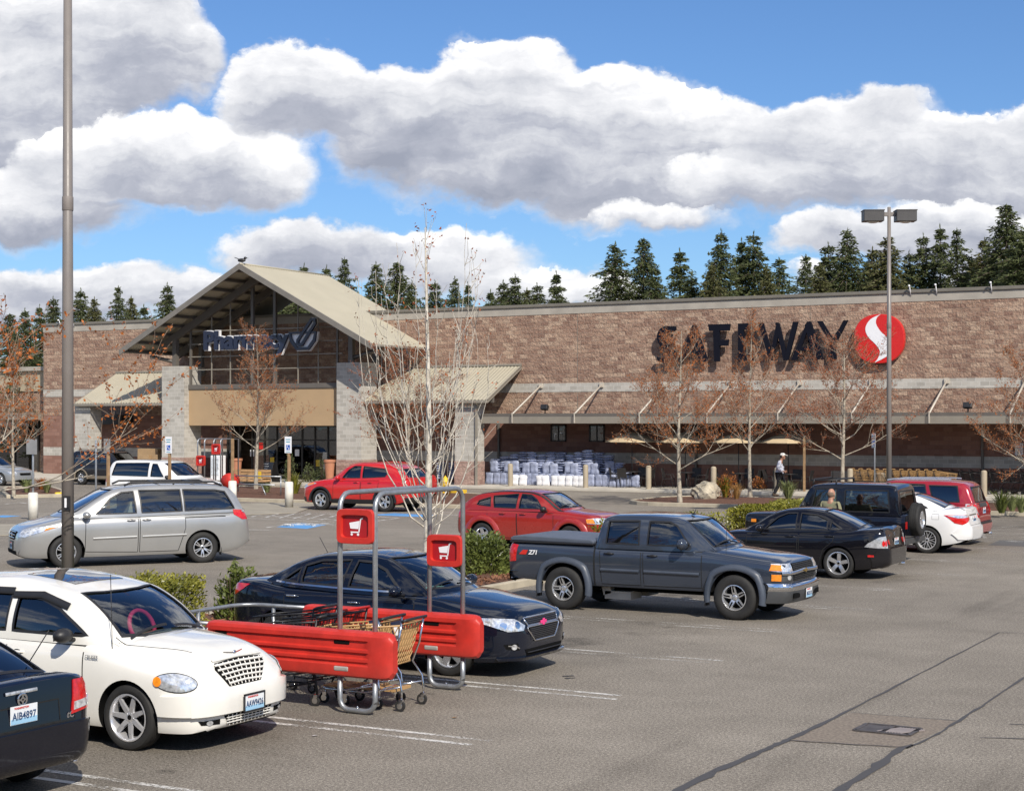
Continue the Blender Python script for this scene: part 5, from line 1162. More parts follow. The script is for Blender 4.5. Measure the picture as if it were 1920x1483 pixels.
def small_sedan(label, p, cat='car', name='parked_car'):
    c = Car(name, label, cat, 4.5, 1.74, (.9, 3.55), (.32, .205), p,
        [(0, .5), (.05, .64), (.3, .76), (1.2, .94), (3.6, .98), (4.1, 1.02), (4.36, 1.0), (4.44, .8), (4.5, .6)], [(0, .3), (.2, .2), (4.2, .22), (4.5, .34)],
        [(0, .45), (.06, .65), (.25, .8), (.6, .86), (3.7, .87), (4.2, .82), (4.42, .7), (4.5, .58)], arch=.37)
    c.cabin([(1.2, .96), (1.7, 1.2), (2.1, 1.38), (2.7, 1.43), (3.2, 1.38), (3.6, 1.22), (4.0, 1.02)], .96, [(1.2, .7), (2, .8), (3.5, .8), (4, .7)], tum=.2, xt0=2.1, xt1=3.1)
    c.cut_low()
    c.holes([('windscreen', M_GL_MID, 'top', ws(1.3, .6, 2.0, .5)), ('side_window', M_GL_MID, 'side', [(1.8, 1.01), (2.55, 1.01), (2.52, 1.34), (2.2, 1.31)]), ('side_window', M_GL_MID, 'side', [(2.63, 1.01), (3.4, 1.03), (3.1, 1.3), (2.6, 1.34)]),
             ('rear_window', M_GL_TINT, 'top', [(3.15, -.46), (3.85, -.54), (3.85, .54), (3.15, .46)])])
    c.doors([[(1.45, .3), (2.57, .27), (2.6, .92), (1.48, .9)], [(2.61, .27), (3.1, .28), (3.3, .7), (3.4, .95), (2.64, .92)]], [(2.42, .86), (3.28, .88)])
    c.patch('headlight', M_WHT_L, [(.1, .5, .6), (.3, .8, .62), (.4, .82, .72), (.15, .55, .72)], 30, off=.008, mirror=True)
    c.patch('grille', M_DARK, [(0, -.35, .52), (0, .35, .52), (0, .38, .64), (0, -.38, .64)], 'front', off=.006)
    c.patch('tail_lamp', M_RED_L, [(4.46, .5, .75), (4.3, .8, .75), (4.3, .8, .92), (4.45, .5, .92)], 140, off=.01, mirror=True)
    c.wheels('plain', .2, M_ALLOY, n=5, sw=.08); c.mirrors(1.8, 1.0, .8); c.seats(2.5, 1.03)
    return c

def place(c, u, v, heading, scale=1., z=0): return c.finish((u, v, z), heading, scale)
def mid(c):  # x of the middle of the two axles in the car's own frame
    return c.X(sum(c.axles)/2)
def put(fn, wheel, uv, heading, scale=1., side=-1):
    """stand the car so that its given near-side axle touches the ground at uv"""
    c = fn() if callable(fn) else fn
    lx, ly = c.X(c.axles[wheel])*scale, side*(c.W/2-.06)*scale
    ch, sh = math.cos(heading), math.sin(heading)
    return place(c, uv[0]-(lx*ch-ly*sh), uv[1]-(lx*sh+ly*ch), heading, scale)
if not globals().get('ONLY') or 'cars' in ONLY:
    put(retro_hatch, 0, G(243, 1406), 0)
    c_ = tail_coupe(); place(c_, -10.27-c_.L/2, 10.10, PI)
    put(blue_sedan, 0, G(842, 1267), 0)
    put(grey_pickup, 0, G(1379, 1162), 0, .985)
    put(sport_sedan, 1, G(1572, 1085), PI, side=1)
    c_ = offroader(); place(c_, -10.15-c_.L/2, 37.45, PI, 1.02)
    put(white_sedan, 1, G(1738, 1037), PI, side=1)
    c_ = red_suv(); place(c_, -10.0-c_.L/2, 44.0, PI)
    put(red_wagon, 1, G(905, 1027), 0, .96)
    c_ = red_crossover(); put(c_, 0, G(602, 956), PI, 1.06, side=1)
    a, b = G(147, 1064), G(380, 1055); hd = math.atan2((a-b).y, (a-b).x)
    c_ = silver_van(); put(c_, 1, b, hd, 1.03, side=1)
    van = c_
    c_ = white_van(); p_ = atY(309, 64.8); place(c_, p_.x, p_.y, 0)
    c_ = dark_suv(); p_ = atY(212, 84); place(c_, p_.x, p_.y, 0)
    c_ = small_sedan('silver sedan in the shade at the far left edge behind the island tree', paint('pale_silver_paint', (.34, .36, .38), metal=.4, dirt=.1)); p_ = atY(-12, 84); place(c_, p_.x, p_.y, 0)
    c_ = small_sedan('white car mostly hidden behind the dark sport utility car with only its end showing', paint('plain_white_paint', (.8, .8, .8), dirt=.1)); p_ = atY(191, 88); place(c_, p_.x, p_.y, 0)
    c_ = small_sedan('red hatch roof showing just beyond the bright red crossover', paint('deep_red_paint', (.4, .012, .012), dirt=.1)); p_ = atY(706, 66); place(c_, p_.x, p_.y, PI, 1.1)
# ------------------------------------------------------------------ materials of the setting
def blockmat(name, cols, bw=.40, bh=.20, bump=.6, rock=1., mortar=(.42, .33, .27), msize=.010, rough=.9, stain=.0):
    """masonry: blocks of bw x bh in the object's x/z (or y/z) plane with split or smooth faces"""
    m, t, b = newmat(name); co = t.node('ShaderNodeTexCoord').outputs['Object']
    x, y, z = t.xyz(co); geo = t.node('ShaderNodeNewGeometry').outputs['True Normal']
    nx, ny, nz = t.xyz(geo)
    side = t.math('GREATER_THAN', t.math('ABSOLUTE', nx), .5)
    h = t.math('ADD', t.math('MULTIPLY', x, t.math('SUBTRACT', 1, side)), t.math('MULTIPLY', y, side))
    br = t.node('ShaderNodeTexBrick'); br.offset = .5; t.put(br.inputs['Vector'], t.comb(h, z, 0.))
    br.inputs['Scale'].default_value = 1; br.inputs['Brick Width'].default_value = bw; br.inputs['Row Height'].default_value = bh
    br.inputs['Mortar Size'].default_value = msize; br.inputs['Mortar Smooth'].default_value = .3; br.inputs['Bias'].default_value = 0
    br.inputs['Color1'].default_value = (0, 0, 0, 1); br.inputs['Color2'].default_value = (1, 1, 1, 1); br.inputs['Mortar'].default_value = (.5, .5, .5, 1)
    rv = t.xyz(br.outputs['Color'])[0]
    big = t.noise(co, .5, 4); sm = t.noise(co, 14, 5, .65); md = t.noise(co, 4.5, 4)
    k = t.math('ADD', t.math('MULTIPLY', rv, .55), t.math('ADD', t.math('MULTIPLY', sm, .55), t.math('SUBTRACT', t.math('MULTIPLY', md, .25), .2)))
    c = t.ramp(k, *cols)
    f = t.mr(big, .3, .7, .93, 1.07); c = t.mix(1., c, t.comb(f, f, f), 'MULTIPLY')
    if stain:
        st = t.math('MULTIPLY', t.mr(t.noise(t.vmul(co, (2.2, 2.2, .25)), 1.2, 5), .5, .75), stain)
        c = t.mix(st, c, t.mix(.5, c, (.12, .10, .09)))
    c = t.mix(t.math('MULTIPLY', br.outputs['Fac'], .8), c, mortar)
    t.put(b.inputs['Base Color'], c); b.inputs['Roughness'].default_value = rough; b.inputs['Specular IOR Level'].default_value = .25
    hgt = t.math('ADD', t.math('MULTIPLY', t.math('SUBTRACT', 1, br.outputs['Fac']), .6), t.math('MULTIPLY', t.math('ADD', t.noise(co, 8.5, 5, .65), t.math('MULTIPLY', rv, .35)), rock))
    t.put(b.inputs['Normal'], t.bump(hgt, bump, .07)); return m
M_SPLIT = blockmat('split_face_block', [(.1, (.225, .135, .102)), (.36, (.32, .202, .149)), (.58, (.40, .268, .195)), (.8, (.51, .375, .276))], bump=1., rock=1.7, stain=.3)
M_BROWN = blockmat('brown_block', [(.2, (.20, .105, .08)), (.8, (.28, .16, .125))], bump=.25, rock=.15, mortar=(.19, .12, .10))
M_GREYB = blockmat('grey_block', [(.1, (.33, .31, .275)), (.5, (.43, .405, .36)), (.9, (.52, .49, .44))], bump=.25, rock=.12, mortar=(.56, .54, .50), msize=.012)
M_PINKB = blockmat('pink_split_block', [(.1, (.26, .155, .13)), (.5, (.38, .25, .21)), (.9, (.47, .34, .28))], bump=.9, rock=1.2)
M_CONC = mat('band_concrete', (.36, .33, .285), .9, var=.14, scale=1.3, bump=.2, bscale=20)
M_CAP = mat('coping_metal', (.17, .155, .13), .5, var=.08)
M_STEEL = mat('taupe_steel', (.125, .112, .098), .5, var=.08)
M_STEELL = mat('fascia_steel', (.25, .225, .185), .5, var=.06)
M_ROOF = mat('tan_metal_roof', (.39, .355, .27), .42, var=.05, scale=.7)
M_SOFF = mat('soffit_metal', (.30, .275, .225), .55, var=.05)
M_STUC = mat('beige_stucco', (.41, .285, .165), .9, var=.05, scale=1, bump=.12, bscale=60)
M_NAVY = mat('navy_letter', (.012, .018, .045), .4, coat=.3, var=.05); M_WHITE = mat('white_enamel', (.80, .80, .82), .4, var=.03)
M_LETTER = mat('letter_face', (.008, .009, .016), .85, var=.05, spec=.08)
M_REDS = mat('red_enamel', (.60, .014, .010), .3, coat=.3, var=.04)
M_BRONZE = mat('bronze_frame', (.03, .026, .022), .45)
M_GALV = mat('galvanised_pipe', (.33, .345, .36), .38, .65, var=.15, scale=12)
M_INSIDE = mat('interior_shade', (.012, .011, .010), .9)  # near-black colour standing in for the shade of rooms behind the glass
M_SHOPGL = glassmat('shop_glass', (.25, .27, .27), 1.0)
M_STRUT = mat('pale_strut', (.50, .45, .38), .5)
M_YEL = mat('safety_yellow', (.70, .46, .03), .5, var=.15); M_WOOD = mat('weathered_post', (.30, .19, .10), .85, var=.3, scale=6, bump=.2)
M_TANP = mat('tan_paint', (.36, .30, .215), .6, var=.08)

V0 = 72.2
bd = thing('supermarket_building', 'long low supermarket of pinkish split-face block with a tan metal gable over its entrance', 'building', (0, 0, 0))
UL, UR = -71.9, 34.0
def bx(x0, x1, y0, y1, z0, z1, mb=None, m=0):
    mb = mb or MB(); mb.box(((x0+x1)/2, (y0+y1)/2, (z0+z1)/2), (x1-x0, y1-y0, z1-z0), m=m); return mb
bx(UL, UR, V0, V0+45, 3.6, 8.56).build('wall', [M_SPLIT], bd)
bx(UL, UR, V0+.012, V0+44.9, 1.72, 3.6).build('lower_wall', [M_BROWN], bd)
bx(UL, UR, V0+.006, V0+44.9, 1.22, 1.72).build('wall_band', [M_GREYB], bd)
bx(UL, UR, V0+.012, V0+44.9, -.1, 1.22).build('lower_wall', [M_BROWN], bd)
bx(UL-.01, UR, V0-.02, V0+45.01, 8.56, 8.94).build('parapet_band', [M_CONC], bd)
bx(UL-.07, UR, V0-.09, V0+45.1, 8.94, 9.09).build('coping', [M_CAP], bd, bevel=.015)
mb = MB()
for a, b in ((UL+.01, -61.5), (-44.3, UR)): bx(a, b, V0-.015, V0+.2, 4.70, 5.14, mb)
mb.build('wall_band', [M_GREYB], bd)

# gable roof over the entrance
RU, RZ, EU, EZ, GV0, GV1 = -52.92, 11.32, 8.13, 7.05, 66.9, 74.8
def sheet(p0, p1, v0, v1, pitch=.22, amp=.022, thick=.02):
    """corrugated sheet between the line p0=(u,z) and p1, ribs running from one to the other"""
    mb = MB(); n = int((v1-v0)/pitch*4); up = Vector((-(p1[1]-p0[1]), 0, p1[0]-p0[0])).normalized()
    if up.z < 0: up = -up
    V_ = []
    for i in range(n+1):
        v = v0+(v1-v0)*i/n; h = amp*math.sin(i*math.pi/2+.4)
        for (a, z) in (p0, p1): V_.append((a+up.x*h, v, z+up.z*h))
    for i in range(n+1):
        v = v0+(v1-v0)*i/n; h = amp*math.sin(i*math.pi/2+.4)-thick
        for (a, z) in (p0, p1): V_.append((a+up.x*h, v, z+up.z*h))
    o = 2*(n+1); F_ = []
    for i in range(n):
        F_ += [(2*i, 2*i+1, 2*i+3, 2*i+2), (o+2*i, o+2*i+2, o+2*i+3, o+2*i+1), (2*i, 2*i+2, o+2*i+2, o+2*i), (2*i+1, o+2*i+1, o+2*i+3, 2*i+3)]
    F_ += [(0, o, o+1, 1), (2*n, 2*n+1, o+2*n+1, o+2*n)]
    return mb.add(V_, F_)
gr = sheet((RU, RZ), (RU+EU, EZ), GV0, GV1).build('gable_roof', [M_ROOF], bd)
sheet((RU, RZ), (RU-EU, EZ), GV0, GV1).build('gable_roof', [M_ROOF], bd)
mb = MB(); mb.tube([(RU, GV0, RZ+.03), (RU, GV1, RZ+.03)], .05, 8); mb.build('ridge_cap', [M_ROOF], gr)
sl = math.hypot(EU, RZ-EZ); ang = math.atan2(RZ-EZ, EU)
def rafter(v, w_, h, drop, sgn, t0=0., t1=1., name='rafter', m=None):
    a = Vector((RU+sgn*EU*t0, 0, RZ-(RZ-EZ)*t0-drop)); b = Vector((RU+sgn*EU*t1, 0, RZ-(RZ-EZ)*t1-drop))
    q = MB(); poly = [(a.x, a.z), (b.x, b.z), (b.x, b.z-h), (a.x, a.z-h)]; q.prism(poly, v-w_/2, v+w_/2, 'xz'); return q.build(name, [m or M_STEEL], bd)
for sg in (1, -1):
    rafter(GV0-.04, .08, .30, -.035, sg, name='rake_board', m=mat('rake_grey', (.18, .165, .145), .5))
    rafter(68.75, .22, .42, .24, sg, 0, .86)
    rafter(70.9, .22, .42, .24, sg, 0, .93)
    mb = MB()
    for i in range(10):   # purlins
        t_ = (i+.35)/9.6; u = RU+sg*EU*t_; z = RZ-(RZ-EZ)*t_
        mb.box((u, (GV0+V0)/2+.05, z-.13), (.09, V0-GV0-.12, .16), tilt=Matrix.Rotation(sg*ang, 4, 'Y'))
    mb.build('purlin', [M_STEEL], bd)
    mb = MB(); mb.box((RU+sg*(EU+.02), (GV0+V0)/2, EZ-.06), (.07, V0-GV0, .11)); mb.build('gutter', [M_STEELL], bd, bevel=.02)
# pillars
def pillar(u0, u1, v0, v1, z1, zp=1.30):
    bx(u0, u1, v0, v1, zp, z1).build('pillar', [M_GREYB], bd); bx(u0-.02, u1+.02, v0-.02, v1+.02, 0, zp).build('pillar_base', [M_PINKB], bd)
PL = (-59.5, -57.95); PR = (-48.0, -46.5)
pillar(*PL, 68.5, 69.9, 6.22); pillar(*PR, 68.5, 69.9, 6.22)
pillar(-66.3, -65.15, 69.0, 69.9, 4.15); pillar(-41.3, -40.05, 69.0, 69.7, 4.2)
for u in (PL[0]+.75, PR[0]+.75):   # posts and braces up to the rafters
    sg = 1 if u > RU else -1; zt = RZ-(RZ-EZ)*abs(u-RU)/EU-.5
    bx(u-.13, u+.13, 68.62, 68.88, 6.22, zt).build('post', [M_STEEL], bd)
    bx(u-.13, u+.13, 70.8, 71.0, 6.22, zt).build('post', [M_STEEL], bd)
    q = MB(); e = u+sg*1.75; ze = RZ-(RZ-EZ)*abs(e-RU)/EU-.55; q.tube([(u, 68.75, 6.45), (e, 68.75, ze)], .10, 4); q.build('brace', [M_STEEL], bd)
# lattice with the gable sign
LU0, LU1, LV = -58.05, -47.95, 68.95
bx(LU0, LU1, LV-.12, LV+.12, 4.98, 5.22).build('lattice_beam', [M_STEEL], bd, bevel=.01)
bx(LU0-.1, LU1+.05, LV-.06, LV+.5, 3.03, 4.95).build('stucco_panel', [M_STUC], bd)
bx(LU0-.14, LU1+.09, LV-.10, LV+.52, 4.95, 4.985).build('panel_flashing', [M_CAP], bd)
mb = MB(); hv = MB()
for px, wd in ((358, .11), (397, .05), (432, .05), (474, .16), (516, .16), (559, .05), (597, .05), (633, .10)):
    u, _ = atv(px, LV); zt = RZ-(RZ-EZ)*abs(u-RU)/EU-.55; (hv if wd > .08 else mb).box((u, LV, (5.2+zt)/2), (wd, wd, zt-5.2))
for py in (691, 666, 642, 617):
    z = zat(py, atv(500, LV)[1]); hw = min(abs(LU0-RU), (RZ-.6-z)/(RZ-EZ)*EU); a, b = max(LU0, RU-hw), min(LU1, RU+hw); mb.box(((a+b)/2, LV+.002, z), (b-a, .045, .05))
mb.build('lattice', [M_STEELL], bd); hv.build('lattice_post', [M_STEEL], bd)
# gable sign
def fit_text(txt, u0, u1, z0, z1, v, depth, m, name, parent, grow=0., off=.0, shear=0, spacing=1.):
    tb = text_mb(txt, 1., .1, offset=off, shear=shear, spacing=spacing); xs_ = [p.x for p in tb.v]; ys_ = [p.y for p in tb.v]
    sx_ = (u1-u0)/(max(xs_)-min(xs_)); sz_ = (z1-z0)/(max(ys_)-min(ys_))
    g = MB(); g.add([(u0+(p.x-min(xs_))*sx_, v-(p.z/.1)*depth, z0+(p.y-min(ys_))*sz_) for p in tb.v], tb.f)
    return g.build(name, [m], parent)
pu0, pu1 = atv(384, 68.6)[0], atv(547, 68.6)[0]; Yp = atv(470, 68.6)[1]; pz0, pz1 = zat(667, Yp), zat(617, Yp)
sgn_ = fit_text('Pharmacy', pu0, pu1, pz0, pz1, 68.62, .12, M_WHITE, 'sign_backing', bd, off=.07, spacing=.93)
fit_text('Pharmacy', pu0+.06, pu1-.06, pz0+.05, pz1-.05, 68.46, .12, M_NAVY, 'sign_lettering', sgn_, off=.033, spacing=.93)
def ring(pts, wd): # closed outline of width wd, as quads
    n = len(pts); out = []
    for i in range(n):
        a, b, c = Vector(pts[i-1]), Vector(pts[i]), Vector(pts[(i+1) % n]); d = ((b-a).normalized()+(c-b).normalized()).normalized(); nn = Vector((-d.y, d.x))
        out.append((b+nn*wd/2, b-nn*wd/2))
    return out
def ring_mb(pts, wd, v0, v1, mb):
    r = ring(pts, wd); n = len(r); V_ = []
    for a, b in r: V_ += [(a.x, v0, a.y), (b.x, v0, b.y), (a.x, v1, a.y), (b.x, v1, b.y)]
    F_ = []
    for i in range(n):
        a, b = 4*i, 4*((i+1) % n); F_ += [(a, b, b+1, a+1), (a, a+2, b+2, b), (a+1, b+1, b+3, a+3)]
    mb.add(V_, F_)
mu = atv(571, 68.6)[0]; mz = zat(633, Yp)
bowl = [(mu-.82, mz+.16), (mu+.80, mz+.16), (mu+.72, mz-.25), (mu+.35, mz-.66), (mu-.35, mz-.66), (mu-.72, mz-.25)]
pes = [(mu-.30, mz-.38), (mu-.18, mz-.48), (mu-.02, mz-.44), (mu+.80, mz+.62), (mu+.78, mz+.80), (mu+.60, mz+.84), (mu-.28, mz-.22)]
q = MB(); q.prism([(a+(a-mu)*.17, b+(b-mz)*.19) for a, b in bowl], 68.52, 68.64, 'xz'); q.prism([(a+(a-mu)*.08, b+(b-mz)*.08) for a, b in pes], 68.50, 68.62, 'xz'); q.build('mortar_backing', [M_WHITE], sgn_)
q = MB(); ring_mb(bowl, .17, 68.40, 68.52, q); ring_mb(pes, .15, 68.36, 68.50, q); q.build('mortar_and_pestle', [M_NAVY], sgn_)
# round rising roofs either side
def porch(u0, u1, zt, ze, v1=68.75):
    mb = MB(); n = int((u1-u0)/.2*4); V_ = []
    for k in (0, 1):
        for i in range(n+1):
            u = u0+(u1-u0)*i/n; h = .02*math.sin(i*math.pi/2+.4)-.02*k; V_ += [(u, V0, zt+h), (u, v1, ze+h)]
    o = 2*(n+1); F_ = []
    for i in range(n): F_ += [(2*i, 2*i+1, 2*i+3, 2*i+2), (o+2*i, o+2*i+2, o+2*i+3, o+2*i+1), (2*i+1, o+2*i+1, o+2*i+3, 2*i+3)]
    F_ += [(0, o, o+1, 1), (2*n, 2*n+1, o+2*n+1, o+2*n)]
    mb.add(V_, F_); r = mb.build('porch_roof', [M_ROOF], bd)
    q = MB(); q.box(((u0+u1)/2, v1-.05, ze-.10), (u1-u0, .10, .14)); q.build('gutter', [M_STEELL], r, bevel=.02)
    q = MB(); q.box(((u0+u1)/2, V0-.05, zt+.04), (u1-u0, .12, .10)); q.build('ridge_flashing', [M_STEELL], r)
    for u in (u0+.03, u1-.03):
        q = MB(); q.prism([(V0, zt+.02), (v1, ze+.02), (v1, ze-.16), (V0, zt-.16)], u-.03, u+.03, 'yz'); q.build('rake_board', [M_STEELL], r)
    q = MB()
    for i in range(int((u1-u0)/.9)): q.prism([(V0-.1, zt-.06), (v1+.15, ze-.06), (v1+.15, ze-.2), (V0-.1, zt-.2)], u0+.45+i*.9-.03, u0+.45+i*.9+.03, 'yz')
    q.build('joist', [M_SOFF], r)
    q = MB(); q.box(((u0+u1)/2, v1+.65, ze-.0), (u1-u0-.1, .16, .26)); q.build('beam', [M_STEEL], r)
porch(-66.1, PL[0]-.03, 6.05, 4.27); porch(PR[1]+.03, -39.3, 6.05, 4.30)
# canopy along the front
CV = 69.2
bx(-39.9, UR, CV, CV+.09, 3.15, 3.47).build('canopy_fascia', [M_STEELL], bd, bevel=.008)
bx(-39.9, UR, CV+.10, V0-.01, 3.46, 3.63).build('canopy_roof', [M_STEEL], bd)
mb = MB(); n = 0
for k in range(16):
    u = -38.2+3.36*k
    if u > UR: break
    s_ = MB(); s_.tube([(u, CV+.05, 3.62), (u, V0-.05, 5.03)], .045, 6); s_.box((u, V0-.06, 5.03), (.20, .10, .24)); s_.box((u, CV-.015, 3.42), (.05, .03, .5)); s_.box((u-.11, CV-.006, 3.31), (.14, .012, .32), m=1)
    s_.build('canopy_strut', [M_STRUT, M_STEEL], bd)
    mb.box((u, (CV+V0)/2, 3.40), (.12, V0-CV-.2, .18))
mb.build('canopy_joist', [M_STEEL], bd)
for k in range(9): u = UL+.02+11.9*k; bx(u-.012, u+.012, V0-.004, V0+.05, 3.7, 8.5).build('control_joint', [M_CAP], bd)
for px, py in ((1022, 762), (1815, 760)):
    u, Y = atv(px, CV+.4); q = MB(); q.box((u, CV+.35, 3.92), (.36, .22, .24), tilt=Matrix.Rotation(R(-20), 4, 'X')); q.cyl((u, CV+.4, 3.62), (u, CV+.4, 3.85), .03); q.build('flood_light', [M_BLK], bd, bevel=.02)
for px in (1708, 1757, 116, 140, 1860):
    u, Y = atv(px, V0); q = MB(); q.cyl((u, V0-.02, 8.8), (u, V0-.25, 9.25), .022); q.ball((u, V0-.3, 9.24), (.055, .055, .05), 10); q.build('roof_fixture', [M_WHITE], bd)  # security cameras and a small floodlight on the parapet, all one shape
# downspouts and wall pipes
for px in (893, 1842, 1305, 935): u, Y = atv(px, V0); q = MB(); z1 = 4.1 if px == 893 else 3.4; v = 68.93 if px == 893 else V0-.06; q.box((atv(px, v)[0], v, z1/2+.05), (.11, .09, z1)); q.build('downspout', [M_STEELL if px == 893 else M_STEEL], bd, bevel=.01)
# windows and doors under the canopy
def window(px0, px1, z0, z1, bars=1, v=V0):
    a, b = atv(px0, v)[0], atv(px1, v)[0]; f = MB()
    for (c0, c1, e0, e1) in ((a, b, z0, z0+.07), (a, b, z1-.07, z1), (a, a+.07, z0, z1), (b-.07, b, z0, z1)): bx(c0, c1, v-.05, v+.012, e0, e1, f)
    for i in range(1, bars): x = a+(b-a)*i/bars; bx(x-.03, x+.03, v-.045, v+.01, z0, z1, f)
    w_ = f.build('window', [M_BRONZE], bd); bx(a+.04, b-.04, v-.012, v-.004, z0+.04, z1-.04).build('pane', [M_SHOPGL], w_); bx(a+.03, b-.03, v-.002, v+.004, z0+.03, z1-.03).build('room_shade_sheet', [M_INSIDE], w_)  # flat dark sheet behind the pane paints the shade of the room
window(1033, 1062, 2.25, 3.08, 2); window(1105, 1134, 2.25, 3.08, 2)
# entrance glazing
ea, eb = atv(428, V0)[0], atv(640, V0)[0]
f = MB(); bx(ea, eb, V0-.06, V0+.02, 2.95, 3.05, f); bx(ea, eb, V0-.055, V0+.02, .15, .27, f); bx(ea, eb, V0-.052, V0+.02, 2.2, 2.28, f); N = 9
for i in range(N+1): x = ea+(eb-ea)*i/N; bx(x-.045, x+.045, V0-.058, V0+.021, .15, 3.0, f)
en = f.build('entrance_glazing', [M_BRONZE], bd); bx(ea, eb, V0-.014, V0-.006, .2, 3.0).build('pane', [M_SHOPGL], en); bx(ea, eb, V0-.003, V0+.004, .18, 3.02).build('lobby_shade_sheet', [M_INSIDE], en)  # lobby shade painted as one dark sheet on the solid wall
for i, (x, z, cc) in enumerate([(.22, 1.5, M_WHITE), (.4, 1.1, M_YEL), (.62, 1.55, M_WHITE), (.8, 1.0, M_YEL), (.3, 1.9, M_REDS)]): u = ea+(eb-ea)*x; bx(u-.14, u+.14, V0-.02, V0-.016, z-.18, z+.18).build('window_notice', [cc], en)
u = atv(910, V0)[0]
q = MB(); q.box((atv(208, V0)[0], V0-.5, 3.35), (3.4, 1.0, .55)); q.build('side_awning', [M_BRONZE], bd)
# wall notice
u, Y = atv(1911, V0); q = MB(); zc = zat(842, Y); q.box((u, V0-.01, zc), (.34, .03, .52)); o = q.build('wall_notice', [M_WHITE], bd, bevel=.005)
q = MB(); 
for i in range(6): q.box((u+.01*(i % 2), V0-.028, zc+.18-i*.07), (.24-.04*(i % 3), .006, .022))
q.build('notice_text', [M_INK], o)
# big lettering
LZ0, LZ1 = 6.05, 7.80
LVf, LVb = V0-.40, V0-.26
def letter(name, polys, x0, x1, holes=()):
    g = MB()
    for i, poly in enumerate(polys): g.prism([(x0+(x1-x0)*a, LZ0+(LZ1-LZ0)*b) for a, b in poly], LVf-.0035*(i % 5), LVb+.003*(i % 5), 'xz')
    g.prism([(x0+(x1-x0)*.48, LZ0+.8), (x0+(x1-x0)*.52, LZ0+.8), (x0+(x1-x0)*.52, LZ0+.9), (x0+(x1-x0)*.48, LZ0+.9)], LVb, V0, 'xz')
    return g.build('sign_letter', [M_LETTER], bd)
def pxu(p): return atv(1200+p/3.692, LVf)[0]
def stroke(pts, w0, w1=None):
    out = []; n = len(pts); L_, R_ = [], []
    for i, p in enumerate(pts):
        a = Vector(pts[max(0, i-1)]); b = Vector(pts[min(n-1, i+1)]); d = (b-a).normalized(); nn = Vector((-d.y, d.x)); w_ = w0[i] if hasattr(w0, '__len__') else w0
        L_.append(tuple(Vector(p)+nn*w_/2)); R_.append(tuple(Vector(p)-nn*w_/2))
    return [[L_[i], L_[i+1], R_[i+1], R_[i]] for i in range(n-1)]
S_pts = [(.92, .93), (.72, .90), (.50, .90), (.30, .84), (.20, .72), (.26, .60), (.45, .50), (.66, .42), (.80, .32), (.84, .20), (.74, .10), (.50, .06), (.25, .08), (.06, .12)]
S_w = [.10, .16, .19, .22, .25, .26, .27, .27, .27, .26, .23, .19, .14, .08]
letter('S', stroke(spline(S_pts, 3), [interp([(i/13*39, w_) for i, w_ in enumerate(S_w)], j) for j in range(40)]), pxu(105), pxu(258))
A_ = [[(.0, 0), (.17, 0), (.60, 1), (.50, 1)], [(1.0, 0), (.72, 0), (.42, .90), (.50, 1), (.60, 1)], [(.20, .24), (.24, .34), (.78, .34), (.82, .24)]]
letter('A', A_, pxu(262), pxu(470))
letter('F', [[(.28, 0), (.52, 0), (.52, .98), (.22, .98)], [(.0, 1), (1, 1), (.96, .82), (.05, .82)], [(.5, .58), (.92, .58), (.90, .42), (.5, .42)]], pxu(470), pxu(622))
letter('E', [[(.16, 0), (.44, 0), (.44, 1), (.16, 1)], [(.2, 1), (1, 1), (.95, .83), (.2, .83)], [(.42, .60), (.94, .60), (.92, .44), (.42, .44)], [(.2, .16), (1, .18), (1, 0), (.2, 0)]], pxu(655), pxu(795))
letter('W', [[(.0, 1), (.13, 1), (.36, .0), (.29, 0)], [(.13, 1), (.0, 1), (.27, .05), (.37, .12)], [(.29, 0), (.36, 0), (.56, .85), (.50, 1), (.47, 1)], [(.44, .98), (.53, .98), (.76, 0), (.64, 0)], [(.65, 0), (.76, 0), (1, 1), (.88, 1)]], pxu(815), pxu(1092))
letter('A', A_, pxu(1045), pxu(1270))
letter('Y', [[(.0, 1), (.16, 1), (.60, .42), (.50, .30)], [(1, 1), (.86, 1), (.47, .42), (.56, .34)], [(.44, .0), (.62, 0), (.62, .46), (.47, .46)]], pxu(1225), pxu(1438))
# round sign
su0, su1 = atv(1601, V0-.3)[0], atv(1696, V0-.3)[0]; suc = (su0+su1)/2; szc = 6.93; ra, rb = (su1-su0)/2, 1.10
ro = [(suc+math.copysign(abs(math.cos(a))**.86, math.cos(a))*ra, szc+math.copysign(abs(math.sin(a))**.86, math.sin(a))*rb) for a in [2*PI*i/48 for i in range(48)]]
g = MB(); g.prism(ro, V0-.36, V0-.08, 'xz'); rs = g.build('round_sign', [M_REDS], bd, bevel=.03)
# white S bend: two tapering curves between an outer and an inner edge
ed1 = [(.10, 1.0), (-.32, .80), (-.52, .45), (-.42, .10), (-.12, -.22), (.05, -.50), (-.02, -.78), (-.18, -.98)]
ed2 = [(.10, 1.0), (-.06, .86), (-.10, .62), (.08, .30), (.36, .02), (.50, -.30), (.40, -.66), (-.18, -.98)]
e1, e2 = spline(ed1, 4), spline(ed2, 4); g = MB()
V_ = []
for a, b in zip(e1, e2): V_ += [(suc+a[0]*ra, V0-.372, szc+a[1]*rb), (suc+b[0]*ra, V0-.372, szc+b[1]*rb)]
g.add(V_, [(2*i, 2*i+1, 2*i+3, 2*i+2) for i in range(len(e1)-1)]); g.build('sign_swoosh', [M_WHITE], rs)
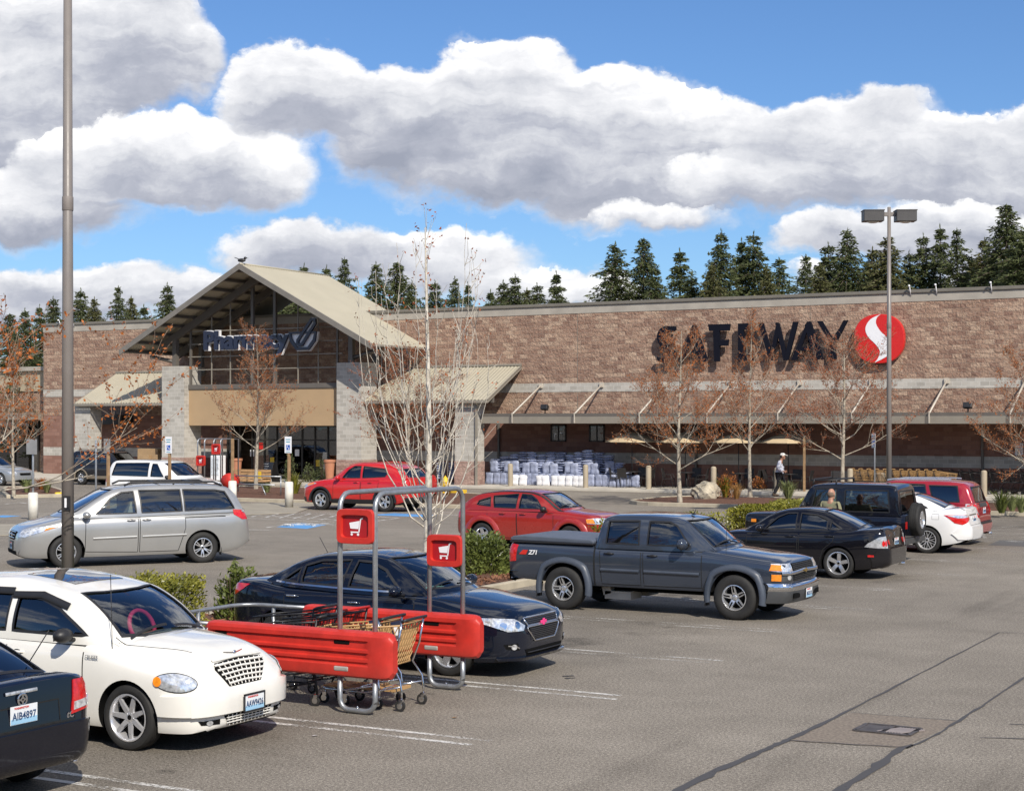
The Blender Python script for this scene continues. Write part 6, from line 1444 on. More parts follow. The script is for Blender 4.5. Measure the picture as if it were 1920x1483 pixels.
# crow on the ridge
g = MB(); M0 = Matrix.Translation((RU, GV0+.15, RZ+.21)) @ Matrix.Rotation(R(15), 4, 'Z') @ Matrix.Scale(1.15, 4); g.M = M0
g.ball((0, 0, 0), (.20, .085, .09), 12); g.ball((.17, 0, .10), (.075, .055, .06), 10); g.cyl((.23, 0, .10), (.32, 0, .085), .022, .004, 6); g.M = M0 @ Matrix.Rotation(R(20), 4, 'Y'); g.ball((-.24, 0, .01), (.16, .05, .02), 8)
g.M = M0; g.cyl((.02, .03, -.07), (.03, .03, -.2), .008, n=5); g.cyl((.02, -.03, -.07), (.03, -.03, -.2), .008, n=5)
solo('crow', g, [M_BLK], 'black crow perched on the ridge end of the entrance gable', 'bird')

# lower wing at the far left
lw = thing('shop_wing', 'low tan shop building with dark glass front at the far left edge', 'building')
M_TANW = mat('tan_plaster', (.40, .33, .23), .9, var=.1, bump=.1)
bx(-112, -73.2, 74, 95, 0, 5.1).build('wall', [M_SPLIT], lw); bx(-112, -73.2, 73.9, 95, 5.1, 6.35).build('upper_wall', [M_TANW], lw); bx(-112, -73.1, 73.7, 95, 6.35, 6.6).build('cornice', [M_CONC], lw)
bx(-112, -72.2, 71.6, 74, 3.35, 3.75).build('canopy', [M_STEELL], lw); g_ = bx(-100, -74, 73.90, 73.98, 3.2, 3.35).build('shopfront', [M_BRONZE], lw)
for i in range(14): x = -100+i*2.; bx(x-.05, x+.05, 73.86, 73.98, 0, 3.2).build('mullion', [M_BRONZE], g_)
bx(-100, -74, 73.93, 73.97, .3, 3.2).build('pane', [M_SHOPGL], g_); bx(-100, -74, 73.975, 73.99, .3, 3.2).build('lobby_shade_sheet', [M_INSIDE], g_)  # shade inside the shop painted as a dark sheet behind the panes
bx(-84, -81, 80, 83, 6.4, 7.6).build('roof_unit', [M_WHITE], lw)
for x in (-76.5, -82, -87): bx(x-.2, x+.2, 71.7, 72.1, 0, 3.35).build('pillar', [M_GREYB], lw)
# ------------------------------------------------------------------ ground
def asphalt():
    m, t, b = newmat('asphalt'); co = t.node('ShaderNodeTexCoord').outputs['Object']
    sp = t.noise(co, 30, 4, .8); sp2 = t.noise(co, 75, 2, .6); big = t.noise(co, .16, 6, .6); md = t.noise(co, 1.1, 5, .6)
    vo = t.node('ShaderNodeTexVoronoi'); vo.inputs['Scale'].default_value = 34; t.l.new(co, vo.inputs['Vector'])
    peb = t.mr(vo.outputs['Distance'], .08, .2, 1, 0)
    k = t.math('ADD', t.math('MULTIPLY', t.math('SUBTRACT', sp, .5), 1.7), t.math('MULTIPLY', t.math('SUBTRACT', sp2, .5), 1.5))
    k = t.math('ADD', k, t.math('MULTIPLY', t.math('SUBTRACT', big, .5), .42)); k = t.math('ADD', k, t.math('MULTIPLY', t.math('SUBTRACT', md, .5), .26))
    # wheel-polished stall strip is darker
    x, y, z = t.xyz(co)
    stall = t.math('MULTIPLY', t.mr(t.math('ADD', x, t.math('MULTIPLY', t.noise(co, .5, 3), 2.5)), -9.6, -7.4, 1, 0, True), t.mr(x, -15.5, -14, 0, 1))
    k = t.math('SUBTRACT', k, t.math('MULTIPLY', stall, .12))
    st = t.mr(t.noise(co, .8, 3, .6), .56, .72, 0, .26); k = t.math('SUBTRACT', k, t.math('MULTIPLY', st, stall)); k = t.math('SUBTRACT', k, t.math('MULTIPLY', t.mr(t.noise(co, 1.9, 4, .65), .63, .70, 0, .24), stall))
    tyre = t.mr(t.noise(t.vmul(co, (1.6, .12, 1)), 1, 4, .6), .55, .70, 0, .09); k = t.math('SUBTRACT', k, t.math('MULTIPLY', tyre, t.mr(x, -8.5, -7, 0, 1)))
    c = t.ramp(t.math('ADD', k, .5), (.0, (.045, .040, .034)), (.5, (.205, .180, .148)), (1., (.50, .45, .38)))
    pr = t.math('MULTIPLY', peb, t.mr(t.noise(co, 5, 2), .42, .62, 0, .75)); c = t.mix(pr, c, (.42, .39, .34))
    t.put(b.inputs['Base Color'], c); b.inputs['Roughness'].default_value = .88; b.inputs['Specular IOR Level'].default_value = .25
    t.put(b.inputs['Normal'], t.bump(sp, .12, .006)); return m
M_ASPH = asphalt()
M_ASPH2 = mat('patch_asphalt', (.20, .165, .13), .9, var=.4, scale=30, bump=.3, bscale=90)
M_ASPH3 = mat('dark_patch', (.10, .098, .095), .9, var=.2, scale=20, bump=.2)
M_KERB = mat('kerb_concrete', (.42, .37, .28), .9, var=.2, scale=2.5, bump=.2); M_WALK = mat('walk_concrete', (.50, .46, .39), .9, var=.12, scale=1.5, bump=.1)
M_WALK2 = mat('path_concrete', (.30, .27, .215), .9, var=.15, scale=1.5, bump=.1)
def wornmat(name, col, cover=.5, base=(.19, .175, .155)):
    m, t, b = newmat(name); co = t.node('ShaderNodeTexCoord').outputs['Object']
    w_ = t.math('ADD', t.math('MULTIPLY', t.noise(co, 24, 4, .75), .75), t.math('MULTIPLY', t.noise(co, 1.6, 3), .5))
    a = t.mr(w_, .48+cover*.22, .60+cover*.22, 1, 0); t.put(b.inputs['Base Color'], col); b.inputs['Roughness'].default_value = .8
    t.put(b.inputs['Alpha'], a); return m
M_PAINT = wornmat('worn_white_paint', (.62, .60, .56), .42); M_PAINTF = wornmat('faded_white_paint', (.50, .48, .44), .22); M_BLUE = wornmat('worn_blue_paint', (.10, .30, .60), 1.2)
M_TAR = wornmat('crack_sealant', (.065, .062, .064), 1.15)
M_MULCH = mat('bark_mulch', (.115, .052, .03), .95, var=.6, scale=16, bump=1., bscale=30)

g = MB(); g.add([(-900, -700, 0), (900, -700, 0), (900, 900, 0), (-900, 900, 0)], [(0, 1, 2, 3)]); struct('ground', g, [M_ASPH])
def flat(name, pts, z, m, **kw):
    q = MB(); q.add([(p[0], p[1], z) for p in pts], [tuple(range(len(pts)))]); 
    a = sum(pts[i][0]*pts[(i+1) % len(pts)][1]-pts[(i+1) % len(pts)][0]*pts[i][1] for i in range(len(pts)))
    if a < 0: q.f = [f[::-1] for f in q.f]
    return struct(name, q, [m])
def slab(name, pts, z0, z1, m, kerb=None):
    q = MB(); q.prism([(p[0], p[1]) for p in pts], z0, z1, 'xy'); return struct(name, q, [m], bevel=.02)
# walks
slab('pavement', [(-40.5, 68.3), (UR, 68.3), (UR, V0+.5), (-40.5, V0+.5)], 0, .15, M_WALK)
slab('entrance_pavement', [(-110, 66.8), (-46, 66.8), (-43.5, 67.2), (-40.5, 68.3), (-40.5, V0+.5), (-71.9, V0+.5), (-71.9, 74.5), (-110, 74.5)], 0, .14, M_WALK)
def island(pts, name='planter_island', z=.14, kw=.16, m=None):
    """kerb ring with a bed inside"""
    P_ = [Vector((p[0], p[1])) for p in pts]; n = len(P_); a = sum(P_[i].x*P_[(i+1) % n].y-P_[(i+1) % n].x*P_[i].y for i in range(n))
    if a < 0: P_ = P_[::-1]
    inn = []
    for i in range(n):
        p, c, q = P_[i-1], P_[i], P_[(i+1) % n]; d1 = (c-p).normalized(); d2 = (q-c).normalized(); n1 = Vector((-d1.y, d1.x)); n2 = Vector((-d2.y, d2.x)); b = (n1+n2).normalized(); inn.append(c+b*kw/max(.4, b.dot(n1)))
    mb = MB(); V_ = []
    for o, i_ in zip(P_, inn): V_ += [(o.x, o.y, 0), (o.x, o.y, z), (i_.x, i_.y, z), (i_.x, i_.y, .02)]
    mb.add(V_, [(4*i+j, 4*((i+1) % n)+j, 4*((i+1) % n)+j+1, 4*i+j+1) for i in range(n) for j in range(3)])
    k = struct('kerb', mb, [M_KERB], bevel=.02)
    cx_ = sum(p.x for p in inn)/n; cy_ = sum(p.y for p in inn)/n; b_ = MB(); V_ = [(p.x, p.y, z-.03) for p in inn]; rings = [V_]
    for f, h in ((.72, .05), (.4, .10), (.12, .12)): rings.append([(cx_+(p.x-cx_)*f+rnd.uniform(-.05, .05), cy_+(p.y-cy_)*f+rnd.uniform(-.05, .05), z-.03+h+rnd.uniform(-.01, .02)) for p in inn])
    allv = [v for r in rings for v in r]; F_ = []
    for r in range(3): F_ += [(r*n+i, r*n+(i+1) % n, (r+1)*n+(i+1) % n, (r+1)*n+i) for i in range(n)]
    F_.append(tuple(3*n+i for i in range(n))); b_.add(allv, F_, 0, True)
    struct(name, b_, [m or M_MULCH])
def rrect(x0, x1, y0, y1, r=.8, n=5):
    out = []
    for cx_, cy_, a0 in ((x1-r, y1-r, 0), (x0+r, y1-r, 90), (x0+r, y0+r, 180), (x1-r, y0+r, 270)):
        for i in range(n+1): a = R(a0+90*i/n); out.append((cx_+r*math.cos(a), cy_+r*math.sin(a)))
    return out
island(rrect(-17.3, -15.35, 11.0, 56.5, .9), 'planter_strip')
island(rrect(-27.5, -9.6, 57.8, 64.2, 2.2), 'planter_island'); island(rrect(-9.2, 14, 54.5, 61.5, 1.6), 'planter_island')
ia = G(440, 939); ib = G(884, 955)
island([(-49.5, 53.2), (-31.2, 52.6), (-29.6, 54.2), (-29.8, 57.5), (-31, 59.5), (-38, 62.5), (-49, 63.5), (-51.5, 62), (-51.8, 55)], 'entrance_bed')
island([tuple(G(12, 934).xy), tuple(G(60, 933).xy), tuple(G(116, 932).xy), tuple(G(122, 924).xy), tuple(G(100, 917).xy), tuple(G(10, 917).xy), tuple(G(0, 924).xy)], 'left_bed')
a = G(104, 932); b = G(118, 931.5); q = MB(); q.tube([(a.x, a.y, .1), (b.x, b.y, .1), tuple(G(123, 924).xy)+(.1,)], .11, 8); solo('painted_kerb_end', q, [M_YEL], 'yellow painted kerb nose of the small island by the left lamp post', 'kerb')
slab('walkway', [tuple(G(x, y).xy) for x, y in ((424, 946), (560, 943), (596, 948), (556, 962), (430, 967))], 0, .03, M_WALK2)
slab('walkway', [tuple(G(x, y).xy) for x, y in ((-40, 984), (80, 984), (112, 989), (60, 1003), (-40, 1006))], 0, .03, M_WALK2)
# painted stall lines, in pairs
q = MB(); q2 = MB()
for i, v in enumerate((11.25, 14.48, 17.62, 20.85, 24.35, 27.8, 31.3, 34.9, 38.4, 41.9, 45.4, 48.8)):
    for j, dv in enumerate((0, -.27)):
        e = -8.25+.07*math.sin(i*3.1+j*2); wd = .085
        (q if v < 18 else q2).add([(-15.3, v+dv-wd/2, .004), (e, v+dv-wd/2, .004), (e, v+dv+wd/2, .004), (-15.3, v+dv+wd/2, .004)], [(0, 1, 2, 3)])
struct('stall_line_paint', q, [M_PAINT]); struct('faded_line_paint', q2, [M_PAINTF])
def pxline(mb, p, q_, wd, z=.004):
    a, b = G(*p), G(*q_); d = (b-a); n_ = Vector((-d.y, d.x, 0)).normalized()*wd/2; mb.add([(*(a-n_).xy, z), (*(b-n_).xy, z), (*(b+n_).xy, z), (*(a+n_).xy, z)], [(0, 1, 2, 3)])
q = MB()
for l in [((500, 989), (560, 979.5)), ((560, 979.5), (628, 984)), ((460, 993), (536, 994)), ((482, 957.5), (700, 968)), ((455, 971), (700, 982)), ((452, 968), (482, 958)), ((700, 968), (750, 971)), ((705, 977), (750, 971)), ((600, 961), (860, 966)),
          ((15, 935), (55, 935)), ((70, 941), (88, 941)), ((10, 945), (35, 942)), ((35, 942), (55, 944)), ((28, 963), (90, 963)), ((480, 966), (640, 975)), ((0, 1000), (40, 1002)), ((820, 960), (850, 960))]: pxline(q, *l, .12)
for i in range(9):
    x = 500+i*26; pxline(q, (x-28, 960+i*1.1+9), (x+6, 960+i*1.1-1), .10)
struct('lane_marking_paint', q, [M_PAINT])
flat('blue_marking_paint', [G(518, 988), G(560, 980.5), G(612, 984), G(575, 991.5)], .004, M_BLUE); flat('blue_marking_paint', [G(690, 965.5), G(738, 962), G(822, 966), G(800, 969.5)], .004, M_BLUE); flat('blue_marking_paint', [G(-20, 969), G(5, 966), G(40, 967), G(10, 970)], .004, M_BLUE)
wc = G(562, 985.8); q = MB(); M_ = Matrix.Translation((wc.x, wc.y, .008)); q.M = M_; q.tube([(.5*math.cos(a*.35), .45*math.sin(a*.35), 0) for a in range(15)], .07, 3); q.box((.0, .75, 0), (.13, .9, .004)); q.ball((0, 1.35, 0), (.16, .16, .003), 8); q.box((.3, .4, 0), (.6, .13, .004)); struct('wheelchair_marking_paint', q, [M_PAINT])
for i in range(7): q = MB() if i == 0 else q; pxline(q, (1850+0*i, 994+i*3.2), (1990, 989+i*4.4), .10)
for l in [((1838, 990), (1960, 984)), ((1700, 1020), (1920, 1032)), ((1838, 990), (1850, 1016))]: pxline(q, *l, .1)
struct('hatch_marking_paint', q, [M_PAINTF])
# patch round the drain, seams
flat('patch_asphalt', [G(1480, 1389), G(1597, 1336), G(1797, 1352), G(1692, 1402)], .003, M_ASPH2); flat('patch_asphalt', [G(1852, 1022), G(1875, 1012.5), G(1960, 1014), G(1960, 1026)], .003, M_ASPH3)
def seam(pts, ws_, z=.007):
    P_ = [G(*p) for p in pts]; V_ = []
    k = []
    for i in range(len(P_)-1):
        for j in range(6): k.append((P_[i].lerp(P_[i+1], j/6), ws_[i]+(ws_[i+1]-ws_[i])*j/6))
    k.append((P_[-1], ws_[-1]))
    for i, (p, w_) in enumerate(k):
        a = k[max(0, i-1)][0]; b = k[min(len(k)-1, i+1)][0]; d = (b-a).normalized(); n_ = Vector((-d.y, d.x, 0)); j = rnd.uniform(-.012, .012); ww = .72*w_*rnd.uniform(.6, 1.4)
        V_ += [tuple((p+n_*(j+ww/2)).xy)+(z,), tuple((p+n_*(j-ww/2)).xy)+(z,)]
    q = MB(); q.add(V_, [(2*i, 2*i+1, 2*i+3, 2*i+2) for i in range(len(k)-1)]); return q
qq = MB()
for pts, ws_ in [([(1240, 1500), (1340, 1447), (1440, 1403), (1480, 1386), (1581, 1338), (1726, 1262), (1873, 1186)], [.13, .15, .13, .12, .05, .035, .03]), ([(1873, 1186), (1990, 1189)], [.03, .02]),
                 ([(1545, 1500), (1640, 1440), (1690, 1403), (1712, 1396)], [.12, .15, .13, .05]), ([(1700, 1403), (1760, 1376), (1797, 1352), (1860, 1312), (1990, 1222)], [.06, .05, .05, .05, .04]),
                 ([(1480, 1388), (1600, 1396), (1694, 1401)], [.03, .025, .03]), ([(1594, 1336), (1700, 1344), (1795, 1351)], [.02, .025, .03]),
                 ([(1894, 1358), (1990, 1360)], [.03, .02]), ([(1838, 1383), (1990, 1387)], [.03, .03]), ([(1055, 1268), (1075, 1267)], [.10, .08]), ([(1060, 1272), (1078, 1271)], [.08, .05])]:
    a = seam(pts, ws_); qq.add(a.v, a.f)
struct('asphalt_seam', qq, [M_TAR])
# drain cover
gc = [G(1599, 1370), G(1631, 1358.5), G(1728, 1367.5), G(1700, 1380)]; c_ = sum(gc, Vector())/4; e1_ = (gc[3]-gc[0]); L1 = e1_.length; e2_ = (gc[1]-gc[0]); L2 = e2_.length
dr = thing('storm_drain', 'rusty iron drain grate with slots set in the patched asphalt', 'drain', (c_.x, c_.y, 0), math.atan2(e1_.y, e1_.x))
M_IRON = mat('rusty_iron', (.10, .088, .084), .6, .4, var=.3, scale=8)
q = MB()
for (x, y, a, b) in ((0, -L2/2, L1, .05), (0, L2/2, L1, .05), (-L1/2, 0, .05, L2), (L1/2, 0, .05, L2), (0, 0, .05, L2)): q.box((x, y, .012), (a, b, .014))
q.box((-L1/4, 0, .008), (L1/2-.05, L2-.05, .012)); q.build('frame', [M_IRON], dr)
q = MB()
for i in range(9): q.box((L1*.03+L1*.45*i/8.5, 0, .012), (.018, L2-.08, .014), rz=R(-28))
q.build('grate_bars', [mat('worn_iron', (.30, .26, .25), .6, .2)], dr); q = MB(); q.box((L1/4, 0, .007), (L1/2-.05, L2-.05, .006)); q.build('dark_sump', [M_DARK], dr)
# ------------------------------------------------------------------ vegetation
def leafmat(name, c1, c2, rough=.55, trans=.25):
    m, t, b = newmat(name); co = t.node('ShaderNodeTexCoord').outputs['Object']
    n = t.noise(co, 2.2, 3); n2 = t.noise(co, 23, 2)
    k = t.math('ADD', t.math('MULTIPLY', n, .6), t.math('MULTIPLY', n2, .5))
    t.put(b.inputs['Base Color'], t.ramp(k, (.38, c1), (.68, c2))); b.inputs['Roughness'].default_value = rough; b.inputs['Specular IOR Level'].default_value = .4
    if trans:
        out = [n_ for n_ in t.n if n_.type == 'OUTPUT_MATERIAL'][0]; tl = t.node('ShaderNodeBsdfTranslucent'); t.put(tl.inputs[0], t.ramp(k, (.38, c1), (.68, c2)))
        mx = t.node('ShaderNodeMixShader'); mx.inputs[0].default_value = trans; t.l.new(b.outputs[0], mx.inputs[1]); t.l.new(tl.outputs[0], mx.inputs[2]); t.l.new(mx.outputs[0], out.inputs[0])
    return m
def barkmat(name, c1, c2):
    m, t, b = newmat(name); co = t.node('ShaderNodeTexCoord').outputs['Object']
    k = t.math('ADD', t.math('MULTIPLY', t.noise(co, 7, 5, .7), .7), t.math('MULTIPLY', t.noise(t.vmul(co, (30, 30, 5)), 1, 4), .35))
    t.put(b.inputs['Base Color'], t.ramp(k, (.38, c1), (.6, c2))); b.inputs['Roughness'].default_value = .9; t.put(b.inputs['Normal'], t.bump(k, .6, .03)); return m
M_NEED = leafmat('fir_needles', (.030, .045, .016), (.13, .15, .055), .7, .25); M_NEED2 = leafmat('yellow_fir_needles', (.055, .065, .02), (.15, .145, .055), .7, .25)
M_FBARK = barkmat('fir_bark', (.05, .035, .025), (.13, .10, .08)); M_MBARK = barkmat('maple_bark', (.17, .145, .11), (.44, .39, .31)); M_WBARK = barkmat('pale_bark', (.30, .265, .21), (.62, .57, .49))
M_BUD = leafmat('orange_buds', (.22, .055, .014), (.58, .19, .045), .6, .35); M_BUD2 = leafmat('rusty_buds', (.18, .04, .015), (.46, .13, .035), .6, .3)
M_HEDGE = leafmat('hedge_leaves', (.05, .062, .008), (.34, .32, .05), .35, .2); M_HEDGE2 = leafmat('laurel_leaves', (.035, .055, .012), (.20, .23, .06), .3, .2)
M_BTWIG = mat('maple_twig', (.29, .21, .15), .85, var=.3)
M_TWIG = mat('dark_twig', (.06, .04, .025), .9)

def quadleaf(V_, F_, c, ln, wd, r, up=None):
    d = up or Vector((r.gauss(0, 1), r.gauss(0, 1), r.gauss(0, 1))).normalized(); s_ = d.orthogonal().normalized(); s_.rotate(Matrix.Rotation(r.uniform(0, 6.28), 3, d))
    b = len(V_); V_ += [c-d*ln*.5, c+s_*wd*.5, c+d*ln*.5, c-s_*wd*.5]; F_.append((b, b+1, b+2, b+3))
def conifer(seed, H=20., spread=3.4, sparse=1., m=None, droop=.35, base=.12):
    r = random.Random(seed); tr = MB(); tr.tube([(0, 0, -1), (r.uniform(-.1, .1), 0, H*.5), (0, 0, H)], .2, 7, radii=[.30, .17, .02])
    V_, F_ = [], []; z = H*base; ph = 0
    lean = [r.uniform(.75, 1.2) for _ in range(8)]
    while z < H-.15:
        f = (z-H*base)/(H*(1-base)); L0 = spread*((1-f)**.66)*(.62+.38*min(1, f*5+.3))+.10
        n = r.randint(4, 6) if f < .92 else 3; ph += .9
        for i in range(n):
            if r.random() > sparse: continue
            a = ph+6.283*i/n+r.uniform(-.35, .35); L = L0*r.uniform(.55, 1.18)*lean[int((a % 6.283)/6.283*8) % 8]; ca, sa = math.cos(a), math.sin(a)
            rise = r.uniform(-.05, .22); st = max(2, int(L/.42)); zz = z+r.uniform(-.2, .2)
            tr.tube([(0, 0, zz), (ca*L*.5, sa*L*.5, zz+L*(rise*.5-droop*.18)), (ca*L, sa*L, zz+L*(rise-droop))], .03, 3, radii=[.05, .03, .012], m=0, cap=False)
            for k in range(st+1):
                s_ = (k+.35)/(st+.6); q = Vector((ca*L*s_, sa*L*s_, zz+L*(rise*s_-droop*s_*s_))); w_ = (.28+.34*(1-s_))*min(1, L/1.2+.3)
                for j in range(13):
                    c = q+Vector((r.uniform(-w_, w_), r.uniform(-w_, w_), r.uniform(-.24, .06)))
                    d = Vector((ca+r.uniform(-.8, .8), sa+r.uniform(-.8, .8), r.uniform(-.75, .15))).normalized()
                    quadleaf(V_, F_, c, r.uniform(.2, .46), r.uniform(.07, .16), r, d)
        z += .27+.26*(1-f)*r.uniform(.6, 1.3)
    for _ in range(10): quadleaf(V_, F_, Vector((r.uniform(-.06, .06), r.uniform(-.06, .06), H-r.uniform(-.3, .5))), .4, .08, r, Vector((0, 0, 1)))
    fo = MB(); fo.add(V_, F_); return tr.mesh('trunk', [M_FBARK]), fo.mesh('foliage', [m or M_NEED])
if not globals().get('ONLY') or 'trees' in ONLY:
    CON = [conifer(11, 20, 4.3, .95), conifer(12, 20, 4.9, .9, droop=.5), conifer(13, 20, 3.4, .85), conifer(14, 20, 4.5, .97, m=M_NEED2), conifer(15, 20, 3.8, .66, droop=.25), conifer(16, 20, 5.2, .92, droop=.42)]
    kinds = ['full dark fir', 'broad drooping fir', 'slim dark fir', 'yellowish green fir', 'thin see-through fir', 'wide heavy fir']
    TL = [(18, 590, 5, 105), (47, 582, 0, 102), (74, 576, 2, 108), (100, 560, 0, 120), (151, 545, 0, 120), (177, 562, 3, 112), (222, 541, 4, 120), (246, 560, 3, 125), (270, 576, 2, 118), (314, 535, 0, 118),
          (570, 500, 2, 150), (512, 548, 0, 114), (532, 542, 0, 118), (549, 534, 2, 120), (562, 540, 0, 116), (583, 528, 1, 121), (612, 503, 2, 150), (646, 488, 4, 140), (705, 496, 1, 130), (745, 494, 5, 132), (772, 530, 0, 128), (815, 530, 0, 140), (853, 523, 1, 135), (877, 534, 2, 138), (920, 548, 2, 150), (944, 530, 0, 145), (966, 518, 0, 140), (988, 545, 3, 142), (1007, 535, 0, 140), (1043, 514, 2, 135),
          (1153, 459, 1, 118), (1207, 449, 5, 118), (1228, 500, 0, 116), (1275, 472, 2, 120), (1297, 520, 0, 118), (1352, 436, 0, 115), (1334, 500, 3, 108), (1391, 453, 2, 118), (1413, 440, 0, 117), (1438, 505, 3, 114), (1461, 489, 4, 122), (1511, 483, 4, 125),
          (1553, 460, 0, 117), (1538, 500, 3, 113), (1589, 432, 1, 114), (1636, 470, 3, 118), (1665, 446, 3, 113), (1705, 475, 0, 118), (1731, 443, 0, 116), (1763, 428, 2, 115), (1794, 434, 4, 112), (1822, 488, 3, 116), (1846, 453, 3, 113), (1887, 386, 5, 108), (1915, 430, 0, 104), (1945, 400, 0, 108), (1868, 470, 3, 110)]
    ext = ['left', 'mid', 'right']
    fuse = {}
    for i, (px, py, k, Y) in enumerate(sorted(TL)):
        p = atY(px, Y); H = zat(py, Y); o = thing('conifer_tree', '', 'tree', (p.x, p.y, 0), rnd.uniform(0, 6.3), 'firs beyond the shop roof')
        s_ = H/20; wsc = s_*rnd.uniform(.95, 1.35)*(1.0 if px > 1100 else .92); o.scale = (wsc, wsc, s_)
        where = 'left of the lamp post' if px < 125 else 'between the lamp post and the entrance gable' if px < 330 else 'just right of the entrance gable' if px < 790 else 'above the middle of the long roof' if px < 1060 else 'above the big letters' if px < 1500 else 'near the right lamp post' if px < 1760 else 'at the far right'
        key = (kinds[k], where); fuse.setdefault(key, []).append(o)
        for me, nm in zip(CON[k], ('trunk', 'foliage')): q = bpy.data.objects.new(nm, me); COL.objects.link(q); setpar(q, o)
    for (kd, wh), L_ in fuse.items():
        n = len(L_)
        for i, o in enumerate(L_):
            pre = '' if n == 1 else ('leftmost ' if i == 0 else 'rightmost ' if i == n-1 else ('', 'second', 'third', 'fourth', 'fifth', 'sixth', 'seventh', 'eighth', 'ninth')[i]+' from left ')
            o['label'] = (pre+kd+' beyond the roof '+wh)
    # a far belt of woodland that only shows as a dark edge low behind the roof line
def branchy(seed, H, spread, trunk_r, fork_z, nlimb=9, up=.55, depth=3, bud=.075, buds=1., m_b=None, m_l=None, multi=False, wig=.18, top=1., budm=4, lean=0., twn=4):
    r = random.Random(seed); tr = MB(); V_, F_ = [], []
    def twig(p, d, L, rad, dep):
        n = 4; pts = [p]; rs = [rad]; dd = d.copy()
        for i in range(n):
            dd = (dd+Vector((r.gauss(0, wig), r.gauss(0, wig), r.gauss(0, wig)*.6+.035))).normalized(); pts.append(pts[-1]+dd*L/n); rs.append(max(.003, rad*(1-.72*(i+1)/n)))
        tr.tube(pts, rad, 5 if dep == depth else 4 if dep > 1 else 3, m=0 if dep > 1 else 1, radii=rs, cap=False)
        if dep <= 1 and m_l is not None:
            k = int(L/.08*buds)+1
            for i in range(k):
                t_ = (i+.6)/k*n; a = int(min(n-1, t_)); q = pts[a].lerp(pts[a+1], t_-a)
                for _ in range(r.randint(1, budm)): quadleaf(V_, F_, q+Vector((r.gauss(0, bud*.5), r.gauss(0, bud*.5), r.gauss(0, bud*.5))), bud*r.uniform(.6, 1.4), bud*r.uniform(.35, .8), r)
        if dep > 0:
            kids_ = twn if dep > 1 else twn+1
            for i in range(kids_):
                f = .25+.75*(i+r.random()*.6)/kids_; a = min(n-1, int(f*n)); q = pts[a].lerp(pts[a+1], min(1, f*n-a))
                nd = (dd*.95+Vector((r.gauss(0, .55), r.gauss(0, .55), r.gauss(.22, .32)))).normalized(); twig(q, nd, L*r.uniform(.38, .62), rs[a]*.62, dep-1)
    # leader
    pts = []; n = 9; lx = lean
    for i in range(n+1): f = i/n; pts.append(Vector((lx*f*H*.1+math.sin(f*5+seed)*.05, math.cos(f*4+seed)*.05-.05, H*top*f)))
    tr.tube(pts, trunk_r, 9, radii=[trunk_r*(1.25 if i == 0 else 1)*(1-.93*(i/n))+.006 for i in range(n+1)], cap=False)
    for i in range(nlimb):
        f = i/(nlimb-1); z = fork_z+(H*top*.86-fork_z)*f**1.15; a = i*2.4+r.uniform(-.4, .4)
        u_ = up*(.55+.9*f)+r.uniform(-.1, .12); L = spread*(1.05-.62*f)*r.uniform(.8, 1.15)
        d = Vector((math.cos(a), math.sin(a), u_*1.3)).normalized(); k = z/(H*top)*n; j = min(n-1, int(k)); p = pts[j].lerp(pts[j+1], k-j)
        twig(p, d, L, max(.009, trunk_r*.33*(1-.6*f)), depth)
    twig(pts[-2], Vector((0, 0, 1)), H*.14, .014, 1)
    fo = MB(); fo.add(V_, F_)
    return tr.mesh('trunk', [m_b or M_MBARK, M_BTWIG]), (fo.mesh('leaf_buds', [m_l]) if m_l is not None and F_ else None)
def plant_tree(name, label, meshes, u, v, rz=0, sc=1., group=None, z=.12):
    o = thing(name, label, 'tree', (u, v, z), rz, group); o.scale = (sc,)*3 if not hasattr(sc, '__len__') else sc
    for me, nm in zip(meshes, ('trunk', 'leaf_buds')):
        if me: q = bpy.data.objects.new(nm, me); COL.objects.link(q); setpar(q, o)
    return o
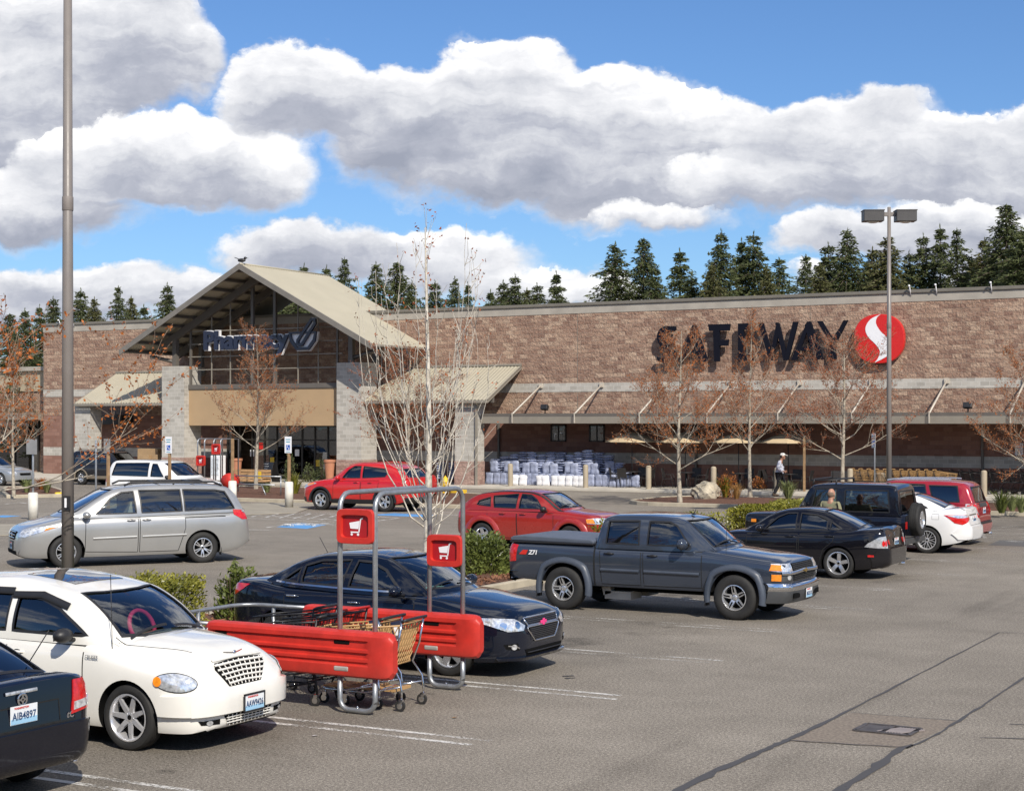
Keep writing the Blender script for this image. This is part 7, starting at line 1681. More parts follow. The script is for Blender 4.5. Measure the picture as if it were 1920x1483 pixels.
if not globals().get('ONLY') or 'trees' in ONLY:
    TA = branchy(3, 6.6, 2.7, .085, 1.25, 18, .55, 3, .062, .36, m_l=M_BUD, twn=5, budm=2, wig=.14); TB = branchy(5, 7.3, 2.1, .08, 1.7, 18, .75, 3, .058, .30, m_l=M_BUD, twn=5, budm=2, wig=.14); TC = branchy(8, 6.4, 2.6, .085, 1.6, 18, .62, 3, .058, .36, m_l=M_BUD2, twn=5, budm=2, wig=.14)
    gB = 'young maples in front of the shop'
    def tr(lbl, me, px, Y, **k): p = atY(px, Y); return plant_tree('maple_tree', lbl, me, p.x, p.y, group=gB, **k)
    tr('budding orange maple left of the long walkway tables, standing behind the pickup cab', TA, 1275, 63.2, rz=.3, sc=1.0)
    tr('slim budding maple between the boulder and the walking person', TB, 1405, 67.2, rz=1.9, sc=(.98, .98, 1.0))
    tr('budding maple directly behind the off-roader roof', TC, 1583, 64.5, rz=4.0, sc=(1.05, 1.05, 1.0))
    tr('budding maple cut off by the right edge above the row of carts', TA, 1925, 58.0, rz=2.2, sc=.86)
    tr('upright budding maple before the entrance opening', TB, 482, 74.0, rz=.6, sc=(1.05, 1.05, 1.0))
    tr('bushy budding maple behind the pale bare tree', TC, 770, 71.5, rz=5.2, sc=(1.12, 1.12, .98))
    tr('pale trunked maple on the small island left of the lamp post', TB, 24, 68.5, rz=2.6, sc=.85)
    TN = branchy(21, 4.9, 3.25, .08, 1.5, 14, .30, 3, .052, .7, m_l=M_BUD, twn=4, budm=3, wig=.15)
    o = plant_tree('maple_tree', 'near orange maple reaching in from the left edge with its trunk out of the picture', TN, -17.0, 13.6, rz=2.1, sc=(1.0, 1.0, 1.0))
    # pale upright tree
    def vase(seed, H):
        r = random.Random(seed); t_ = MB(); V_, F_ = [], []
        lead = [Vector((math.sin(f*4)*.04, 0, H*f)) for f in [i/10 for i in range(11)]]; t_.tube(lead, .09, 9, radii=[.085*(1-.93*i/10)+.004 for i in range(11)], cap=False)
        for i in range(24):
            z0 = r.uniform(.45, H*.6); a = i*2.4+r.uniform(-.3, .3); w_ = (.75+.7*r.random())*(1.35-z0/H*1.3); L = (H*(.50+.3*r.random())-z0*.30); k = z0/H*10; j = int(k); p = lead[j].lerp(lead[j+1], k-j)
            pts = [p]; n = 9; ca, sa = math.cos(a), math.sin(a)
            for s_ in range(1, n+1):
                f = s_/n; out = w_*(1-(1-f)**2.1); pts.append(p+Vector((ca*out+r.gauss(0, .03), sa*out+r.gauss(0, .03), L*(f**1.35))))
            r0 = .019*(1-z0/H*.5); t_.tube(pts, r0, 4, radii=[max(.004, r0*(1-.85*q/n)) for q in range(n+1)], cap=False)
            for q in range(9):
                f = r.uniform(.2, .98); k = f*n; j = min(n-1, int(k)); b = pts[j].lerp(pts[j+1], k-j); d = Vector((ca*.4+r.gauss(0, .5), sa*.4+r.gauss(0, .5), 1.1)).normalized(); l_ = r.uniform(.3, .8)*(1.1-f*.5)
                e = b+d*l_; m_ = b.lerp(e, .5)+Vector((r.gauss(0, .04), r.gauss(0, .04), -.05)); t_.tube([b, m_, e], .006, 3, radii=[.009, .006, .003], cap=False)
                if e.z > H*.42 and r.random() < .7:
                    for _ in range(3): quadleaf(V_, F_, e+Vector((r.gauss(0, .03), r.gauss(0, .03), r.gauss(0, .04))), .06, .03, r)
        for q in range(26):
            z = H*r.uniform(.6, 1.0); d = Vector((r.gauss(0, .35), r.gauss(0, .35), 1)).normalized(); b = Vector((0, 0, z)); e = b+d*r.uniform(.25, .6); t_.tube([b, e], .005, 3, radii=[.006, .003], cap=False)
            for _ in range(4): quadleaf(V_, F_, e+Vector((r.gauss(0, .04), r.gauss(0, .04), r.gauss(0, .05))), .07, .035, r)
        f_ = MB(); f_.add(V_, F_); return t_.mesh('trunk', [M_WBARK]), f_.mesh('leaf_buds', [M_BUD2])
    VT = vase(4, 6.75); p = atY(800, 30.6); plant_tree('bare_tree', 'tall bare pale barked tree rising behind the dark blue sedan roof', VT, p.x, p.y, rz=.8)

def leafy(seed, size, n, ln, wd, m, shape='box', stem=True, upright=.5):
    r = random.Random(seed); V_, F_ = [], []; sx_, sy_, sz_ = size
    for _ in range(n):
        if shape == 'box':
            q = Vector((r.uniform(-1, 1), r.uniform(-1, 1), r.uniform(0, 1)))
            if r.random() < .75:
                k = r.choice('xyzz')
                if k == 'x': q.x = math.copysign(r.uniform(.85, 1.03), q.x)
                elif k == 'y': q.y = math.copysign(r.uniform(.85, 1.03), q.y)
                else: q.z = r.uniform(.86, 1.06)
            q.x *= 1+.08*math.sin(q.y*9+seed); c = Vector((q.x*sx_/2, q.y*sy_/2, q.z*sz_*(1+.06*math.sin(q.y*7)+.05*r.random())))
        else:
            d = Vector((r.gauss(0, 1), r.gauss(0, 1), abs(r.gauss(0, 1)))).normalized()*(r.uniform(.5, 1.05) if r.random() < .4 else r.uniform(.85, 1.08)); d *= 1+.16*math.sin(d.x*7+seed)*math.cos(d.y*6); c = Vector((d.x*sx_/2, d.y*sy_/2, d.z*sz_))
        out = Vector((c.x, c.y, .3)).normalized(); dr_ = Vector((out.x*.6+r.gauss(0, .4), out.y*.6+r.gauss(0, .4), upright+r.gauss(0, .35))).normalized()
        quadleaf(V_, F_, c, ln*r.uniform(.6, 1.3), wd*r.uniform(.7, 1.3), r, dr_)
    f = MB(); f.add(V_, F_); s_ = MB()
    for _ in range(int(10+n/300)):
        a = r.uniform(0, 6.3); e = Vector((math.cos(a)*sx_*.38*r.random(), math.sin(a)*sy_*.45*r.random(), sz_*.85)); s_.tube([(e.x*.4, e.y*.7, 0), tuple(e)], .012, 4, radii=[.014, .006])
    return f.mesh('foliage', [m]), s_.mesh('stems', [M_TWIG])
def bush(name, label, cat, loc, size, n, ln, wd, m, shape='box', seed=1, rz=0, group=None, upright=.5):
    o = thing(name, label, cat, loc, rz, group)
    for me, nm in zip(leafy(seed, size, n, ln, wd, m, shape, upright=upright), ('foliage', 'stems')): q = bpy.data.objects.new(nm, me); COL.objects.link(q); setpar(q, o)
    return o
def tuft(name, label, loc, h, n, m, seed, spread=.5, group=None, w_=.02):
    r = random.Random(seed); mb = MB()
    for _ in range(n):
        a = r.uniform(0, 6.3); l_ = h*r.uniform(.6, 1.1); o = spread*h*r.random(); d = Vector((math.cos(a), math.sin(a), 0)); s_ = Vector((-d.y, d.x, 0))*w_/2
        p0 = d*o*.2; p1 = d*o*.7+Vector((0, 0, l_*.7)); p2 = d*o*1.5+Vector((0, 0, l_)); b = len(mb.v)
        mb.add([p0-s_, p0+s_, p1+s_*.8, p1-s_*.8, p2], [(0, 1, 2, 3), (3, 2, 4)])
    return solo(name, mb, [m], label, 'plant', loc, group=group)
M_GRASSY = leafmat('pale_grass', (.14, .17, .06), (.34, .38, .16), .6, .3); M_BROWNG = leafmat('brown_grass', (.22, .11, .035), (.46, .27, .09), .7, .3)
M_NANDINA = leafmat('red_tip_leaves', (.30, .06, .015), (.5, .22, .05), .5, .3)
if not globals().get('ONLY') or 'trees' in ONLY:
    bush('hedge', 'clipped yellow green hedge block left of the cart corral rails', 'hedge', (-16.3, 17.55, .1), (1.35, 3.0, .80), 15000, .07, .032, M_HEDGE, seed=2)
    bush('laurel_bush', 'open glossy laurel shrub behind the tail of the dark blue sedan', 'shrub', (-16.0, 20.2, .1), (.75, .6, .88), 1500, .10, .045, M_HEDGE2, 'ball', seed=3)
    bush('laurel_bush', 'round glossy laurel shrub behind the pickup bed', 'shrub', (-16.6, 28.7, .08), (1.5, 2.0, .84), 7500, .10, .042, M_HEDGE2, 'ball', seed=4)
    bush('hedge', 'long clipped yellow green hedge between the pickup cab and the black sport sedan', 'hedge', (-16.4, 47.2, .1), (1.5, 7.4, .66), 20000, .09, .045, M_HEDGE, seed=6)
    bush('hedge', 'clipped hedge hidden mostly behind the black sport sedan', 'hedge', (-16.4, 37.5, .1), (1.4, 6.0, .7), 3000, .10, .05, M_HEDGE, seed=7)
    p = G(1293+50, 941); bush('red_tip_shrub', 'orange topped shrub right of the boulder', 'shrub', (*atY(1364, 66).xy, .2), (.95, .95, .95), 800, .10, .03, M_NANDINA, 'ball', seed=9)
    bush('red_tip_shrub', 'thin red leaved shrub right of the slim maple trunk', 'shrub', (*atY(1421, 67.5).xy, .5), (.7, .6, .45), 260, .10, .04, M_NANDINA, 'ball', seed=10)
    p = atY(1364, 66); tuft('grass_tuft', 'green tuft under the orange topped shrub', (p.x-.05, p.y-.1, .2), .8, 120, M_HEDGE, 11, w_=.04)
    p = atY(1381, 64.5); tuft('grass_tuft', 'dry tan grass clump right of the orange topped shrub', (p.x, p.y, .2), .62, 150, M_BROWNG, 12, .6)
    p = atY(1478, 64); tuft('grass_tuft', 'pale green grass clump by the feet of the walking person', (p.x, p.y, .2), .72, 200, M_GRASSY, 13, .6, w_=.03)
    for i, (px, py, h, m_, lb) in enumerate([(1878, 962, .75, M_HEDGE2, 'leafy green clump just right of the crimson car tail'), (1898, 958, .55, M_GRASSY, 'pale grass clump between two green ones in the right bed'), (1915, 961, .6, M_GRASSY, 'pale grass clump at the right picture edge')]):
        p = G(px, py, .15); tuft('grass_tuft', lb, (p.x, p.y, .15), h, 170, m_, 20+i, .6, 'grasses in the right bed', w_=.035)
    for i, (px, Y, h, m_, lb) in enumerate([(552, 69, .9, M_HEDGE, 'yellow green shrub by the right sign post of the entrance bed'), (500, 70, .45, M_GRASSY, 'low grass under the entrance maple'), (592, 67, .6, M_NANDINA, 'bare reddish shrub left of the bright red crossover bonnet'),
                                      (590+250, 68, .35, M_BROWNG, 'dry clump left of the fire hydrant'), (50, 71, .6, M_GRASSY, 'green clump in the small left island'), (88, 71, .5, M_GRASSY, 'grass clump at the right end of the small left island'), (78, 73, .6, M_NANDINA, 'reddish shrub in the small left island')]):
        p = atY(px, Y); tuft('bed_plant', lb, (p.x, p.y, .15), h, 130, m_, 40+i, .6, 'plants in the entrance and left beds', w_=.045)
    # boulder
    r = random.Random(5); bm = bmesh.new(); bmesh.ops.create_icosphere(bm, subdivisions=4, radius=1)
    for v in bm.verts:
        d = v.co.copy(); k = 1+.16*math.sin(d.x*3.1+1)+.12*math.sin(d.y*4+d.z*3)+.05*math.sin(d.x*11+d.z*9)+.03*math.sin(d.y*19+d.x*8); v.co = Vector((d.x*.62*k, d.y*.5*k, max(-.3, d.z*.42*k)))
    me = bpy.data.meshes.new('boulder'); bm.to_mesh(me); bm.free(); me.materials.append(mat('boulder_stone', (.42, .37, .28), .95, var=.35, scale=3, bump=.8, bscale=7)); me.set_sharp_from_angle(angle=R(30))
    o = bpy.data.objects.new('boulder', me); COL.objects.link(o); p = atY(1322, 65.5); o.location = (p.x, p.y, .35); o.rotation_euler = (0, 0, .4); props(o, 'large pale grey boulder in the bark bed left of the slim maple', 'boulder')
    # bark chips round the front beds
    q = MB(); r = random.Random(9)
    for _ in range(3800):
        v = r.uniform(24, 33) if r.random() < .7 else r.uniform(12, 24); u = r.uniform(-17.1, -15.5); c = Vector((u, v, .17+.06*r.random())); d = Vector((r.gauss(0, 1), r.gauss(0, 1), r.gauss(0, .35))).normalized(); s_ = d.orthogonal().normalized()*r.uniform(.008, .02); d *= r.uniform(.02, .06)
        q.add([c-d-s_, c+d-s_, c+d+s_, c-d+s_], [(0, 1, 2, 3)])
    o = q.build('bark_chips', [mat('bark_chip', (.19, .085, .045), .9, var=.6, scale=30)]); props(o, 'reddish bark chips loose on the planter strip', 'mulch', kind='stuff')
    # unseen wood added behind the viewer to darken reflections in car paint and windows
    r = random.Random(77); q = MB(); N = 110; V_, F_ = [], []
    for i in range(N+1):
        a = R(118.9+80+200*i/N); H = 10*(1+.35*math.sin(i*.9)+.25*math.sin(i*2.3+1))+r.uniform(-1.5, 2.5)
        for k in range(5): V_.append(((70+4*k/4+r.uniform(-1, 1))*math.cos(a), (70+4*k/4+r.uniform(-1, 1))*math.sin(a), H*k/4))
    q.add(V_, [(i*5+k, (i+1)*5+k, (i+1)*5+k+1, i*5+k+1) for i in range(N) for k in range(4)])
    o = q.build('reflection_wood', [M_NEED]); props(o, 'unseen dark wood added behind the viewer for reflections', 'wood', kind='stuff')
# ------------------------------------------------------------------ street furniture
M_POLE = mat('lamp_post_paint', (.20, .178, .163), .42, var=.06, bump=.02)
def lamp_post(label, u, v, H, r0, heads, rz=0):
    o = thing('lamp_post', label, 'lamp post', (u, v, 0), rz)
    q = MB(); q.tube([(0, 0, .6), (0, 0, H*.5), (0, 0, H)], r0, 20, radii=[r0, r0*.85, r0*.62]); q.build('pole', [M_POLE], o)
    q = MB(); q.lathe([(.28, 0), (.28, .72), (.26, .76), (0, .76)], 24); q.build('concrete_base', [M_CONC], o, sharp=40)
    q = MB(); q.cyl((0, 0, H*.62), (0, 0, H*.64), r0*.84+.003, n=20); q.build('joint_band', [mat('pole_patch', (.20, .175, .16), .6)], o, bevel=.01)  # thin band round the pole at its joint
    if heads:
        for sg in (1, -1):
            b = MB(); b.box((sg*.50, 0, H-.28), (.62, .46, .34)); b.box((sg*.50, 0, H-.11), (.66, .50, .03)); h = b.build('lamp_head', [mat('lamp_head_grey', (.055, .052, .052), .5)], o, bevel=.02)
            b = MB(); b.box((sg*.15, 0, H-.22), (.34, .10, .12)); b.build('arm', [M_POLE], h)
            b = MB(); b.M = Matrix.Translation((sg*.50, 0, H-.42)); b.ball((0, 0, 0), (.22, .17, .08), 14); b.build('lens', [mat('lamp_lens', (.55, .53, .48), .15, coat=1.)], h)
    return o
p1 = lamp_post('tall grey lamp post in the left foreground crossing the silver minivan', *atY(127, 22.5).xy, 9.9, .088, False)
q = MB(); q.box((.055, -.075, 2.13), (.10, .012, .20), rz=.5); n_ = q.build('number_plate', [M_BLK], p1)
tb = text_mb('1', .17, .004, offset=.006); g = MB(); g.M = Matrix.Translation((.045, -.088, 2.13)) @ Matrix.Rotation(.5, 4, 'Z') @ Matrix.Rotation(R(90), 4, 'X'); g.add(tb.v, tb.f); g.build('number', [M_WHITE], n_)
lamp_post('slim lamp post with two box lamp heads standing behind the crimson car', *atY(1667, 50.5).xy, 9.85, .085, True, R(28))
# sign posts
M_BLUESG = mat('sign_blue', (.02, .10, .45), .4); M_SIGNB = mat('sign_back_metal', (.42, .41, .40), .4, .5)
def wheelchair(mb, x, z, s_, y):
    mb.box((x-.02*s_, y, z+.20*s_), (.06*s_, .002, .30*s_)); mb.ball((x-.02*s_, y, z+.42*s_), (.07*s_, .002, .07*s_), 8); mb.box((x+.08*s_, y, z+.06*s_), (.20*s_, .002, .05*s_)); mb.box((x+.17*s_, y, z-.08*s_), (.05*s_, .002, .25*s_))
    mb.tube([(x+.02*s_+.22*s_*math.cos(R(a)), y, z-.05*s_+.22*s_*math.sin(R(a))) for a in range(120, 371, 25)], .025*s_, 3)
def sign(label, px, Y, ztop, face, base=False, post='wood', back=False, sw=.32, sh=.62, rz=None):
    p = atY(px, Y); rz = R(28.9)*.0 if rz is None else rz
    o = thing('parking_sign', label, 'sign', (p.x, p.y, 0), rz, 'disabled parking signs and posts before the shop')
    q = MB(); (q.cyl((0, 0, .05), (0, 0, ztop), .035, n=10) if post == 'pipe' else q.box((0, 0, ztop/2), (.09, .09, ztop))); q.build('post', [M_WOOD if post == 'wood' else M_GALV], o, bevel=.006)
    if base: q = MB(); q.cyl((0, 0, 0), (0, 0, .95), .155, n=20); q.lathe([(.155, .95), (.12, .985), (0, .99)], 20); q.build('concrete_collar', [mat('white_painted_concrete', (.62, .60, .54), .8, var=.18, scale=4, bump=.2, dirt=.5)], o)
    if face:
        q = MB(); zc = ztop-sh/2+.06; q.box((0, -.06, zc), (sw, .006, sh)); f = q.build('sign_plate', [M_SIGNB if back else M_WHITE], o, bevel=.002)
        if not back:
            q = MB(); q.box((0, -.066, zc-.10), (.17, .004, .19)); q.build('blue_panel', [M_BLUESG], f)
            q = MB(); wheelchair(q, -.02, zc-.12, .30, -.071); q.build('wheelchair_symbol', [M_WHITE], f)
            q = MB(); 
            for i, w_ in enumerate((.22, .18)): q.box((0, -.066, zc+.20-i*.09), (w_, .004, .03))
            q.box((0, -.066, zc-.26), (.2, .004, .02)); q.build('sign_text', [mat('sign_teal', (.02, .30, .42), .5)], f)
    return o
sign('blank grey sign back on a white painted collar left of the lamp post', 62, 52.2, 2.62, True, True, 'pipe', back=True, sw=.46, sh=.48)
sign('bare thin post between the lamp post and the white minivan', 180, 57, 2.60, False, False, 'pipe')
sign('blank grey sign back on a wooden post in front of the white minivan tail', 203, 57, 2.58, True, False, 'wood', back=True, sw=.30, sh=.5)
sign('blue wheelchair parking sign before the left pillar', 318, 61, 2.62, True, True)
sign('bare wooden post on a white collar left of the entrance maple', 436, 62.5, 2.60, False, True)
sign('blue wheelchair parking sign on a white collar left of the bright red crossover', 542, 61.6, 2.62, True, True)
sign('bare wooden post right of the walking person', 1508, 72.5, 2.66, False, False)
sign('white and blue parking sign seen edge-on left of the right lamp post', 1640, 70, 2.68, True, False, 'pipe', sw=.26, rz=R(-35))
# bollards
b0 = None
names = ['left of the white bags', 'right of the white bags', 'left of the maple behind the pickup', 'behind the boulder', 'behind the legs of the walking person', 'in front of the bench', 'beside the black cart row']
for i, px in enumerate((957, 1098, 1216, 1338, 1457, 1594, 1845)):
    u, Y = atv(px, 68.62); q = MB(); q.lathe([(.125, 0), (.125, 1.02), (.11, 1.07), (.06, 1.10), (0, 1.105)], 20)
    if b0 is None: b0 = q.build('bollard', [M_TANP]); o = b0
    else: o = b0.copy(); COL.objects.link(o)
    o.location = (u, 68.62, .13); props(o, 'round topped tan bollard at the kerb '+names[i], 'bollard', 'tan bollards along the shop kerb')
# ------------------------------------------------------------------ carts
M_CTAN = mat('tan_cart_plastic', (.46, .28, .12), .5, var=.08); M_CRED = mat('red_cart_plastic', (.5, .02, .015), .45); M_WIRE = mat('black_wire', (.02, .02, .022), .4, .3)
def cart(bm_, hm, flap=None, red=False, dense=True, sheet_=None, name='shopping_cart'):
    """front towards -x, handle at +x"""
    o = bpy.data.objects.new(name, None); COL.objects.link(o); L, W0, W1 = .86, .25, .205
    def rim(z, f0, f1, ex0, ex1): return [(ex0, -f0, z), (ex1, -f1, z), (ex1, f1, z), (ex0, f0, z)]
    T = [Vector(p) for p in ((.02, -.27, .96), (-.86, -.22, .86), (-.86, .22, .86), (.02, .27, .96))]; Bq = [Vector(p) for p in ((-.10, -.21, .50), (-.80, -.17, .54), (-.80, .17, .54), (-.10, .21, .50))]
    q = MB(); rb = .009
    q.tube(T, .012, 6, 0, True); q.tube(Bq, .010, 5, 0, True)
    for (a, b, c, d, n, m_) in ((T[0], T[1], Bq[0], Bq[1], 13, 5), (T[3], T[2], Bq[3], Bq[2], 13, 5), (T[1], T[2], Bq[1], Bq[2], 7, 5), (T[0], T[3], Bq[0], Bq[3], 8, 5)):
        if dense:
            for i in range(-3, n):   # diagonal lattice
                for s_ in (1, -1):
                    t0, t1 = i/n, (i+3.2)/n
                    if s_ < 0: t0, t1 = t1, t0
                    pts = []
                    for k in range(5):
                        t_ = t0+(t1-t0)*k/4
                        if 0 <= t_ <= 1: pts.append((a.lerp(b, t_)).lerp(c.lerp(d, t_), k/4))
                    if len(pts) > 1: q.tube([pts[0], pts[-1]], .0075, 4, cap=False)
        else:
            for i in range(n+1): q.tube([a.lerp(b, i/n), c.lerp(d, i/n)], .004, 3, cap=False)
            for k in (.33, .66): q.tube([a.lerp(c, k), b.lerp(d, k)], .004, 3, cap=False)
    for i in range(7): q.tube([Bq[0].lerp(Bq[1], i/6), Bq[3].lerp(Bq[2], i/6)], .006, 4, cap=False)
    if dense:
        for sg, (a, b, c, d) in ((0, (T[0], T[3], Bq[0], Bq[3])),): q.add([a.lerp(c, .15).lerp(b.lerp(d, .15), .2), a.lerp(c, .15).lerp(b.lerp(d, .15), .8), a.lerp(c, .6).lerp(b.lerp(d, .6), .8), a.lerp(c, .6).lerp(b.lerp(d, .6), .2)], [(0, 1, 2, 3)])
    bk = q.build('basket', [bm_], o)
    q = MB()
    for sg in (1, -1):
        q.tube([(.05, sg*.26, 1.0), (.0, sg*.255, .72), (-.08, sg*.235, .50), (.03, sg*.26, .34), (.05, sg*.26, .20), (.05, sg*.26, .13)], .0125, 7)
        q.tube([(.03, sg*.26, .27), (-.45, sg*.21, .17), (-.72, sg*.17, .17), (-.72, sg*.17, .13)], .011, 6); q.tube([(-.10, sg*.22, .5), (-.62, sg*.18, .52)], .010, 5)
    q.tube([(-.72, -.17, .17), (-.80, -.10, .17), (-.80, .10, .17), (-.72, .17, .17)], .011, 6); q.tube([(-.2, -.24, .235), (-.2, .24, .235)], .008, 5)
    q.build('frame', [M_CHROME if dense else M_WIRE], o)
    q = MB(); q.tube([(.05, -.26, 1.0), (.09, -.25, 1.02), (.10, 0, 1.025), (.09, .25, 1.02), (.05, .26, 1.0)], .017, 8); q.build('handle', [hm], o)
    if dense:
        q = MB()
        for i in range(6): q.box((-.42, -.15+i*.06, .205), (.66, .045, .018))
        q.box((-.10, 0, .212), (.05, .38, .03)); q.build('lower_tray', [bm_], o)
        if sheet_: q = MB(); q.box((-.13, -.02, .86), (.012, .25, .24), tilt=Matrix.Rotation(R(-12), 4, 'Y')); c_ = q.build('child_seat_panel', [M_NAVY], o); q = MB(); q.box((-.121, -.02, .845), (.006, .20, .16), tilt=Matrix.Rotation(R(-12), 4, 'Y')); q.build('advert_sheet', [M_WHITE], c_)
    for (x, y) in ((.05, .26), (.05, -.26), (-.72, .17), (-.72, -.17)):
        q = MB(); q.cyl((x-.02, y-.014, .063), (x-.02, y+.014, .063), .062, n=14 if dense else 8); q.cyl((x-.02, y-.017, .063), (x-.02, y+.017, .063), .036, n=10, m=1); q.box((x-.008, y, .115), (.05, .045, .04), m=1); q.build('castor', [M_TYRE, M_CHROME], o)
    return o
c1 = cart(M_CTAN, M_BLK, sheet_=True); props(c1, 'tan lattice shopping cart sticking out of the open end of the corral', 'shopping cart', 'carts in the near corral'); c1.location = (-10.02, 15.72, 0); c1.rotation_euler = (0, 0, R(4))
c2 = copy_tree(c1); c2['label'] = 'second tan shopping cart pushed into the front one in the corral'; c2.location = (-10.32, 15.73, 0); c2.rotation_euler = (0, 0, R(3))
c3 = cart(M_WIRE, M_CRED, dense=False); props(c3, 'black wire shopping cart with a red handle at the back of the corral', 'shopping cart', 'carts in the near corral'); c3.location = (-11.15, 16.2, 0); c3.rotation_euler = (0, 0, R(-3))
c4 = cart(M_WIRE, M_BLK, dense=False); props(c4, 'black wire shopping cart at the back of the corral behind the near red panel', 'shopping cart', 'carts in the near corral'); c4.location = (-11.05, 15.55, 0); c4.rotation_euler = (0, 0, R(2))
c5 = copy_tree(c4); c5['label'] = 'rearmost black wire cart by the far red panel of the corral'; c5.location = (-11.6, 16.25, 0)
# rows of carts by the shop wall
for i in range(27):
    o = copy_tree(c4); o['label'] = 'black wire cart nested in the long row against the shop wall at the right'; o['group'] = 'black carts nested along the shop wall'; o.location = (-19.6+.42*i, 70.9+.02*(i % 3), .15); o.rotation_euler = (0, 0, R(rnd.uniform(-1, 1)+180))
ct = cart(M_CTAN, M_CTAN, dense=False)
for o_ in kids(ct):
    if o_.name.startswith('basket'):
        o_.data.materials[0] = M_CTAN
ct.location = (-21.6, 70.2, .15); ct.rotation_euler = (0, 0, R(180)); props(ct, 'tan cart nested at the left head of the cart rows by the shop wall', 'shopping cart', 'tan carts nested behind the right lamp post')
for i in range(1, 11):
    o = copy_tree(ct); o.location = (-21.6+.36*i, 70.2, .15)
# ------------------------------------------------------------------ corral
M_PANEL = mat('red_corral_plastic', (.50, .028, .018), .45, var=.16, scale=6, bump=.04, dirt=.22)
def cart_icon(mb, x, z, s_, y):
    def P_(a, b): return (x+a*s_, z+b*s_)
    mb.prism([P_(-.5, .22), P_(.28, .36), P_(.18, -.16), P_(-.42, -.14)], y-.002, y, 'xz')
    for pts in ([(.52, .52), (.36, .48), (.22, -.36), (-.40, -.36)],):
        for a, b in zip(pts, pts[1:]):
            A_, B_ = Vector(P_(*a)), Vector(P_(*b)); n_ = (B_-A_).normalized(); n_ = Vector((-n_.y, n_.x))*.04*s_; mb.prism([tuple(A_-n_), tuple(B_-n_), tuple(B_+n_), tuple(A_+n_)], y-.0025, y, 'xz')
    for a in (-.32, .16): mb.cyl((x+a*s_, y-.003, z-.50*s_), (x+a*s_, y, z-.50*s_), .085*s_, n=10)
def sign_box(parent, x0, x1, z0, z1, y):
    q = MB(); xc, zc = (x0+x1)/2, (z0+z1)/2; out, inn = [], []
    for k in range(28):
        a = 2*PI*k/28; c, s_ = math.cos(a), math.sin(a); f = .22; out.append((xc+math.copysign(abs(c)**f, c)*(x1-x0)/2, zc+math.copysign(abs(s_)**f, s_)*(z1-z0)/2*(1+.05*(1-abs(c))))); inn.append((xc+math.copysign(abs(c)**.25, c)*(x1-x0)*.38, zc+math.copysign(abs(s_)**.25, s_)*(z1-z0)*.33*(1+.06*(1-abs(c)))))
    n = 28; V_ = []
    for lst, yy in ((out, y+.05), (out, y-.035), ([(xc+(a-xc)*.97, zc+(b-zc)*.97) for a, b in out], y-.05), (inn, y-.05), ([(xc+(a-xc)*.95, zc+(b-zc)*.95) for a, b in inn], y-.012)): V_ += [(a, yy, b) for a, b in lst]
    q.add(V_, [(r*n+i, (r+1)*n+i, (r+1)*n+(i+1) % n, r*n+(i+1) % n) for r in range(4) for i in range(n)], 0, True); q.add([V_[4*n+i] for i in range(n)], [tuple(range(n))], 1); q.add([V_[i] for i in range(n)], [tuple(range(n))[::-1]])
    b = q.build('sign_panel', [M_PANEL, mat('deep_red_panel', (.36, .008, .012), .5)], parent, sharp=35); q = MB(); cart_icon(q, xc, zc, (x1-x0)*.36, y-.014); q.build('cart_symbol', [M_WHITE], b)
def panel(parent, x0, x1, z0, z1, y, t_=.09):
    """moulded barrier with long grooves and rounded end, flat towards -y"""
    q = MB(); N = 60; prof = []
    H = z1-z0
    zs = [(0, .0), (.02, .5), (.06, .9), (.12, 1.0), (.27, 1.0), (.30, .78), (.335, .78), (.365, 1.0), (.42, 1.0), (.45, .70), (.53, .70), (.56, 1.0), (.61, 1.0), (.64, .70), (.78, .70), (.81, 1.0), (.90, 1.0), (.96, .8), (1.0, .3), (1.0, .0)]
    V_ = []
    for i in range(N+1):
        f = i/N; x = x0+(x1-x0)*f; e = min(1, max(0, (x1-x)/.17)); e0 = min(1, max(0, (x-x0)/.17)); ee = min(e, e0); hs = 1-.30*(1-math.sqrt(max(0, 1-(1-ee)**2)))**1.4
        g_ = min(1, max(0, (x1-x-.30)/.05))*min(1, max(0, (x-x0-.1)/.05))
        for sg in (-1, 1):
            for (h, d) in (zs if sg < 0 else zs[::-1]):
                if .2 < h < .95 and d < 1: d = 1-(1-d)*g_
                V_.append((x, y+sg*t_*d*(.45+.55*math.sqrt(max(.02, 1-(1-ee)**2))), z0+H*(.5+(h-.5)*hs)))
    m = 2*len(zs); q.add(V_, [(i*m+j, (i+1)*m+j, (i+1)*m+(j+1) % m, i*m+(j+1) % m) for i in range(N) for j in range(m)], 0, True); q.add([V_[i] for i in range(m)], [tuple(range(m))]); q.add(V_[-m:], [tuple(range(m))[::-1]])
    b = q.build('side_panel', [M_PANEL], parent, sharp=28)
    q = MB()
    for (xa, xb, h) in ((x1-.78, x1-.56, .76), (x0+.16, x0+.34, .76)): q.box(((xa+xb)/2, y, z0+H*h), (xb-xa, 2*t_*.72+.012, .07))
    q.build('grip_slot', [M_DARK], b, bevel=.018); q = MB(); q.box((x1-.66, y, z0+H*.20), (.20, 2*t_*.98+.02, .06)); q.build('drain_slot', [mat('slot_metal', (.45, .42, .38), .4, .3)], b, bevel=.018)
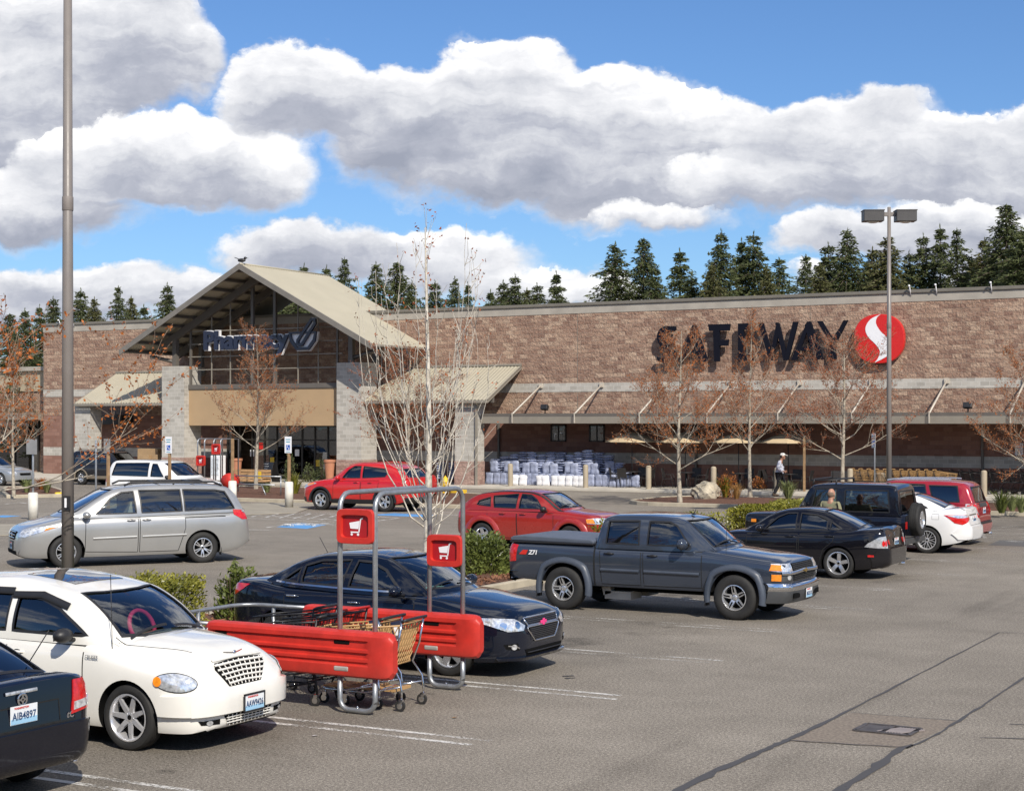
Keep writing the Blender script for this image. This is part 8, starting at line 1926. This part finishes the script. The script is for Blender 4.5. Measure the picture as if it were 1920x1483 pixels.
def corral(label, mirror=False, y0=15.1, y1=17.0, x=-10.3, detail=True):
    o = thing('cart_corral', label, 'cart corral', (x, y0, 0)); W_ = y1-y0
    for y, ph in ((0, .0), (W_, 0.)):
        panel(o, -2.12, .50, .40, .93, y)
    for dx in (-.235, .235):    # two tall arches across, their feet joined along the ground
        pts = [(dx, 0, .03+.1)]+[(dx, 0, 2.28)]+arc((.17, 2.28), .17, 180, 90, 4, 'yz', dx)+arc((W_-.17, 2.28), .17, 90, 0, 4, 'yz', dx)+[(dx, W_, .13)]
        q = MB(); q.tube(pts, .029, 12); q.build('arch', [M_GALV], o)
    for y in (0, W_):
        q = MB(); q.tube([(-.235, y, .4)]+arc((-.115, .16), .12, 180, 270, 4, 'xz', y)+arc((.115, .16), .12, 270, 360, 4, 'xz', y)+[(.235, y, .4)], .030, 12); q.build('foot_loop', [M_GALV], o); q = MB(); q.cyl((0, y, .06), (0, y, .085), .012, n=6); q.build('anchor_bolt', [M_CHROME], o)
    sign_box(o, -.245, .245, 1.90, 2.27, -.015); sign_box(o, -.245, .245, 1.50, 1.87, W_-.015)
    for z in (.88, .60):
        pts = [(-2.0, 0, z), (-2.75, .02, z)]+arc((-2.75, .32), .30, 270, 180, 4, 'xy', z)+arc((-2.75, W_-.32), .30, 180, 90, 4, 'xy', z)+[(-1.9, W_, z)]
        q = MB(); q.tube(pts, .024, 10); q.build('rail', [M_GALV], o)
    for (a, b) in ((-2.6, 0.), (-2.6, W_), (-3.05, W_/2)): q = MB(); q.cyl((a, b, 0), (a, b, .88), .024, n=10); q.build('rail_post', [M_GALV], o)
    return o
corral('red panelled cart corral with galvanised arches holding tan carts in the near stall row')
p = atY(392, 70); o2 = thing('cart_corral', 'distant cart corral with two red cart signs left of the entrance maple', 'cart corral', (p.x, p.y, 0))
for dx in (-.62, -.25, .25, .62): q = MB(); q.tube([(dx, 0, 0), (dx, 0, 2.35)]+arc((.15, 2.35), .15, 180, 90, 3, 'yz', dx)+[(dx, 1.2, 2.5), (dx, 1.2, 0)], .03, 8); q.build('arch', [M_GALV], o2)
sign_box(o2, -.66, -.20, 1.35, 1.78, -.03); sign_box(o2, .18, .64, 1.85, 2.28, -.03)
q = MB(); q.tube([(.9, 0, .95), (3.8, 0, .95)], .028, 8); q.tube([(.9, 0, .6), (3.5, 0, .6)], .028, 8); q.tube([(3.8, 0, .95), (3.8, 0, .1)], .028, 8); q.tube([(2.8, 0, .6), (3.1, 0, .0)], .028, 8); q.tube([(3.9, .1, .8), (4.3, .1, .1)], .03, 8); q.build('rail', [M_GALV], o2)
q = MB(); q.M = Matrix.Translation((1.15, 0, .72)); q.lathe([(0, -.28), (.30, -.27), (.34, -.1), (.34, .1), (.30, .27), (0, .28)], 20, axis='y'); q.build('end_roller', [M_PANEL], o2)
# ------------------------------------------------------------------ things on the walk
M_BAGU = mat('leaning_bag', (.26, .29, .40), .5, var=.4, scale=5, bump=.3, bscale=12); M_BAG = mat('blue_grey_bag', (.36, .40, .54), .45, var=.35, scale=6, bump=.25, bscale=14); M_BAGD = mat('dark_bag', (.22, .25, .36), .5, var=.4, scale=7, bump=.2); M_BAGW = mat('white_bag', (.70, .70, .72), .5, var=.18, scale=5, bump=.25, bscale=14)
def bagmesh(name, m, seed, L=.56, W_=.36, T=.115):
    r = random.Random(seed); q = MB(); nx, ny = 9, 7; V_ = []; top = {}
    for s_ in (1, -1):
        for i in range(nx+1):
            for j in range(ny+1):
                a, b = -1+2*i/nx, -1+2*j/ny; h = (1-a**4)*(1-b**4); V_.append((a*L/2*(1-.05*b*b), b*W_/2*(1-.08*(1-abs(a))), s_*T/2*(h**.55)*(1+.10*math.sin(a*5+seed)+.08*math.sin(b*6+seed*2))))
    F_ = []; n = (nx+1)*(ny+1)
    for i in range(nx):
        for j in range(ny):
            k = i*(ny+1)+j; F_ += [(k, k+ny+1, k+ny+2, k+1), (n+k, n+k+1, n+k+ny+2, n+k+ny+1)]
    q.add(V_, F_, 0, True); return q.mesh(name, [m])
BM = [bagmesh('goods_bag', M_BAG, 1), bagmesh('goods_bag', M_BAG, 2), bagmesh('goods_bag', M_BAGD, 3), bagmesh('goods_bag', M_BAGW, 4, L=.52, W_=.40, T=.17), bagmesh('goods_bag', M_BAGU, 5, L=.58, W_=.44, T=.15)]
def bagob(me, loc, rot, label, group): o = bpy.data.objects.new('goods_bag', me); COL.objects.link(o); o.location = loc; o.rotation_euler = rot; props(o, label, 'bag', group); return o
u0, u1 = atv(912, 70.3)[0], atv(1180, 70.3)[0]; cols = 15
for c_ in range(cols):
    u = u0+.3+(u1-u0-.6)*c_/(cols-1); n = [9, 10, 11, 12, 12, 11, 12, 12, 11, 12, 13, 12, 11, 8, 4][c_]; v = 70.78+rnd.uniform(-.08, .08)
    for k in range(n):
        bagob(BM[rnd.choice((0, 1, 1, 2)) if c_ % 4 != 3 else 2], (u+rnd.uniform(-.05, .05), v+rnd.uniform(-.05, .05), .15+.25+.118*k), (rnd.uniform(-.06, .06), rnd.uniform(-.07, .07), rnd.uniform(-.12, .12)), 'blue grey goods bag lying in the high stack under the canopy', 'blue grey bags stacked under the canopy')
for i in range(22):
    u = u0+.2+(u1-u0+.1)*i/21+rnd.uniform(-.08, .08); bagob(BM[4], (u, 70.25, .15+.29), (R(78), R(90)+rnd.uniform(-.1, .1), rnd.uniform(-.15, .15)), 'blue grey goods bag leaning upright before the stack under the canopy', 'blue grey bags leaning upright')
    if i % 3 != 1 and i < 18: bagob(BM[4], (u+.1, 70.52, .15+.85+rnd.uniform(-.1, .08)), (R(72), R(90)+rnd.uniform(-.1, .1), rnd.uniform(-.15, .15)), 'blue grey goods bag leaning on the upper part of the stack', 'blue grey bags leaning upright')
wx = [965, 980, 1012, 1022, 1040, 1052, 1066, 1080, 1090]
for i, px in enumerate(wx): u = atv(px, 69.9)[0]; bagob(BM[3], (u, 69.95, .15+.24), (R(76), R(90)+rnd.uniform(-.12, .12), rnd.uniform(-.2, .2)), 'white goods bag standing upright in the front line between two bollards', 'white bags standing in the front line')
for i in range(3):
    for k in range(7): u = atv(822+i*22, 70.6)[0]; bagob(BM[(i+k) % 3], (u, 70.9, .4+.12*k), (0, rnd.uniform(-.06, .06), R(90)+rnd.uniform(-.1, .1)), 'blue goods bag in the small stack behind the fire hydrant', 'blue bags behind the hydrant')
# hydrant
p = atY(857, 72.0); h = thing('fire_hydrant', 'yellow fire hydrant beside the porch pillar', 'fire hydrant', (p.x, p.y-1.0, .1)); 
q = MB(); q.lathe([(.19, 0), (.19, .05), (.13, .06), (.13, .50), (.17, .51), (.17, .56), (.14, .60), (.10, .70), (.03, .76), (.03, .80), (0, .80)], 18); q.build('barrel', [M_YEL], h, sharp=40)
for sg in (1, -1): q = MB(); q.cyl((sg*.12, 0, .42), (sg*.22, 0, .42), .07, n=12); q.cyl((sg*.22, 0, .42), (sg*.25, 0, .42), .035, n=6); q.build('outlet_cap', [M_YEL], h)
q = MB(); q.cyl((0, -.1, .40), (0, -.22, .40), .085, n=12); q.build('outlet_cap', [M_YEL], h)
p = atY(878, 72.6); solo('kerb_block', MB().box((0, 0, .14), (.9, .28, .26)), [M_YEL], 'low yellow painted block right of the fire hydrant', 'kerb', (p.x, p.y-1., 0), bevel=.03)
# umbrellas, tables, chairs
M_CANVAS = mat('cream_canvas', (.55, .43, .27), .85, var=.06)
def umbrella(label, px, v, z=2.62, r_=1.28):
    u, Y = atv(px, v); o = thing('patio_umbrella', label, 'umbrella', (u, v, .15), .3, 'cream umbrellas over the outdoor tables'); q = MB(); n = 8; V_ = [(0, 0, z)]
    for i in range(n): a = 2*PI*i/n; V_.append((r_*.55*math.cos(a), r_*.55*math.sin(a), z-.20))
    for i in range(n): a = 2*PI*i/n; V_.append((r_*math.cos(a), r_*math.sin(a), z-.46))
    for i in range(n): a = 2*PI*i/n; V_.append((r_*math.cos(a), r_*math.sin(a), z-.50))
    q.add(V_, [(0, 1+i, 1+(i+1) % n) for i in range(n)]+[(1+i, n+1+i, n+1+(i+1) % n, 1+(i+1) % n) for i in range(n)]+[(n+1+i, 2*n+1+i, 2*n+1+(i+1) % n, n+1+(i+1) % n) for i in range(n)]); q.build('canopy', [M_CANVAS], o)
    q = MB()
    for i in range(n): a = 2*PI*i/n; q.tube([(0, 0, z-.1), (r_*.98*math.cos(a), r_*.98*math.sin(a), z-.49)], .01, 4)
    q.build('ribs', [M_BLK], o); q = MB(); q.cyl((0, 0, 0), (0, 0, z+.02), .022, n=10); q.lathe([(.25, 0), (.25, .06), (.05, .1), (0, .1)], 16); q.build('pole', [M_BLK], o)
ul = ['leftmost, half hidden by maple branches', 'second from left, behind the maple trunk', 'third from left, left of the slim maple', 'rightmost, left of the bare wooden post']
for i, px in enumerate((1185, 1285, 1385, 1478)): umbrella('cream patio umbrella, '+ul[i], px, 70.6)
def table_(u, v, lb):
    o = thing('cafe_table', lb, 'table', (u, v, .15), 0, 'black tables under the umbrellas'); q = MB(); q.lathe([(0, .72), (.42, .72), (.43, .735), (.42, .75), (0, .75)], 20); q.build('table_top', [M_BLK], o)
    q = MB(); q.cyl((.06, 0, 0), (.06, 0, .72), .04); q.build('pedestal', [M_BLK], o); q = MB(); q.lathe([(.25, 0), (.24, .03), (.05, .06), (0, .06)], 16); q.build('foot', [M_BLK], o)
M_CHAIR = mat('chair_black', (.022, .02, .02), .5)
def chair():
    o = bpy.data.objects.new('patio_chair', None); COL.objects.link(o)
    q = MB(); q.box((0, 0, .43), (.46, .46, .025)); q.build('seat', [M_CHAIR], o, bevel=.01)
    q = MB(); q.box((-.25, 0, .70), (.025, .44, .46), tilt=Matrix.Rotation(R(-14), 4, 'Y')); q.build('backrest', [M_CHAIR], o, bevel=.01)
    for sg in (1, -1): q = MB(); q.tube([(.28, sg*.23, 0), (.22, sg*.23, .42), (.18, sg*.24, .62), (-.24, sg*.24, .64), (-.22, sg*.23, .42), (-.30, sg*.23, 0)], .014, 6); q.build('leg_frame', [M_CHAIR], o)
    return o
ch0 = chair(); first = True
spots = []
for i, px in enumerate((1185, 1285, 1385, 1478)):
    u = atv(px, 70.3)[0]; table_(u, 70.3, 'small black table under the '+('leftmost', 'second', 'third', 'rightmost')[i]+' cream umbrella'); spots += [(u-.85, 70.3, 0, i), (u+.85, 70.25, PI, i), (u+.1, 71.2, -PI/2, i)]
    if i in (0, 3): spots.append((u-.1, 69.55, PI/2, i))
for k, (u, v, rz, i) in enumerate(spots):
    o = ch0 if k == 0 else copy_tree(ch0); o.location = (u, v, .15); o.rotation_euler = (0, 0, rz+rnd.uniform(-.3, .3)); props(o, 'black chair %s the table under the %s umbrella' % (('left of', 'right of', 'behind', 'in front of')[0 if rz == 0 else 1 if rz == PI else 2 if rz < 0 else 3], ('leftmost', 'second', 'third', 'rightmost')[i]), 'chair', 'black chairs round the outdoor tables')
u, Y = atv(1598, 70.6); b = thing('bench', 'dark slatted bench behind the bollard left of the right lamp post', 'bench', (u, 70.6, .15)); q = MB()
for i in range(5): q.box((0, .05+.015*i, .52+i*.085), (2.0, .02, .06))
q.build('backrest', [M_GREYPL], b); q = MB()
for i in range(4): q.box((0, -.38+i*.1, .43), (2.0, .07, .025))
q.build('seat', [M_GREYPL], b)
for sg in (1, -1): q = MB(); q.tube([(sg*.9, -.4, 0), (sg*.9, -.38, .43), (sg*.9, 0, .43), (sg*.9, .12, .92)], .025, 6); q.tube([(sg*.9, .02, .43), (sg*.9, .1, 0)], .025, 6); q.build('leg', [M_BLK], b)
u, Y = atv(1652, 70.5); q = MB(); q.lathe([(.22, 0), (.26, .75), (.27, .80), (.2, .86), (0, .88)], 18); solo('litter_bin', q, [mat('bin_concrete', (.30, .27, .22), .9, bump=.3)], 'stone coloured litter bin left of the tan carts', 'bin', (u, 70.3, .15))
# entrance goods
M_CARD = mat('cardboard', (.36, .24, .13), .9, var=.12)
for i, (px, py0, py1, v, w_, lb) in enumerate([(283, 841, 868, 70.5, 1.4, 'open sided cardboard display bin left of the left pillar'), (296, 852, 868, 69.9, .6, 'small cardboard box beside the display bin'), (276, 853, 870, 69.7, .7, 'cardboard box in front of the display bin')]):
    u, Y = atv(px, v); zt = zat(py0, Y); o = thing('cardboard_box', lb, 'box', (u, v, .14), rnd.uniform(-.1, .1), 'boxes left of the left pillar'); q = MB(); hgt = max(.4, zt-.14); q.box((0, 0, hgt/2), (w_, .6, hgt)); q.build('carton', [M_CARD], o, bevel=.01); q = MB(); q.box((0, -.302, hgt*.5), (w_*.9, .004, .05)); q.build('tape_strip', [mat('tape', (.5, .40, .26), .4)], o)
for px, v, lb, m_ in ((409, 67.6, 'white rounded display board behind the distant corral', M_WHITE),):
    u, Y = atv(px, v); o = thing('ice_chest', 'white upright ice chest left of the entrance maple', 'ice chest', (u, v, .14)); q = MB(); q.box((0, 0, .68), (.62, .5, 1.30)); q.build('cabinet', [M_WHITE], o, bevel=.03); q = MB(); q.box((0, -.26, .75), (.5, .02, .9)); q.build('door', [mat('frosted_panel', (.62, .66, .70), .3, var=.3, scale=9)], o, bevel=.01); q = MB(); q.tube([(.2, -.28, .6), (.2, -.31, .75), (.2, -.28, .9)], .012, 6); q.build('door_handle', [M_CHROME], o)
u, Y = atv(508, 67.3); o = thing('sandwich_board', 'black chalk sandwich board behind the entrance maple', 'sign board', (u, 67.3, .14), R(-12))
for sg in (1, -1): q = MB(); q.box((0, sg*.22, .52), (.62, .03, 1.05), tilt=Matrix.Rotation(R(14*sg), 4, 'X')); q.build('board', [M_BLK], o, bevel=.01)
q = MB(); r = random.Random(3)
for i in range(7): q.tube([(-.22+.05*r.random(), -.262-.02*(7-i)*.18+.19-.2, .95-i*.12), (.0, -.262, .93-i*.12), (.2*r.random(), -.262, .95-i*.12)], .008, 4)
q.build('chalk_scrawl', [M_WHITE], o)
for i, px in enumerate((618, 444)):
    u, Y = atv(px, 67.8); o = thing('terracotta_pot', ('tall terracotta planter left of the right pillar', 'tall terracotta planter right of the left pillar')[i], 'planter', (u, 67.8, .14)); q = MB(); q.lathe([(.17, 0), (.26, 1.05), (.30, 1.06), (.30, 1.18), (.27, 1.18), (.25, 1.08), (0, 1.05)], 20); q.build('pot', [mat('terracotta', (.42, .18, .10), .8, var=.12)], o, sharp=35)
for i, (px, v, w_) in enumerate([(462, 66.6, 1.0), (486, 66.4, 1.0)]):
    u, Y = atv(px, v); o = thing('wooden_crate', ('left', 'right')[i]+' slatted wooden crate before the entrance beside the maple trunk', 'crate', (u, v, .14)); 
    for k in range(4):
        q = MB()
        for (a, b, cx_, cy_) in ((w_, .03, 0, -.3), (w_, .03, 0, .3), (.03, .6, -w_/2, 0), (.03, .6, w_/2, 0)): q.box((cx_, cy_, .12+k*.16), (a, b, .11))
        q.build('slat_course', [mat('crate_wood', (.42, .25, .12), .85, var=.3, scale=5)], o)
    q = MB(); q.box((0, 0, .06), (w_-.05, .56, .03)); q.build('base', [M_WOOD], o)
u, Y = atv(483, 65.9); solo('price_card', MB().box((0, 0, .42), (.30, .012, .34)), [M_YEL], 'small yellow price card on the front of the right wooden crate', 'sign', (u, 66.0, .14), bevel=.002)
for i, px in enumerate((575, 600, 540)):
    u, Y = atv(px, 68.4+.3*(i % 2)); bush('potted_shrub', 'dark potted shrub on the walk before the entrance glass, number %s from the right pillar' % ('second', 'third', 'fourth', 'first', 'fifth', 'sixth')[i] if 0 else 'dark potted shrub in the shade before the entrance glass', 'shrub', (u, 68.6+.3*(i % 2), .14), (.7, .7, .9+.25*(i % 3)), 350, .12, .06, M_NEED, 'ball', seed=60+i, group='potted shrubs before the entrance glass')
# ------------------------------------------------------------------ people
M_SKIN = mat('skin', (.40, .21, .14), .55, var=.06); M_HAIR = mat('dark_hair', (.03, .02, .014), .8); M_SHIRT = mat('white_shirt', (.66, .68, .76), .85, var=.06, scale=7, bump=.2, bscale=9); M_TROU = mat('dark_trousers', (.018, .018, .022), .9, var=.2); M_OLIVE = mat('olive_jacket', (.23, .22, .13), .9, var=.12, scale=8, bump=.25, bscale=12); M_SHOE = mat('brown_boots', (.09, .06, .04), .8)
def skin_obj(name, verts, edges, radii, m, parent, sub=2, root=0):
    me = bpy.data.meshes.new(name); me.from_pydata(verts, edges, []); o = bpy.data.objects.new(name, me); COL.objects.link(o)
    sk = o.modifiers.new('s', 'SKIN'); sk.use_smooth_shade = True; sb = o.modifiers.new('u', 'SUBSURF'); sb.levels = sub; sb.render_levels = sub
    for i, v in enumerate(me.skin_vertices[0].data): rr = radii[i]; v.radius = rr if hasattr(rr, '__len__') else (rr, rr); v.use_root = (i == root)
    m2 = bpy.data.meshes.new_from_object(o.evaluated_get(bpy.context.evaluated_depsgraph_get())); o.modifiers.clear(); o.data = m2; m2.materials.clear(); m2.materials.append(m)
    for p in m2.polygons: p.use_smooth = True
    bpy.data.meshes.remove(me); setpar(o, parent); return o
def person(label, loc, rz, J, cloth, cap=None, bald=False, sc=1.):
    """J: joints; faces +x. body is one skin; shirt, trousers, boots are clothing skins slightly larger"""
    o = thing('person', label, 'person', loc, rz); o.scale = (sc,)*3
    names = list(J); ix = {n: i for i, n in enumerate(names)}; V_ = [J[n] for n in names]
    E = [('pelvis', 'belly'), ('belly', 'chest'), ('chest', 'neck'), ('neck', 'head0'), ('head0', 'head1'), ('chest', 'shL'), ('shL', 'elL'), ('elL', 'wrL'), ('wrL', 'hdL'), ('chest', 'shR'), ('shR', 'elR'), ('elR', 'wrR'), ('wrR', 'hdR'), ('pelvis', 'hiL'), ('hiL', 'knL'), ('knL', 'anL'), ('anL', 'toL'), ('pelvis', 'hiR'), ('hiR', 'knR'), ('knR', 'anR'), ('anR', 'toR')]
    rad = {'pelvis': (.115, .15), 'belly': (.10, .135), 'chest': (.115, .165), 'neck': .055, 'head0': .075, 'head1': .085, 'sh': .062, 'el': .042, 'wr': .029, 'hd': (.038, .022), 'hi': .085, 'kn': .058, 'an': .04, 'to': .036}
    def rr(n, k=1., a=0.):
        v = rad.get(n, rad.get(n[:2])); return tuple(x*k+a for x in v) if hasattr(v, '__len__') else (v*k+a,)*2
    skin_obj('body', V_, [(ix[a], ix[b]) for a, b in E], [rr(n, .62 if n in ('pelvis', 'belly', 'chest') else .72 if n[:2] in ('sh', 'hi', 'kn') else .9 if n[:2] == 'el' else 1.) for n in names], M_SKIN, o)
    def sub_(name, ns, m, k=1.08, a=.012, root=None):
        ii = {n: i for i, n in enumerate(ns)}; es = [(ii[x], ii[y]) for x, y in E if x in ii and y in ii]; skin_obj(name, [J[n] for n in ns], es, [rr(n, k, a) for n in ns], m, o, root=ii[root or ns[0]])
    Jm = dict(J)
    sub_('shirt' if cloth[0] is M_SHIRT else 'jacket', ['belly', 'pelvis', 'chest', 'shL', 'elL', 'wrL', 'shR', 'elR', 'wrR'], cloth[0], 1.1, .02)
    sub_('trousers', ['pelvis', 'hiL', 'knL', 'anL', 'hiR', 'knR', 'anR'], cloth[1], 1.08, .022)
    for s_ in 'LR':
        a, t_ = Vector(J['an'+s_]), Vector(J['to'+s_]); q = MB(); d = (t_-a); d.z = 0; d = d.normalized() if d.length > .01 else Vector((1, 0, 0)); q.ball(tuple(a+d*.07+Vector((0, 0, -.035))), (.145, .052, .05), 12); q.ball(tuple(a), (.062, .055, .09), 10); q.build('boot', [M_SHOE], o)
        w_, h_ = Vector(J['wr'+s_]), Vector(J['hd'+s_]); d = (h_-w_).normalized(); sd = d.cross(Vector((1, 0, 0.2))).normalized()
        for f in range(4):
            b = h_+sd*(-.03+.02*f); dd = (d+Vector((.35, 0, 0))*.6).normalized(); l_ = (.062, .074, .078, .066)[f]; q = MB(); q.tube([b, b+d*l_*.5, b+d*l_*.5+dd*l_*.5], .009, 6, radii=[.010, .009, .007]); q.build('finger', [M_SKIN], o)
        q = MB(); q.tube([w_+d*.03+sd*.03, h_+sd*.05+d*.01, h_+sd*.055+d*.045], .010, 6, radii=[.013, .011, .008]); q.build('thumb', [M_SKIN], o)
    H_ = (Vector(J['head0'])+Vector(J['head1']))/2; 
    q = MB(); q.ball((H_.x, H_.y, H_.z+.01), (.098, .076, .118), 16); q.ball((H_.x+.098, H_.y, H_.z-.005), (.022, .014, .024), 8); q.ball((H_.x+.02, H_.y+.078, H_.z), (.022, .012, .032), 8); q.ball((H_.x+.02-.02, H_.y-.078, H_.z), (.022, .012, .032), 8); q.ball((H_.x+.055, H_.y, H_.z-.085), (.045, .045, .035), 10); q.build('face', [M_SKIN], o)
    q = MB()
    for sg in (1, -1): q.ball((H_.x+.088, H_.y+sg*.03, H_.z+.018), (.008, .010, .007), 6)
    q.ball((H_.x+.092, H_.y, H_.z-.055), (.006, .022, .005), 6); q.build('eyes_and_mouth', [M_HAIR], o)
    if bald:
        q = MB(); q.ball((H_.x-.022, H_.y, H_.z-.005), (.090, .084, .085), 14); q.build('hair', [mat('grey_brown_hair', (.16, .11, .08), .9, bump=.2)], o)
    else:
        q = MB(); q.ball((H_.x-.02, H_.y, H_.z+.012), (.092, .084, .112), 14); q.build('hair', [M_HAIR], o)
    if cap:
        q = MB(); q.ball((H_.x-.004, H_.y, H_.z+.062), (.108, .092, .080), 16); q.M = Matrix.Translation((H_.x+.13, H_.y, H_.z+.055)) @ Matrix.Rotation(R(16), 4, 'Y'); q.ball((0, 0, 0), (.085, .075, .010), 12); q.build('cap', [cap], o)
    return o
p = atY(1462, 66.3)
J = {'pelvis': (0, 0, .95), 'belly': (.01, 0, 1.10), 'chest': (.03, 0, 1.34), 'neck': (.075, 0, 1.50), 'head0': (.115, 0, 1.58), 'head1': (.125, 0, 1.66), 'shL': (.03, .17, 1.40), 'elL': (-.02, .22, 1.14), 'wrL': (.16, .16, 1.02), 'hdL': (.225, .12, 1.02), 'shR': (.03, -.17, 1.40), 'elR': (-.04, -.23, 1.14), 'wrR': (.15, -.17, 1.03), 'hdR': (.215, -.13, 1.03),
     'hiL': (.01, .09, .88), 'knL': (.20, .09, .50), 'anL': (.26, .09, .10), 'toL': (.38, .09, .04), 'hiR': (-.01, -.09, .88), 'knR': (-.04, -.09, .48), 'anR': (-.22, -.09, .12), 'toR': (-.11, -.09, .04)}
person('person in a white shirt, dark trousers and white cap walking right before the tables', (p.x, p.y, .18), R(12), J, (M_SHIRT, M_TROU), cap=mat('white_cap', (.72, .70, .66), .85), sc=1.02)
p = atY(1556, 41.0)
J2 = {'pelvis': (0, 0, .95), 'belly': (0, 0, 1.10), 'chest': (.02, 0, 1.36), 'neck': (.03, 0, 1.52), 'head0': (.05, 0, 1.60), 'head1': (.06, 0, 1.68), 'shL': (.02, .20, 1.42), 'elL': (.05, .27, 1.15), 'wrL': (.22, .18, 1.05), 'hdL': (.29, .15, 1.05), 'shR': (.02, -.20, 1.42), 'elR': (.03, -.28, 1.15), 'wrR': (.2, -.2, 1.05), 'hdR': (.27, -.17, 1.05),
      'hiL': (0, .09, .88), 'knL': (.03, .10, .48), 'anL': (0, .10, .10), 'toL': (.12, .11, .04), 'hiR': (0, -.09, .88), 'knR': (.03, -.10, .48), 'anR': (0, -.10, .10), 'toR': (.12, -.11, .04)}
p = atY(1556, 36.75)
person('balding person in an olive hooded jacket standing between the black sedan and the off-roader door', (p.x, p.y, 0), R(70), J2, (M_OLIVE, M_TROU), bald=True, sc=.985)
# driver of the silver minivan
Mv = van.root.matrix_basis; dv = Mv @ Vector((van.X(2.55), .40, 0)); 
J3 = dict(J2)
for n in J3:
    x, y, z = J3[n]
    J3[n] = (x, y, z-.38)
for s_, y in (('L', .1), ('R', -.1)): J3['hi'+s_] = (.05, y, .52); J3['kn'+s_] = (.42, y, .58); J3['an'+s_] = (.50, y, .25); J3['to'+s_] = (.62, y, .2); J3['el'+s_] = (.12, y*2.3, .78); J3['wr'+s_] = (.38, y*1.7, .86); J3['hd'+s_] = (.44, y*1.5, .88)
person('driver in a pale teal top at the wheel of the silver minivan', (dv.x, dv.y, .03), van.root.rotation_euler.z, J3, (mat('teal_top', (.16, .42, .42), .85), M_TROU), sc=.95)
# small litter on the tarmac near the drain
for i, (px, py, m_) in enumerate([(852, 1346, mat('dry_leaf', (.45, .22, .06), .8)), (590, 1380, M_WHITE)]):
    p = G(px, py); q = MB(); q.add([(-.04, 0, .008), (0, -.025, .012), (.045, 0, .02), (0, .03, .010)], [(0, 1, 2, 3)]); solo('leaf_scrap', q, [m_], ('orange dry leaf on the tarmac right of the cart wheels', 'white paper scrap on the tarmac below the corral')[i], 'litter', (p.x, p.y, 0))
